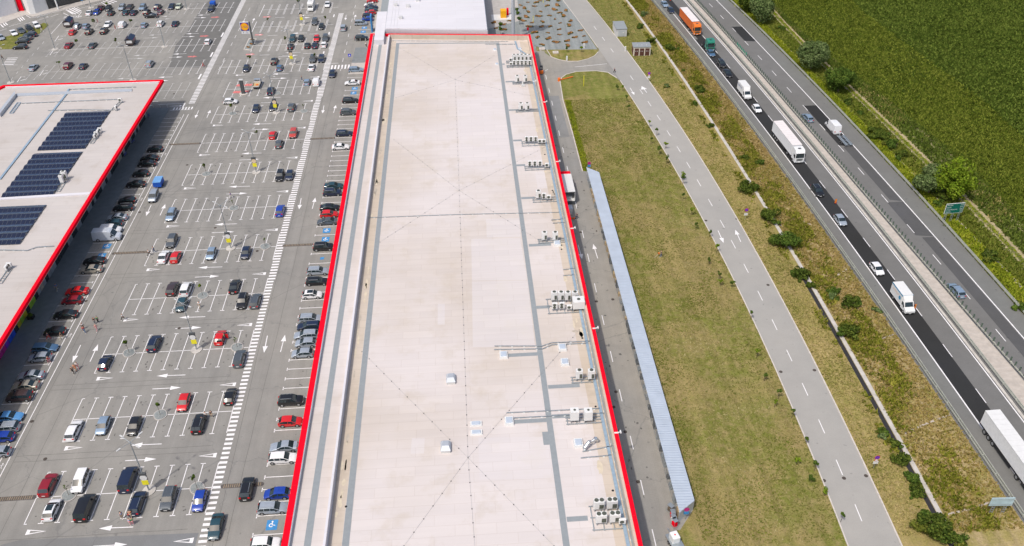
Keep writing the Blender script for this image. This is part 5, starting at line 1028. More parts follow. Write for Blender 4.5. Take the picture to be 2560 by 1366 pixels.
tarp_or = flat('orange_tarpaulin', (.68, .15, .03), .6, var=.06); tarp_w = flat('white_tarpaulin', (.74, .74, .75), .6, var=.05); roof_t = flat('trailer_roof', (.74, .69, .68), .6, var=.05, scale=.8)
_x = (xat(cB, 186)+xat(cC, 186))/2; combo(_x-.1, 185.9, 1, tarp_or, roof_t, P_or, 'semi-trailer with bright orange side curtain behind the orange cab', 'bright orange truck cab pulling an orange curtain trailer')
_x = (xat(cB, 171)+xat(cC, 171))/2; combo(_x-.2, 171.9, 1, None, None, P_gr, None, 'green truck tractor driving without any trailer')
_x = (xat(cB, 99)+xat(cC, 99))/2; combo(_x-.1, 99.0, 1, tarp_w, roof_t, P_wh, 'pale white curtain trailer in mid queue on the highway', 'white truck cab with dark roof hatch in mid queue')
_x = 128.9; h = hw_head(-1, 1); d = Vector((math.cos(h), math.sin(h))); c = Vector((129.15, 8.5))+d*6.8; trailer((c.x, c.y, .062), h, P_wh, M['white'], 'plain white box trailer cut by the right frame edge')
c = Vector((129.15, 8.5))+d*(13.6+1.6); tractor((c.x, c.y, .062), h, P_wh, 'white truck cab of the trailer at the right frame edge')
def boxvan(fx, fy_, h, stripe, label, logo):
    t = thing('box_van', label, 'van', (fx-math.cos(h)*3.4, fy_-math.sin(h)*3.4, .062), h)
    b = MB(); b.box(-3.4, -1.08, .85, 1.1, 1.08, 3.25); b.build('cargo_box', M['white'], t)
    b = MB(); b.add([(1.1, -1.0, 3.2), (1.1, 1.0, 3.2), (1.9, .85, 2.25), (1.9, -.85, 2.25), (1.1, -1.0, 2.2), (1.1, 1.0, 2.2)], [(0, 1, 2, 3), (0, 3, 4), (1, 5, 2), (3, 2, 5, 4)]); b.build('wind_deflector', M['white'], t)
    b = MB(); prof = [(3.4, .45), (3.4, .95), (3.05, 1.15), (2.5, 1.35), (1.95, 2.2), (1.11, 2.28), (1.11, .5)]; n = len(prof); b.add([(x, -.98, z) for x, z in prof]+[(x, .98, z) for x, z in prof], [tuple(range(n)), tuple(range(2*n-1, n-1, -1))]+[(i, (i+1) % n, n+(i+1) % n, n+i) for i in range(n)]); b.build('cab', M['white'], t)
    b = MB(); b.add([(2.51, -.86, 1.40), (2.51, .86, 1.40), (2.01, .78, 2.17), (2.01, -.78, 2.17)], [(0, 1, 2, 3)]); b.build('windscreen', M['glass'], t)
    for s in (1, -1):
        b = MB(); b.add([(1.3, s*.985, 1.35), (2.35, s*.985, 1.35), (1.95, s*.985, 2.05), (1.3, s*.985, 2.1)], [(0, 1, 2, 3)]); b.build('side_window', M['glass'], t)
        b = MB(); b.box(3.38, s*.75-.16, .75, 3.42, s*.75+.16, .93); b.build('headlight', M['headlight'], t); b = MB(); b.box(2.3, s*1.12-.1, 1.3, 2.4, s*1.12+.1, 1.7); b.build('mirror', M['black'], t)
    b = MB(); b.box(3.4, -.9, .35, 3.46, .9, .55); b.box(-3.3, -.9, .5, 3.2, .9, .84); b.build('bumper', M['black'], t); wheelset(t, (2.55, -1.9), 2.0, .36)
    b = MB(); b.box(3.46, -.25, .38, 3.47, .25, .5); b.build('number_plate', M['plate'], t)
    if stripe:
        b = MB(); [b.box(-3.4, s*1.085-.004, 2.95, 1.1, s*1.085+.004, 3.25) for s in (1, -1)]; b.box(1.1, -1.08, 2.98, 1.108, 1.08, 3.25); b.build('blue_stripe', stripe, t)
        b = MB(); b.cyl((.3, -1.088, 2.1), (.3, -1.082, 2.1), .42, .42, 14); b.build('blue_emblem', stripe, t)
    text(logo[0], logo[1], (-1.5, -1.086, 2.35 if not stripe else 2.3), (PI/2, 0, 0), logo[2], 'side_lettering', t)
    return t
_x = (xat(cB, 137)+xat(cC, 137))/2; boxvan(_x-.4, 136.3, hw_head(139, 1), None, 'white box van with dark blue side lettering in the highway queue', ('CONTRIM', .85, M['signblue']))
_x = (xat(cB, 39)+xat(cC, 39))/2; boxvan(_x-.45, 38.4, hw_head(42, 1), flat('cyan_stripe', (.03, .25, .45), .4), 'white box van with blue top stripe passing an orange beacon', ('ATRALIA', .6, flat('orange_lettering', (.65, .35, .2), .5)))
# car carrier trailer behind the white van
x, y, _ = G(2111, 351, .6); h = hw_head(y, -1); t = thing('car_trailer', 'empty flat grey car trailer towed by a white van', 'trailer', (x, y, .06), h)
b = MB(); [b.box(-2.9, s*.95-.08, .55, 2.6, s*.95+.08, .75) for s in (1, -1)]; [b.box(-2.9+i*.8, -.9, .57, -2.75+i*.8, .9, .68) for i in range(7)]; b.box(2.6, -.08, .5, 4.2, .08, .62); [b.box(-2.8, s*.55-.2, .68, 2.4, s*.55+.2, .72) for s in (1, -1)]; b.build('deck_frame', M['galv'], t); wheelset(t, (-.9, -.1), 2.3, .32)
# people carrier's blue trailer, pickup's, flatbed pickup, camper, delivery lorry, kiosks
x, y, _ = G(396, 457, .9); t = thing('cargo_trailer', 'boxy blue tarpaulin trailer hitched behind the silver people carrier', 'trailer', (x, y, 0), -PI/2+.03); bl = flat('blue_tarpaulin', (.015, .10, .50), .5, var=.1); bl2 = flat('pale_blue_tarpaulin', (.16, .36, .66), .5, var=.15)
b = MB(); b.box(-1.6, -.95, .5, 1.5, .95, 1.75); b.build('tarp_body', bl, t); b = MB(); b.box(-1.62, -.97, 1.752, 1.52, .97, 1.82); b.build('tarp_roof', bl2, t); b = MB(); b.box(1.5, -.06, .4, 2.7, .06, .5); b.build('drawbar', M['galv'], t); wheelset(t, (-.1,), 2.1, .3)
x, y, _ = G(532, 9, .9); t = thing('cargo_trailer', 'small blue box trailer behind a dark SUV near the upper edge', 'trailer', (x, y, 0), -PI/2); b = MB(); b.box(-1.2, -.85, .4, 1.2, .85, 1.6); b.build('tarp_body', bl, t); wheelset(t, (0,), 1.9, .3); b = MB(); b.box(1.2, -.05, .4, 2.2, .05, .5); b.build('drawbar', M['galv'], t)
x, y, _ = G(643, 209, .8); t = thing('flatbed_pickup', 'grey flatbed pickup with beige open load bed, parked facing away', 'pickup', (x, y, 0), PI/2)
b = MB(); prof = [(2.7, .4), (2.7, .9), (2.4, 1.1), (1.9, 1.2), (1.4, 1.85), (.3, 1.9), (.25, .5)]; n = len(prof); b.add([(x_, -.9, z) for x_, z in prof]+[(x_, .9, z) for x_, z in prof], [tuple(range(n)), tuple(range(2*n-1, n-1, -1))]+[(i, (i+1) % n, n+(i+1) % n, n+i) for i in range(n)]); b.build('cab', PM['silver'], t)
b = MB(); b.box(.23, -.7, 1.35, .25, .7, 1.75); b.build('rear_window', M['glass'], t); b = MB(); b.add([(1.91, -.8, 1.24), (1.91, .8, 1.24), (1.44, .75, 1.82), (1.44, -.75, 1.82)], [(0, 1, 2, 3)]); b.build('windscreen', M['glass'], t)
b = MB(); b.box(-2.8, -1.02, .8, .15, 1.02, .86); b.build('load_bed', M['stake'], t); b = MB(); [b.box(-2.8, s*1.02-.02, .862, .15, s*1.02+.02, 1.2) for s in (1, -1)]; b.box(-2.84, -1.0, .862, -2.8, 1.0, 1.2); b.box(.15, -1, .862, .2, 1, 1.5); b.build('side_board', M['lgrey'], t); b = MB(); b.box(-1.6, -.5, .862, -.9, .1, 1.0); b.build('load', M['orange'], t); b = MB(); b.box(-2.7, -.5, .45, .3, .5, .79); b.build('chassis', M['black'], t); wheelset(t, (1.8, -1.7), 1.9, .34)
x, y, _ = G(778, 13, 1.4); t = thing('camper_van', 'white camper van with tall overcab body near the upper frame edge', 'camper', (x, y, 0), -PI/2)
b = MB(); b.bbox(-3.2, -1.1, .6, 1.6, 1.1, 2.9, .12); b.bbox(1.6, -1.05, 2.05, 2.5, 1.05, 2.85, .12); b.build('living_body', M['white'], t); b = MB(); prof = [(3.3, .4), (3.3, .95), (2.7, 1.25), (2.2, 2.04), (1.61, 2.04), (1.61, .5)]; n = len(prof); b.add([(x_, -.95, z) for x_, z in prof]+[(x_, .95, z) for x_, z in prof], [tuple(range(n)), tuple(range(2*n-1, n-1, -1))]+[(i, (i+1) % n, n+(i+1) % n, n+i) for i in range(n)]); b.build('cab', M['white'], t); b = MB(); b.add([(2.71, -.8, 1.3), (2.71, .8, 1.3), (2.26, .78, 1.98), (2.26, -.78, 1.98)], [(0, 1, 2, 3)]); b.build('windscreen', M['glass'], t); b = MB(); b.box(-.5, -.4, 2.9, .3, .4, 3.0); b.build('roof_vent', M['lgrey'], t); wheelset(t, (2.4, -1.8), 2.1, .34)
x0, y0, _ = G(1414, 435, 3.6); t = thing('delivery_lorry', 'red cabbed lorry with long white box and open rear at the store wall', 'lorry', (67.15, 88.6, 0), PI/2)
b = MB(); b.box(-3.9, -1.22, 3.45, 4.4, 1.22, 3.6); b.build('roof', M['white'], t); b = MB(); [b.box(-3.9, s*1.2-.03, 1.1, 4.4, s*1.2+.03, 3.449) for s in (1, -1)]; b.box(4.34, -1.17, 1.1, 4.4, 1.17, 3.449); b.box(-3.9, -1.17, 1.0, 4.34, 1.17, 1.1); b.build('cargo_box', M['white'], t)
b = MB(); b.box(-4.1, -1.15, .35, -3.92, 1.15, 1.0); b.build('tail_lift', M['dgrey'], t); b = MB(); b.bbox(4.5, -1.18, .6, 6.3, 1.18, 3.3, .12); b.build('cab', M['red'], t); b = MB(); b.add([(6.31, -1.0, 1.8), (6.31, 1.0, 1.8), (6.31, 1.0, 2.7), (6.31, -1.0, 2.7)], [(0, 1, 2, 3)]); b.build('windscreen', M['glass'], t); b = MB(); b.box(-3.8, -.5, .6, 5.5, .5, .999); b.build('chassis', M['black'], t); wheelset(t, (5.2, -2.2), 2.4, .48)
for q, s in (((172, 59), 'left, beside the silver estate'), ((327, 104), 'right, alone in its row')):
    x, y, _ = G(*q, .9); t = thing('food_kiosk', 'black food trailer with gabled roof and white front panel, '+s, 'kiosk', (x, y, 0), PI/2+.05, 'black kiosks in the far left rows')
    b = MB(); b.add([(-2.1, -1.2, .5), (2.1, -1.2, .5), (2.1, 1.2, .5), (-2.1, 1.2, .5), (-2.1, -1.2, 2.2), (2.1, -1.2, 2.2), (2.1, 1.2, 2.2), (-2.1, 1.2, 2.2), (-2.1, 0, 2.8), (2.1, 0, 2.8)], [(0, 1, 5, 4), (2, 3, 7, 6), (1, 2, 6, 9, 5), (3, 0, 4, 8, 7), (3, 2, 1, 0)]); b.build('body', PM['brown'], t)
    b = MB(); b.add([(-2.5, -1.35, 2.16), (2.3, -1.35, 2.16), (2.3, 0, 2.86), (-2.5, 0, 2.86), (-2.5, 1.35, 2.16), (2.3, 1.35, 2.16)], [(0, 1, 2, 3), (3, 2, 5, 4)]); b.build('gable_roof', PM['navy'], t)
    b = MB(); b.box(-2.16, -1.0, 1.1, -2.11, .9, 2.0); b.build('front_panel', M['white'], t); wheelset(t, (0,), 2.5, .34)
    b = MB(); b.box(-.8, -1.24, 1.4, .6, -1.21, 1.9); b.build('pink_menu', shop['magenta'], t)
# tank trailer and trolleys at the shed end
x, y, _ = G(1687, 1350, .5); t = thing('tank_trailer', 'white cube water tank on a flat trailer below the shed', 'trailer', (x, y-.4, 0), PI/2+.25)
b = MB(); b.box(-1.6, -.9, .55, 1.6, .9, .65); b.box(1.6, -.05, .5, 2.6, .05, .6); b.build('flat_bed', M['galv'], t); b = MB(); b.bbox(-.3, -.6, .65, 1.1, .6, 1.75, .08); o = b.build('cube_tank', M['ibc'], t); b = MB(); b.cyl((.4, 0, 1.75), (.4, 0, 1.82), .12, .12); b.build('cap', M['red'], o); wheelset(t, (-.4, .4), 2.0, .28)
for i, (q, m_) in enumerate((((1681, 1290), 'red'), ((1683, 1302), 'white'), ((1686, 1311), 'red'), ((1676, 1275), 'bark'))):
    x, y, _ = G(*q, .4); t = thing('roll_cage', 'wheeled roll cage with %s goods, %s in the line at the shed end' % ({'red': 'red', 'white': 'pale', 'bark': 'brown'}[m_], ORD[i+1]), 'roll cage', (x, y, 0), .2*i, 'roll cages at the shed end'); b = MB()
    [b.cyl((a, c, .1), (a, c, 1.5), .02, .02, 5) for a in (-.35, .35) for c in (-.45, .45)]; [b.box(-.36, -.46, z, .36, .46, z+.03) for z in (.15, 1.48)]; b.build('frame', M['galv'], t); b = MB(); b.box(-.28, -.36, .19, .28, .36, .95); b.build('goods', M[m_], t)
x, y, _ = G(1712, 1283); t = thing('timber_pile', 'loose pile of pale timber battens at the shed end', 'timber', (x, y, 0)); rr = random.Random(2)
for i in range(11):
    a = R(40+rr.uniform(-22, 22)); b = MB(); L = rr.uniform(1.2, 2.2); ox, oy = rr.uniform(-.5, .5), rr.uniform(-.4, .4); b.cyl((ox-math.cos(a)*L/2, oy-math.sin(a)*L/2, .1+.04*i), (ox+math.cos(a)*L/2, oy+math.sin(a)*L/2, .15+.04*i), .05, .05, 4); b.build('batten', M['stake'], t)
# forklift, pallet truck
x, y, _ = G(1353, 176, .8); t = thing('forklift', 'black and orange forklift against the right wall of the store', 'forklift', (x, y, 0), PI/2)
b = MB(); b.bbox(-1.2, -.55, .3, .6, .55, 1.0, .06); b.build('body', M['dgrey'], t); b = MB(); b.bbox(-1.5, -.55, .3, -1.0, .55, 1.25, .08); b.build('counterweight', M['orange'], t); b = MB(); [b.cyl((a, c, 1.0), (a*.7, c*.9, 2.1), .04, .04, 6) for a in (-.9, .5) for c in (-.45, .45)]; b.box(-.7, -.45, 2.1, .4, .45, 2.15); b.build('overhead_guard', M['black'], t); b = MB(); [b.box(.7, c-.05, .1, .8, c+.05, 2.3) for c in (-.3, .3)]; [b.box(.8, c-.06, .1, 1.8, c+.06, .15) for c in (-.25, .25)]; b.build('mast', M['dgrey'], t); wheelset(t, (-.8, .4), 1.1, .28)
x, y, _ = G(1432, 545, .3); t = thing('pallet_truck', 'orange pallet truck pulled by a worker in the yard', 'pallet truck', (x, y, 0), R(160)); b = MB(); [b.box(-.2, c-.08, .1, 1.1, c+.08, .18) for c in (-.2, .2)]; b.bbox(-.45, -.28, .1, -.2, .28, .5, .04); b.build('forks', M['orange'], t); b = MB(); b.cyl((-.4, 0, .4), (-1.0, 0, 1.1), .03); b.build('handle', M['black'], t)

# ================================================= street furniture
M['champ'] = flat('pale_orange_sign', (.70, .55, .38), .5)
def lamp_arms(t, z=11.2):
    for k in range(4):
        a = R(45+90*k+8); d = Vector((math.cos(a), math.sin(a), 0)); b = MB(); p = Vector((0, 0, z)); q = p+d*1.7+Vector((0, 0, .25)); b.cyl(p, q, .05, .035, 6); ar = b.build('arm', M['galv'], t)
        b = MB(); n = Vector((-d.y, d.x, 0)); c = q+d*.3; v = [c-d*.35-n*.14, c-d*.35+n*.14, c+d*.35+n*.1, c+d*.35-n*.1]; b.add([tuple(x-Vector((0, 0, .05))) for x in v]+[tuple(x+Vector((0, 0, .05))) for x in v], [(3, 2, 1, 0), (4, 5, 6, 7), (0, 1, 5, 4), (1, 2, 6, 5), (2, 3, 7, 6), (3, 0, 4, 7)]); b.build('lamp_head', M['lgrey'], ar)
LP = [(373, 1227, 1, 'nearest double row'), (492, 875, 1, 'third double row from the bottom'), (577, 621, 1, 'fifth double row from the bottom'), (641, 431, 1, 'seventh double row from the bottom'), (691, 282, 1, 'ninth double row from the bottom'), (731, 160, 1, 'eleventh double row from the bottom'), (756, 62, 1, 'double-lined bays near the top'), (138, 124, 0, 'far left rows, left end'), (412, 117, 0, 'far left rows, right end'), (467, 23, 0, 'far left rows at the top'), (228, 20, 0, 'pavement of the white mall'), (27, 207, 0, 'left frame edge above the solar store'), (333, 201, 0, 'far side of the solar store roof')]
for px, py, sg, s in LP:
    x, y, _ = G(px, py); t = thing('street_lamp', 'tall four armed lamp post in the '+s, 'street lamp', (x, y, 0), 0, 'four armed lamp posts of the car park')
    b = MB(); b.cyl((0, 0, .1), (0, 0, 11.3), .13, .07, 10); b.build('pole', M['galv'], t, smooth=True); lamp_arms(t)
    b = MB(); b.poly([(1.05*math.cos(a), 1.15*math.sin(a)) for a in np.linspace(0, 2*PI, 17)[:-1]], 0, .13); b.build('round_base', M['conc'], t)
    if sg:
        b = MB(); b.box(-.5, -.24, 1.7, .5, -.18, 2.7); b.build('yellow_sign', M['yellow'], t)
        b = MB(); b.cyl((0, -.24, 3.3), (0, -.17, 3.3), .56, .56, 20); pn = b.build('round_sign', M['white'] if px < 620 else M['champ'], t); b = MB(); b.box(-.55, -.25, 3.9, .55, .1, 4.3); b.box(-.58, -.16, 2.75, .58, -.1, 3.86); b.build('sign_bracket', M['dgrey'], t)
# planting islands
KI = MB(); SO = MB()
for px, py in isl[:-1]:
    x, y, _ = G(px, py); pts = [(x+1.15*math.cos(a)*(1+.12*math.cos(2*a+1)), y+1.35*math.sin(a)) for a in np.linspace(0, 2*PI, 19)[:-1]]
    KI.poly(pts, 0, .12); SO.poly([(x+(p[0]-x)*.88, y+(p[1]-y)*.88) for p in pts], .126)
KI.build('planting_island', M['tile_lt'], kind='structure'); SO.build('planting_soil', M['gravel'], kind='structure')
# sign pylon (blue square, yellow disc)
x, y, _ = G(634, 113); t = thing('sign_pylon', 'dark leaning post with blue sign board and yellow disc reading LIDL'.replace(' reading LIDL', ''), 'sign', (x, y, 0))
b = MB(); b.bbox(-.22, -.22, 0, .22, .22, 7.9, .04); b.build('pole', M['dgrey'], t)
b = MB(); b.box(-3.15, -.2, 4.9, -.3, .2, 7.9); b.build('board_frame', M['white'], t); b = MB(); b.box(-3.0, -.24, 5.0, -.42, -.2, 7.75); b.build('blue_panel', M['signblue'], t)
b = MB(); b.cyl((-1.71, -.24, 6.38), (-1.71, -.262, 6.38), 1.28, 1.28, 28); b.build('red_rim', M['red'], t); b = MB(); b.cyl((-1.71, -.262, 6.38), (-1.71, -.28, 6.38), 1.2, 1.2, 28); b.build('yellow_disc', M['amber'], t)
text('L  DL', .95, (-1.68, -.29, 6.35), (PI/2, 0, 0), M['signblue'], 'logo_lettering', t); text('I', 1.0, (-1.95, -.29, 6.42), (PI/2, R(-18), 0), M['red'], 'logo_lettering', t)
b = MB(); b.box(-3.05, -.18, 3.95, -.35, .18, 4.85); o = b.build('opening_hours_board', M['white'], t); text('6 - 22', .75, (-1.7, -.19, 4.4), (PI/2, 0, 0), M['signblue'], 'hours_lettering', t)
MB().poly(GL([(622, 97), (642, 98), (629, 127), (609, 125)]), 0, .12).build('sign_island', M['kerb'], kind='structure'); MB().poly(GL([(623, 99), (640, 99.5), (627.5, 125.5), (611, 124)]), .128).build('sign_island_gravel', M['gravel'], kind='structure')
# charging totem
x, y, _ = G(609, 235); t = thing('charging_totem', 'dark rectangular totem on a round pale base between red bays', 'totem', (x, y, 0)); b = MB(); b.poly([(1.3*math.cos(a), 1.1*math.sin(a)) for a in np.linspace(0, 2*PI, 9)[:-1]], 0, .14); b.build('base', M['kerb'], t); b = MB(); b.bbox(-.5, -.35, .14, .5, .35, 4.4, .06); b.build('column', M['dgrey'], t); b = MB(); b.box(-.6, -.45, 4.4, .6, .45, 4.55); b.build('cap', M['lgrey'], t)
# guardrails
def rail(name, c, y0, y1, label, d=0, post=4.0, m='galv', hgt=.75, double=False, z0=.05):
    t = thing(name, label, 'guardrail', (0, 0, 0), 0, 'highway guardrails'); Y = np.linspace(y0, y1, 90); b = MB(); pts = [(xat(c, y)+d, y) for y in Y]
    b.line(pts, .09, z0+hgt-.3, 0, .3); b.build('rail_beam', M[m], t)
    if double: b = MB(); b.line([(x+double, y) for x, y in pts], .09, z0+hgt-.3, 0, .3); b.build('rail_beam', M[m], t)
    pm_ = MB(); pm_.box(-.07, -.07, 0, .07, .07, hgt-.05); o0 = None; y = y0
    while y < y1:
        if o0 is None: o = o0 = pm_.build('rail_post', M[m], t)
        else: o = bpy.data.objects.new('rail_post', o0.data); C.objects.link(o); o.parent = t
        o.location = (xat(c, y)+d+(double/2 if double else .12), y, z0); y += post
    return t
M['rail'] = flat('weathered_guardrail', (.46, .47, .41), .6, .2, var=.1)
rail('guardrail', cA, -30, 250, 'weathered double guardrail between the embankment and the near hard shoulder', 0, 4.0, 'rail', .8, .42)
rail('guardrail', cI, -20, 250, 'pale guardrail between the far hard shoulder and the green verge', 0, 4.0, 'rail', .8, .3)
rail('guardrail', cD, -30, 250, 'low guardrail along the near edge of the pink median strip', 1.15, 4.0, 'rail', .7, .3)
t = rail('guardrail', cF, -20, 250, 'guardrail with dark green anti glare blades on the far side of the median', .05, 5.4, 'rail', .75)
M['blade'] = flat('green_blade', (.075, .11, .085), .6, var=.15); bl_ = MB(); bl_.box(-.15, -.03, 0, .15, .03, .95); o0 = None; rest = MB(); y = -18.0; k = 0
M['bladeg'] = flat('bright_green_blade', (.02, .25, .15), .6)
while y < 240:
    x = xat(cF, y)+.05
    if k < 99:
        if o0 is None: o = o0 = bl_.build('anti_glare_blade', M['blade'], t)
        else: o = bpy.data.objects.new('anti_glare_blade', o0.data); C.objects.link(o); o.parent = t
        o.location = (x, y, .78); o.rotation_euler = (0, 0, R(-20))
    else: rest.box(x-.15, y-.03, .78, x+.15, y+.03, 1.73, 1 if 166 < y < 176 else 0)
    k += 1; y += 1.38
o = rest.build('anti_glare_blades', [M['blade'], M['bladeg']], t); o['kind'] = 'stuff'
# signs
x, y, _ = G(2374, 556); t = thing('distance_sign', 'large green place name and distance board on three lattice legs beyond the highway', 'road sign', (x, y, 0), R(4))
b = MB(); b.box(-2.2, -.06, 2.5, 2.2, .06, 5.1); b.build('board', M['white'], t); b = MB(); b.box(-2.12, -.075, 2.58, 2.12, -.062, 5.02); b.build('green_face', M['signgreen'], t)
for i, (n_, k_) in enumerate((('Nadlac', '318'), ('Arad', '272'), ('Cluj-Napoca', '166'), ('Sebes', '56'))):
    z = 4.68-.58*i; text(n_, .52, (-1.95, -.085, z), (PI/2, 0, 0), M['white'], 'place_lettering', t, align='LEFT'); text(k_, .52, (1.95, -.085, z), (PI/2, 0, 0), M['white'], 'distance_lettering', t, align='RIGHT')
for xx in (-1.6, 0, 1.6): b = MB(); [b.cyl((xx+d_, 0, 0), (xx+d_, 0, 2.5), .05, .05, 6) for d_ in (-.2, .2)]; [b.box(xx-.2, -.03, z, xx+.2, .03, z+.06) for z in (.5, 1.1, 1.7, 2.2)]; b.build('leg', M['galv'], t)
x, y, _ = G(2490, 1284); t = thing('road_sign', 'pale blue grey back of a large road sign on lattice legs, lower right', 'road sign', (x, y, 0), R(-3))
b = MB(); b.box(-1.75, -.06, 1.9, 1.75, .06, 3.7); b.build('board', flat('pale_blue_sign_back', (.42, .55, .60), .5), t); b = MB(); [b.box(-1.7, -.1, z, 1.7, -.061, z+.07) for z in (2.2, 3.3)]; b.build('brace', M['galv'], t)
for xx in (-.9, .9): b = MB(); [b.cyl((xx+d_, 0, 0), (xx+d_, 0, 1.9), .05, .05, 6) for d_ in (-.2, .2)]; [b.box(xx-.2, -.03, z, xx+.2, .03, z+.05) for z in (.4, .9, 1.4)]; b.build('leg', M['galv'], t)
M['sred'] = flat('sign_red', (.62, .02, .03), .5); M['sblue'] = flat('sign_blue_bright', (.03, .05, .55), .5)
for (px, py), s in (((1621, 205), 'near the junction'), ((1862, 550), 'in the middle of the verge'), ((2183, 1172), 'at the lower right')):
    x, y, _ = G(px, py); t = thing('no_parking_sign', 'blue and red no stopping sign on a post, '+s, 'road sign', (x, y, 0), 0, 'no stopping signs beside the side road'); b = MB(); b.cyl((0, 0, 0), (0, 0, 2.9), .04, .04, 8); b.build('pole', M['galv'], t)
    b = MB(); b.cyl((0, -.05, 2.75), (0, -.07, 2.75), .45, .45, 20); b.build('disc_rim', M['sred'], t); b = MB(); b.cyl((0, -.07, 2.75), (0, -.08, 2.75), .37, .37, 20); b.build('blue_disc', M['sblue'], t)
    b = MB(); b.add([(-.3, -.085, 2.42), (-.22, -.085, 2.36), (.3, -.085, 3.08), (.22, -.085, 3.14)], [(0, 1, 2, 3)]); b.build('red_bar', M['sred'], t)
    b = MB(); b.box(-.42, -.07, 1.25, .42, -.05, 1.85); b.build('white_plate', M['white'], t)
    if py > 1000 or py < 300: b = MB(); b.cyl((0, -.05, 2.1), (0, -.07, 2.1), .3, .3, 16); b.build('red_ring', M['sred'], t); b = MB(); b.cyl((0, -.07, 2.1), (0, -.08, 2.1), .22, .22, 16); b.build('white_disc', M['white'], t)
for (px, py), s in (((2088, 510), 'upper, beyond the black SUV'), ((2285, 774), 'lower, beside the white box van'), ((1676, 3), 'far one at the upper frame edge')):
    x, y, _ = G(px, py); t = thing('traffic_beacon', 'orange and yellow striped lane beacon, '+s, 'beacon', (x, y, .06), 0, 'striped lane beacons'); b = MB(); b.bbox(-.25, -.2, 0, .25, .2, .12, .03); b.build('base', M['black'], t)
    b = MB(); b.box(-.22, -.03, .12, .22, .03, 1.25); b.build('panel', M['sred'], t); b = MB()
    for i in range(3): z = .22+i*.36; b.add([(-.22, -.035, z), (.22, -.035, z+.25), (.22, -.035, z+.42), (-.22, -.035, z+.17)], [(0, 1, 2, 3)])
    b.build('stripes', M['amber'], t)
for (px, py), s, m1, m2 in (((1468, 430), 'at the far end', 'magenta', 'blue'), ((1706, 1300), 'at the near end', 'magenta', 'blue')):
    x, y, _ = G(px, py); t = thing('yard_sign', 'pink disc and blue plate on a post %s of the long shed' % s, 'road sign', (x+.4, y, 0)); b = MB(); b.cyl((0, 0, 0), (0, 0, 2.7), .04); b.build('pole', M['galv'], t); b = MB(); b.cyl((0, -.05, 2.5), (0, -.08, 2.5), .42, .42, 18); b.build('pink_disc', shop['magenta'], t); b = MB(); b.box(-.4, -.08, 1.4, .4, -.05, 2.05); b.build('blue_plate', M['paint_blue'], t)
x, y, _ = G(876, 156); t = thing('crossing_sign', 'small blue pedestrian crossing sign at the zebra by the store corner', 'road sign', (x, y, 0)); b = MB(); b.cyl((0, 0, 0), (0, 0, 2.6), .05); b.build('pole', M['galv'], t); b = MB(); b.box(-.45, -.08, 1.9, .45, -.05, 2.8); b.build('panel', M['sblue'], t); b = MB(); b.add([(-.28, -.085, 2.1), (.28, -.085, 2.1), (0, -.085, 2.6)], [(0, 1, 2)]); b.build('white_triangle', M['white'], t)
x, y, _ = G(209, 14); t = thing('crossing_sign', 'small blue crossing sign on the mall pavement near the zebra', 'road sign', (x, y, 0)); b = MB(); b.cyl((0, 0, 0), (0, 0, 2.6), .05); b.build('pole', M['galv'], t); b = MB(); b.box(-.45, -.08, 1.9, .45, -.05, 2.8); b.build('panel', M['paint_blue'], t)
x, y, _ = G(79, 797); t = thing('planter', 'dark planter with green plant on the shaded pavement of the solar store', 'planter', (x, y, .12)); b = MB(); b.bbox(-.6, -.5, 0, .6, .5, .7, .05); b.build('tub', M['black'], t); b = MB(); b.cyl((0, 0, .7), (0, 0, 1.2), .5, .3, 9); b.build('plant', M['leaf_dark'], t)
for i, (px, py) in enumerate(((334, 359), (315, 391), (373, 293))):
    x, y, _ = G(px, py); t = thing('bicycle', 'dark bicycle parked on the shaded pavement of the solar store, %s from the bottom' % ORD[(2, 1, 3)[i]], 'bicycle', (x, y, .12), R(50+20*i), 'bicycles by the solar store')
    for s in (-.5, .5):
        b = MB(); pts = [(s+.33*math.cos(a), .33+.33*math.sin(a)) for a in np.linspace(0, 2*PI, 13)]
        for j in range(12): b.cyl((pts[j][0], 0, pts[j][1]), (pts[j+1][0], 0, pts[j+1][1]), .025, .025, 4)
        b.build('wheel', M['tyre'], t)
    b = MB(); J = [(-.5, .33), (-.15, .35), (.35, .75), (-.25, .8), (.5, .33), (.3, .95)]
    for a, c in ((0, 1), (1, 2), (2, 3), (3, 1), (0, 3), (2, 4), (2, 5)): b.cyl((J[a][0], 0, J[a][1]), (J[c][0], 0, J[c][1]), .03, .03, 5)
    b.cyl((.3, -.28, .97), (.3, .28, .97), .02, .02, 5); b.build('frame', M['sblue'], t); b = MB(); b.box(-.38, -.07, .84, -.12, .07, .9); b.build('saddle', M['black'], t)
BOL = MB(); b0 = None
for i, (px, py) in enumerate(((384, 270), (401, 270), (419, 270), (889, 104), (901, 104), (914, 103))):
    x, y, _ = G(px, py); 
    if b0 is None: BOL.cyl((0, 0, 0), (0, 0, .9), .08, .08, 8); b0 = BOL.build('bollard', M['lgrey']); o = b0
    else: o = bpy.data.objects.new('bollard', b0.data); C.objects.link(o)
    o.location = (x, y, .1); tag(o, 'short grey bollard, %s of three at the %s' % (('left', 'middle', 'right')[i % 3], 'solar store pavement end' if i < 3 else 'grey pavement by the middle store'), 'bollard', 'bollards')
x, y, _ = G(926, 172)

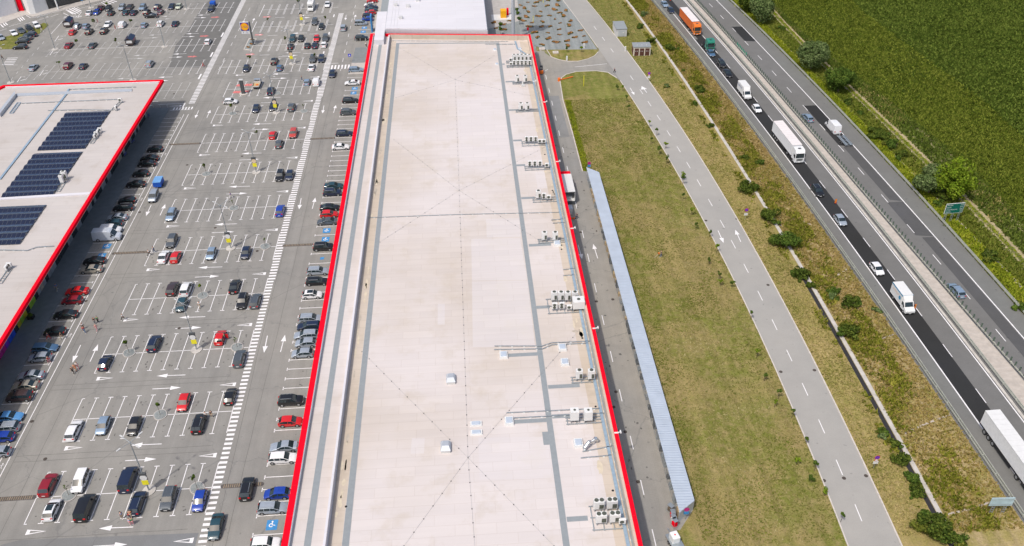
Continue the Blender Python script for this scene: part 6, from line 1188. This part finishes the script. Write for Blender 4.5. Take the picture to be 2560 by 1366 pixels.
# ================================================= people
def skinfig(name, chains, m, parent, sub=1):
    me = bpy.data.meshes.new(name); vs = []; es = []; rs_ = []; idx = {}
    for ch in chains:
        prev = None
        for p in ch:
            key = tuple(round(v, 3) for v in p[:3])
            if key not in idx: idx[key] = len(vs); vs.append(p[:3]); rs_.append(p[3] if len(p) == 4 else (p[3], p[4]))
            i = idx[key]
            if prev is not None and prev != i: es.append((prev, i))
            prev = i
    me.from_pydata(vs, es, []); o = bpy.data.objects.new(name, me); C.objects.link(o); md = o.modifiers.new('s', 'SKIN')
    for i, r in enumerate(rs_): me.skin_vertices[0].data[i].radius = (r, r) if not isinstance(r, tuple) else r
    me.skin_vertices[0].data[0].use_root = True
    if sub: s_ = o.modifiers.new('u', 'SUBSURF'); s_.levels = s_.render_levels = sub
    dg = bpy.context.evaluated_depsgraph_get(); dg.update(); m2 = bpy.data.meshes.new_from_object(o.evaluated_get(dg)); bpy.data.objects.remove(o)
    m2.materials.clear(); m2.materials.append(m); m2.polygons.foreach_set('use_smooth', [True]*len(m2.polygons)); o = bpy.data.objects.new(name, m2); C.objects.link(o); o.parent = parent; return o
def person_proto(stride, arm):
    t = thing('person', '', 'person', (0, 0, -60)); s = stride
    pel = (0, 0, .95, .13); ch = (0, 0, 1.22, .14); up = (.0, 0, 1.42, .12); nk = (.01, 0, 1.52, .05); hd = (.03, 0, 1.62, .085); ht = (.02, 0, 1.72, .07)
    C_ = [[pel, ch, up, nk, hd, ht]]; legs = []; arms = []
    for k in (1, -1):
        f = s*k; leg = [pel, (f*.05, .09*k, .90, .09), (f*.22, .10*k, .50, .06), (f*.42-.06*(k < 0)*abs(s), .10*k, .09, .04), (f*.42+.14, .10*k, .04, .035)]; legs.append(leg)
        A = [up, (0, .19*k, 1.40, .055), (-f*.16+arm*.05, .25*k, 1.14, .042), (-f*.25+arm*.28, .25*k, .92+arm*.15, .03), (-f*.27+arm*.33, .25*k, .85+arm*.17, .03)]
        arms.append(A); h = A[-1]; C_ += [leg, A]
        for q, (dy, L) in enumerate(((-.028, .075), (-.01, .085), (.01, .08), (.026, .065))): C_.append([h, (h[0]+.012, h[1]+dy, h[2]-.04, .011), (h[0]+.03, h[1]+dy*1.1, h[2]-.04-L, .008)])
        C_.append([h, (h[0]+.04, h[1]-.01*k, h[2]-.02, .012), (h[0]+.055, h[1]-.015*k, h[2]-.06, .009)])
    C_.append([hd, (.115, 0, 1.60, .018)])                         # nose
    for k in (1, -1): C_.append([hd, (.02, .085*k, 1.62, .018)])       # ears
    skinfig('body', C_, M['skin'], t)
    skinfig('shirt', [[(0, 0, .93, .155), (0, 0, 1.22, .165), (0, 0, 1.42, .145)]]+[[(0, 0, 1.42, .145), (0, .20*k, 1.40, .075), (-s*k*.11+arm*.03, .24*k, 1.22, .068)] for k in (1, -1)], M['white'], t)
    skinfig('trousers', [[(0, 0, .97, .15)]+[(p[0], p[1], p[2], p[3]+.02) for p in l[1:4]] for l in legs], M['dgrey'], t)
    skinfig('hair', [[(.0, 0, 1.64, .098), (.0, 0, 1.735, .085)]], M['hair'], t)
    for k in (1, -1): b = MB(); b.cyl((.10, .033*k, 1.645), (.118, .033*k, 1.645), .014, .014, 6); b.build('eye', M['dgrey'], t)
    b = MB(); b.box(.105, -.025, 1.565, .117, .025, 1.575); b.build('mouth', M['darkskin'] if 'darkskin' in M else M['stake'], t)
    for l in legs: e = l[3]; b = MB(); b.bbox(e[0]-.07, e[1]-.05, 0, e[0]+.21, e[1]+.05, .09, .03); b.build('shoe', M['white'], t)
    return t
PP = [person_proto(1, 0), person_proto(0.12, 0), person_proto(.5, 1)]; pu = set()
CL = dict(red=(.55, .03, .04), blue=(.05, .18, .50), white=(.72, .72, .72), black=(.02, .02, .022), pink=(.60, .28, .30), orange=(.62, .25, .12), navy=(.02, .03, .10), grey=(.2, .2, .2), green=(.03, .30, .12), beige=(.45, .36, .26), deepblue=(.02, .02, .35), denim=(.10, .16, .28), paleblue=(.40, .48, .68))
CM = {k: flat('cloth_'+k, v, .85, var=.08, scale=5) for k, v in CL.items()}
PPL = [(144, 727, 0, 'blue', 'beige', 90, 'blue shirt walking on the shaded pavement'), (212, 832, 0, 'red', 'denim', -60, 'red shirt in the aisle beside the stalls'), (209, 823, 1, 'white', 'black', -60, 'white top just behind the red shirt'), (243, 827, 0, 'pink', 'pink', -90, 'pink clothing in the aisle'), (238, 810, 1, 'black', 'grey', -90, 'black top, left of the pair behind the pink one'), (246, 807, 1, 'green', 'black', -90, 'dark green top, right of the pair behind the pink one'), (309, 801, 0, 'white', 'black', 0, 'white shirt and dark shorts on the yield triangle'), (374, 640, 0, 'white', 'black', 200, 'white trousers walking left at the speed hump end'), (386, 632, 2, 'denim', 'denim', 180, 'denim clothing near the white saloon'), (123, 849, 0, 'navy', 'red', 0, 'dark top between two dark parked cars'), (156, 848, 0, 'black', 'beige', 20, 'black top behind a parked dark hatchback'), (124, 908, 2, 'red', 'pink', 170, 'bright red shirt at a silver car boot'), (184, 934, 0, 'black', 'black', -70, 'black clothes, front of three walking in the aisle'), (190, 927, 0, 'orange', 'orange', -70, 'orange top, middle of three walking in the aisle'), (196, 922, 0, 'white', 'pink', -70, 'white top, last of three walking in the aisle'), (508, 1059, 1, 'green', 'beige', 80, 'dark top beside a black estate'), (516, 1046, 1, 'white', 'white', 60, 'white clothes between bays, middle of three'), (530, 1044, 1, 'black', 'beige', 120, 'black top, right of three between bays'), (307, 1297, 1, 'paleblue', 'beige', -30, 'pale blue shirt left of the navy estate'), (327, 1313, 1, 'paleblue', 'pink', 60, 'pale top at the rear of the navy estate, left one'), (333, 1312, 1, 'green', 'pink', 90, 'green top at the rear of the navy estate'), (329, 1294, 2, 'orange', 'beige', 90, 'brown top leaning to the navy estate boot'), (500, 770, 0, 'white', 'beige', -100, 'white shirt walking across empty bays'), (578, 496, 0, 'deepblue', 'white', 180, 'deep blue top walking on a painted arrow'), (563, 851, 2, 'green', 'denim', 200, 'green top at the open door of the red hatchback'), (289, 74, 1, 'red', 'red', 0, 'red clothes in the far left rows'), (237, 58, 1, 'white', 'black', 0, 'dark top and white bag far left, left of a pair'), (245, 58, 1, 'pink', 'pink', 0, 'pink clothes far left, right of a pair'), (106, 81, 0, 'white', 'white', 0, 'white clothes at the tip of the grass island'), (418, 33, 0, 'white', 'white', 90, 'white clothes near the top far rows'), (8, 151, 0, 'black', 'black', 0, 'black clothes near the left frame edge zebra'), (509, 168, 0, 'red', 'red', 0, 'red clothes in the dark asphalt bays'), (755, 202, 1, 'grey', 'denim', 0, 'grey top left of a silver hatchback'), (916, 119, 0, 'white', 'black', -90, 'white shirt beside the store corner pavement'), (1442, 548, 0, 'navy', 'navy', 20, 'navy clothes pulling an orange pallet truck'), (1652, 643, 2, 'black', 'denim', 180, 'dark clothes with strimmer on the dry lawn'), (1536, 183, 0, 'navy', 'black', 0, 'dark clothes walking at the junction corner')]
for px, py, pi, sc, tc, hd, s in PPL:
    x, y, _ = G(px, py); z = .12 if (px < 150 and py < 740) or (px > 900 and py < 130) else (.06 if 1650 < px < 1655 else 0)
    if pi in pu: o = dup(PP[pi], (x, y, z), R(hd))
    else: o = PP[pi]; pu.add(pi); o.location = (x, y, z); o.rotation_euler = (0, 0, R(hd))
    o['label'] = 'person in '+s
    for ch in o.children:
        n_ = ch.name.split('.')[0]
        if n_ in ('shirt', 'trousers'): ch.material_slots[0].link = 'OBJECT'; ch.material_slots[0].material = CM[sc if n_ == 'shirt' else tc]
x, y, _ = G(1652, 643); t = thing('strimmer', 'long handled strimmer held by the person on the dry lawn', 'strimmer', (x-.3, y, .05), R(200)); b = MB(); b.cyl((.3, 0, 1.0), (1.3, 0, .1), .02); b.build('shaft', M['galv'], t); b = MB(); b.bbox(.1, -.15, .9, .4, .15, 1.2, .04); b.build('motor', M['orange'], t)

# ================================================= vegetation
M['leaf_green2'] = leaf('leaf_olive', [(.2, (.05, .07, .012)), (.5, (.11, .13, .02)), (.85, (.20, .20, .04))])
def quadmesh(name, c, u, v, m, parent=None, kind=None, tri=False):
    n = len(c); me = bpy.data.meshes.new(name); k = 3 if tri else 4
    P_ = np.stack([c-u, c+u, c+v] if tri else [c-u-v, c+u-v, c+u*.6+v, c-u*.6+v], 1).reshape(-1, 3).astype(np.float32)
    me.vertices.add(n*k); me.vertices.foreach_set('co', P_.ravel()); me.loops.add(n*k); me.loops.foreach_set('vertex_index', np.arange(n*k, dtype=np.int32))
    me.polygons.add(n); me.polygons.foreach_set('loop_start', np.arange(0, n*k, k, dtype=np.int32)); me.update(calc_edges=True); me.materials.append(m)
    o = bpy.data.objects.new(name, me); C.objects.link(o)
    if parent: o.parent = parent
    if kind: o['kind'] = kind
    return o
def rv(n): v = RNG.normal(size=(n, 3)); return v/np.linalg.norm(v, axis=1)[:, None]
def foliage(n, rx, ry, rz, zc_, size, lumps=9, seed=0):
    cs = rv(lumps)*RNG.uniform(.3, .85, (lumps, 1)); rx *= RNG.uniform(.85, 1.25); ry *= RNG.uniform(.85, 1.25); cs[:, 2] = cs[:, 2]*.8; rr_ = RNG.uniform(.22, .52, lumps); k = RNG.integers(0, lumps, n)
    d = rv(n); p = cs[k]+d*(rr_[k]*RNG.uniform(.72, 1.08, n))[:, None]; p = p*np.array([rx, ry, rz])+np.array([0, 0, zc_]); p[:, 2] = np.maximum(p[:, 2], .05)
    nn = d+rv(n)*.7; nn /= np.linalg.norm(nn, axis=1)[:, None]; a = np.cross(nn, rv(n)); a /= np.linalg.norm(a, axis=1)[:, None]; b_ = np.cross(nn, a); s = (size*RNG.uniform(.6, 1.3, n))[:, None]
    return p, a*s*.5, b_*s*.5
def plant(name, label, cat, x, y, z, r, h, m, group, n=900, size=.2, trunk=None, lumps=9, low=True):
    t = thing(name, label, cat, (x, y, z), RNG.uniform(0, 6), group)
    rz = h*.5 if low else h*.48; zc_ = h*.5 if low else h*.55
    quadmesh('foliage' if low else 'crown', *foliage(n, r, r, rz, zc_, size, lumps), M[m], t)
    if low and r > .8:
        for k in range(3):
            a_ = RNG.uniform(0, 6.28); q_, u_, v_ = foliage(int(n*.35), r*.55, r*.5, h*.32, h*.3, size*.9, 6); q_ = q_+np.array([math.cos(a_)*r*.95, math.sin(a_)*r*.95, 0]); quadmesh('foliage', q_, u_, v_, M[('leaf', 'leaf_dark', 'leaf_green2')[k]], t)
    b = MB(); tr = trunk or max(.04, r*.05); b.cyl((0, 0, -.05), (r*.05, 0, h*.55), tr, tr*.5, 7)
    if not low or r > 1.2:
        for k in range(5): a = k*1.26; b.cyl((0, 0, h*.2), (math.cos(a)*r*.5, math.sin(a)*r*.5, h*.6), tr*.5, tr*.2, 5)
    b.build('stem' if low else 'trunk', M['bark'], t); return t
B1 = [(1865, 478, 2.2), (1921, 550, 2.3), (1962, 622, 2.9), (2001, 694, 1.7), (2123, 766, 1.9), (2128, 842, 2.1), (2337, 1335, 2.6), (2235, 1118, 1.0), (2251, 1160, 1.3), (2277, 1202, 1.1), (2293, 1237, 1.2), (2207, 1085, .9), (1674, 126, 1.6), (1694, 126, .7), (1747, 229, 1.4), (1603, 70, 1.3), (1629, 108, 1.4), (1736, 262, .9), (1860, 400, 1.1), (1899, 412, 1.1), (2365, 1352, 2.0), (1776, 318, .9), (2030, 720, 1.0), (2084, 735, 1.2), (1708, 180, .7)]
B1.sort(key=lambda a: a[1])
for i, (px, py, r) in enumerate(B1):
    x, y, _ = G(px, py); plant('shrub', 'dark green bush beside the ditch, %s bush from the top' % ORD[i+1], 'shrub', x, y, .03, r, r*1.35, 'leaf_dark' if i % 3 else 'leaf', 'bushes along the ditch', int(500+r*r*260), .19+.03*r, None, 8+int(r*3))
for i, (px, py, r) in enumerate(((1612, 40, 1.7), (1665, 218, .9), (2190, 780, .9), (2080, 745, 1.0), (2206, 1095, .8))):
    x, y, _ = G(px, py); plant('shrub', 'silvery grey green bush on the embankment, %s silvery bush from the top' % ORD[sorted([1, 2, 4, 3, 5])[i]], 'shrub', x, y, .03, r, r*1.1, 'leaf_silver', 'silvery bushes on the embankment', 500, .2)
B2 = [(1899, 58, 4.4, 9.5, 'leaf_silver', 'willow like silver green tree, upper one of the roadside trees'), (2026, 175, 4.7, 10.5, 'leaf_silver', 'large silver green bushy tree, middle of the roadside trees'), (2094, 232, 3.8, 8.5, 'leaf', 'round tree with dark base, below the large silvery tree'), (1872, 30, 3.6, 7.0, 'leaf_dark', 'dark green tree cut by the upper frame edge'), (2320, 486, 3.5, 8.0, 'leaf_silver', 'silvery bush touching the big bright green tree'), (2370, 496, 5.2, 10.5, 'leaf_bright', 'big bright green tree behind the green road sign')]
for px, py, r, h, m, s in B2: x, y, _ = G(px, py); plant('broadleaf_tree', s, 'tree', x, y, .03, r, h, m, 'trees beyond the highway', 9000, .34, .2, 34, False)
x, y, _ = G(2352, 500); plant('shrub', 'dark bush under the big bright tree', 'shrub', x, y, .03, 1.7, 2.2, 'leaf_dark', None, 1200, .24)
B3 = [(2193, 345, 2.7, 2.6), (2232, 372, 2.5, 2.4), (2252, 392, 1.9, 2.0), (2120, 259, 1.5, 1.6), (2468, 646, 1.8, 2.3), (2345, 512, 1.2, 1.4), (2150, 285, .9, .9), (2560, 775, 1.6, 1.7), (1952, 74, 1.2, 1.3)]
B3.sort(key=lambda a: a[1])
for i, (px, py, r, h) in enumerate(B3): x, y, _ = G(px, py); plant('shrub', 'low green bush between far guardrail and farm track, %s from the top' % ORD[i+1], 'shrub', x, y, .03, r, h, 'leaf_dark' if i % 2 else 'leaf', 'bushes beside the farm track', int(600+r*r*300), .25)
# saplings
SP = [(1829, 720), (1875, 800), (1891, 896), (1910, 953), (1944, 999), (1935, 1020), (1978, 1047), (2015, 1109), (1990, 1163), (2035, 1179), (2027, 1208), (2062, 1241), (2101, 1306), (1706, 451), (1707, 502), (1727, 539), (1739, 575), (1774, 594), (1791, 633), (1772, 662), (1796, 699), (1623, 318), (1641, 340), (1627, 361), (1663, 373), (1647, 388), (1666, 411), (1706, 454+8), (1417, 131), (1453, 131), (1543, 226), (1556, 229), (1565, 258), (1571, 277), (1800, 716)]
SP = sorted(set(SP), key=lambda a: a[1])
for i, (px, py) in enumerate(SP):
    x, y, _ = G(px, py); h = RNG.uniform(1.6, 2.6); r = RNG.uniform(.38, .62); t = thing('sapling', 'small young lawn tree left of the side road, %s from the top' % ORD[i+1], 'tree', (x, y, .05), 0, 'young trees along the side road')
    quadmesh('crown', *foliage(170, r, r, r*1.1, h-r*.8, .2, 5), M['leaf_bright' if i % 3 == 0 else 'leaf'], t); b = MB(); b.cyl((0, 0, 0), (0, 0, h-r), .035, .02, 5); b.build('trunk', M['bark'], t)
    if i % 2: b = MB(); b.cyl((.25, .1, 0), (.25, .1, 1.3), .03, .03, 4); b.build('stake', M['stake'], t)
lot = [(516, 436, 'leaf_dark'), (585, 521, None), (663, 617, None), (582, 285, 'leaf_dark'), (760, 279, None), (646, 352, 'leaf_dark'), (507, 740, 'leaf_bright'), (593, 869, None), (323, 883, 'leaf'), (401, 1038, 'leaf'), (172.5, 1239, None), (493, 1221, 'leaf'), (196, 121, 'leaf'), (294, 119, 'leaf_dark'), (330, 71, 'leaf'), (238, 72, 'leaf'), (152, 176, 'leaf'), (272, 27, 'leaf_bright'), (674, 67, 'leaf_dark'), (716, 115, 'leaf_dark'), (815, 62, 'leaf_dark'), (627, 163, 'leaf_dark'), (788, 157, 'leaf_dark'), (749, 22, 'leaf_dark')]
lot.sort(key=lambda a: -a[1])
for i, (px, py, m) in enumerate(lot):
    x, y, _ = G(px, py); h = 2.9 if m else 2.2; t = thing('sapling', '%s in the car park, %s from the bottom' % ('small round crowned tree' if m else 'bare thin sapling', ORD[i+1]), 'tree', (x, y, .12), 0, 'young trees of the car park'); r = .55 if py > 200 else .75
    quadmesh('crown', *foliage(260 if m else 25, r*.8, r*.8, r, h-.3, .17, 5), M[m or 'leaf'], t); b = MB(); b.cyl((0, 0, 0), (.05, 0, h-.3), .04, .02, 6)
    if not m: [b.cyl((0, 0, 1.2), (math.cos(a)*.35, math.sin(a)*.35, 2.2), .015, .008, 4) for a in (0, 2, 4)]
    b.build('trunk', M['bark'], t)
TOP = [(1292, 38), (1295, 48), (1299, 62), (1252, 76), (1251, 88)]
for i, (px, py) in enumerate(TOP): x, y, _ = G(px, py); t = thing('topiary_tree', 'ball shaped clipped tree near the thick mast, %s from the top' % ORD[i+1], 'tree', (x, y, .02), 0, 'ball shaped trees in the gravel'); quadmesh('crown', *foliage(700, .75, .75, .75, 2.2, .18, 14), M['leaf'], t); b = MB(); b.cyl((0, 0, 0), (0, 0, 2), .06); b.build('trunk', M['bark'], t)
GS = [(1235, 58), (1258, 63), (1240, 72), (1260, 75), (1275, 53), (1306, 53), (1319, 7), (1341, 7), (1370, 1), (1397, 2), (1335, 17), (1368, 15), (1392, 14), (1310, 21), (1322, 31), (1353, 30), (1384, 25), (1414, 27), (1345, 42), (1375, 40), (1410, 41), (1314, 43), (1400, 33), (1330, 58), (1358, 56), (1388, 49), (1427, 54), (1322, 68), (1354, 68), (1400, 59), (1375, 67), (1424, 65), (1451, 78), (1337, 82), (1371, 83), (1398, 75), (1343, 94), (1372, 98), (1398, 88), (1425, 84), (1460, 91), (1388, 107), (1437, 95), (1418, 104), (1462, 108), (1357, 113), (1421, 116), (1300, 14), (1351, 3)]
GS = [(a, c) for a, c in GS]; GS.sort(key=lambda a: a[1])
M['leaf_orange'] = leaf('orange_shrub_leaf', [(.2, (.16, .08, .03)), (.5, (.36, .17, .06)), (.85, (.50, .30, .13))])
SHR = None
for i, (px, py) in enumerate(GS):
    x, y, _ = G(px, py); lab = 'low orange brown spreading shrub in the grey gravel bed'
    if SHR is None: SHR = plant('spreading_shrub', lab, 'shrub', x, y, .02, 1.0, .7, 'leaf_orange', 'orange shrubs in the gravel bed', 420, .2, .04, 7)
    else: o = dup(SHR, (x, y, .02), RNG.uniform(0, 6)); s = RNG.uniform(.55, 1.15); o.scale = (s*1.1, s*.8, s*.8)
for (px, py) in ((630, 101), (628, 112), (620, 120)): x, y, _ = G(px, py); o = dup(SHR, (x, y, .12), 0, 'low orange shrub in the small island under the blue sign'); o.scale = (.6, .6, .6); o['group'] = 'shrubs under the blue sign'
# ground cover
def scatter(name, label, m, n, fx0, fx1, y0, y1, size, ok=None, z=.05, up=1.0, cat='grass', z0=None):
    y = RNG.uniform(y0, y1, n); x0 = np.interp(y, [p[1] for p in sorted(fx0, key=lambda q: q[1])], [p[0] for p in sorted(fx0, key=lambda q: q[1])]) if not callable(fx0) else fx0(y)
    x1 = np.interp(y, [p[1] for p in sorted(fx1, key=lambda q: q[1])], [p[0] for p in sorted(fx1, key=lambda q: q[1])]) if not callable(fx1) else fx1(y)
    x = x0+(x1-x0)*RNG.uniform(0, 1, n); keep = x1 > x0
    if ok is not None: keep &= ok(x, y)
    if cat == 'crop': e_ = x-cx(y); x = cx(y)+np.round(e_/.85)*.85+RNG.normal(0, .13, n)
    d = np.stack([x-CP[0], y-CP[1], np.full(n, -CP[2])], 1); zz = d@fw; sx = 1280+F_PX*(d@cr)/zz; sy = 683-F_PX*(d@cu)/zz; keep &= (sx > -120) & (sx < 2700) & (sy > -120) & (sy < 1500)
    x, y = x[keep], y[keep]; n = len(x); P_ = []; U_ = []; V_ = []
    for k in range(3):
        a = RNG.uniform(0, 2*PI, n); s = size*RNG.uniform(.5, 1.3, n); c = np.stack([x+RNG.normal(0, size*.3, n), y+RNG.normal(0, size*.3, n), np.full(n, z)], 1)
        P_.append(c); U_.append(np.stack([np.cos(a)*s*.4, np.sin(a)*s*.4, np.zeros(n)], 1)); V_.append(np.stack([RNG.normal(0, .5, n)*s, RNG.normal(0, .5, n)*s, s*up], 1))
    o = quadmesh(name, np.concatenate(P_), np.concatenate(U_), np.concatenate(V_), M[m], None, 'stuff', True); tag(o, label, cat); return o
from_noise = lambda x, y, s, ph: np.sin(x*s+ph)*np.cos(y*s*.7+ph*2)+.6*np.sin(x*s*2.3-y*s*1.7+ph)+.4*np.cos(x*s*5.1+y*s*4.3)
xl = lambda y: np.full_like(y, 75.7); rl = lambda y: np.interp(y, [p[1] for p in cRL], [p[0] for p in cRL])-.25; xl2 = lambda y: np.full_like(y, 72.5)
in_lawn = lambda x, y: ~((x < 75.8) & (y < 100)) & (y < 141+0*x)
scatter('lawn_grass', 'short dry yellowish grass of the long lawn', 'tuft', 30000, xl2, rl, -12, 141, .26, in_lawn, .05, .5)
M['tuft_lg'] = leaf('green_lawn_tufts', [(.15, (.05, .085, .008)), (.5, (.12, .155, .02)), (.85, (.22, .22, .05))], .9, .1)
scatter('lawn_grass', 'greener clumps scattered through the long lawn', 'tuft_lg', 24000, xl2, rl, -12, 141, .25, lambda x, y: in_lawn(x, y) & ((from_noise(x, y, .16, .3) > .75) | ((x < 79.5) & (from_noise(x, y, .5, 1) > -.3)) | ((y > 118) & (from_noise(x, y, .3, 1) > -.2))), .05, .5)
scatter('verge_grass', 'dry pale grass between side road and ditch', 'tuft_dry', 20000, lambda y: np.interp(y, [p[1] for p in cRR], [p[0] for p in cRR])+.3, lambda y: np.interp(y, [p[1] for p in cDt], [p[0] for p in cDt])-1.4, -12, 240, .28, None, .04, .5)
dx = lambda y: np.interp(y, [p[1] for p in cDt], [p[0] for p in cDt]); ax = lambda y: np.interp(y, [p[1] for p in cA], [p[0] for p in cA])
scatter('embankment_grass', 'patchy dry and ochre weeds on the highway embankment', 'tuft_bank', 26000, lambda y: dx(y)+.6, lambda y: ax(y)-.3, -12, 240, .38, None, .04, .8)
scatter('ditch_weeds', 'fresh green weeds growing beside the ditch', 'tuft_weed', 20000, lambda y: dx(y)+.5, lambda y: dx(y)+.5+(ax(y)-dx(y))*.62, -12, 240, .55, lambda x, y: from_noise(x, y, .21, 1.0)+RNG.normal(0, .35, len(x)) > .1, .04, .9)
scatter('ditch_weeds', 'loose green weeds on the road side of the ditch', 'tuft_weed', 2200, lambda y: dx(y)-2.8, lambda y: dx(y)-1.2, -12, 240, .5, lambda x, y: from_noise(x, y, .33, 2.0) > .35, .05, .9)
ix = lambda y: np.interp(y, [p[1] for p in cI], [p[0] for p in cI]); kx = lambda y: np.interp(y, [p[1] for p in cK1], [p[0] for p in cK1]); gx = lambda y: np.interp(y, [p[1] for p in cGt], [p[0] for p in cGt])
cx = lambda y: np.interp(y, [p[1] for p in cCrop], [p[0] for p in cCrop])
scatter('verge_weeds', 'vivid yellow green weeds behind the far guardrail', 'tuft_green', 13000, lambda y: ix(y)+.4, lambda y: gx(y)+.0, 5, 240, .5, None, .04, .9)
scatter('verge_weeds', 'rough mixed weeds between gutter and farm track', 'tuft_lg', 12000, lambda y: gx(y)+.4, lambda y: kx(y)-.3, 5, 240, .5, None, .04, .9)
scatter('track_grass', 'green strip between the two ruts of the farm track', 'tuft_green', 3500, lambda y: kx(y)+.45, lambda y: kx(y)+1.4, 5, 240, .35, None, .04, .5)
scatter('rough_grass', 'tall green grass between farm track and crop', 'cropB', 14000, lambda y: kx(y)+2.3, lambda y: cx(y)+.4, 5, 240, .5, None, .04, 1.0)
scatter('rough_grass', 'tan dry grass on the field margin', 'tuft_dry', 7000, lambda y: kx(y)+2.3, lambda y: cx(y), 5, 240, .45, lambda x, y: from_noise(x, y, .2, .4) > .2, .05, 1.0)
abx = lambda y: np.interp(y, [p[1] for p in sorted(cCropAB, key=lambda q: q[1])], [p[0] for p in sorted(cCropAB, key=lambda q: q[1])])
gap = lambda x, y: (np.abs(x-abx(y)) > .3) & (np.abs(x-abx(y)-33) > .6)
fade = lambda x, y: RNG.uniform(0, 1, len(x)) < np.clip(.75+.3*from_noise(x, y, .07, .7), .45, 1)
scatter('crop_plants', 'olive green crop plants in the nearer strip of field', 'cropA', 78000, cx, abx, 5, 262, .5, lambda x, y: gap(x, y) & fade(x, y), .04, .7, 'crop')
scatter('crop_plants', 'darker green crop plants in the far part of the field', 'cropB', 105000, abx, lambda y: abx(y)+85, 25, 262, .58, lambda x, y: gap(x, y) & fade(x, y), .04, .7, 'crop')
scatter('weeds_by_kerb', 'thin grass growing along the lawn kerb', 'tuft_green', 2500, xl2, lambda y: np.full_like(y, 74.0), 100, 141, .3, None, .05, .7)
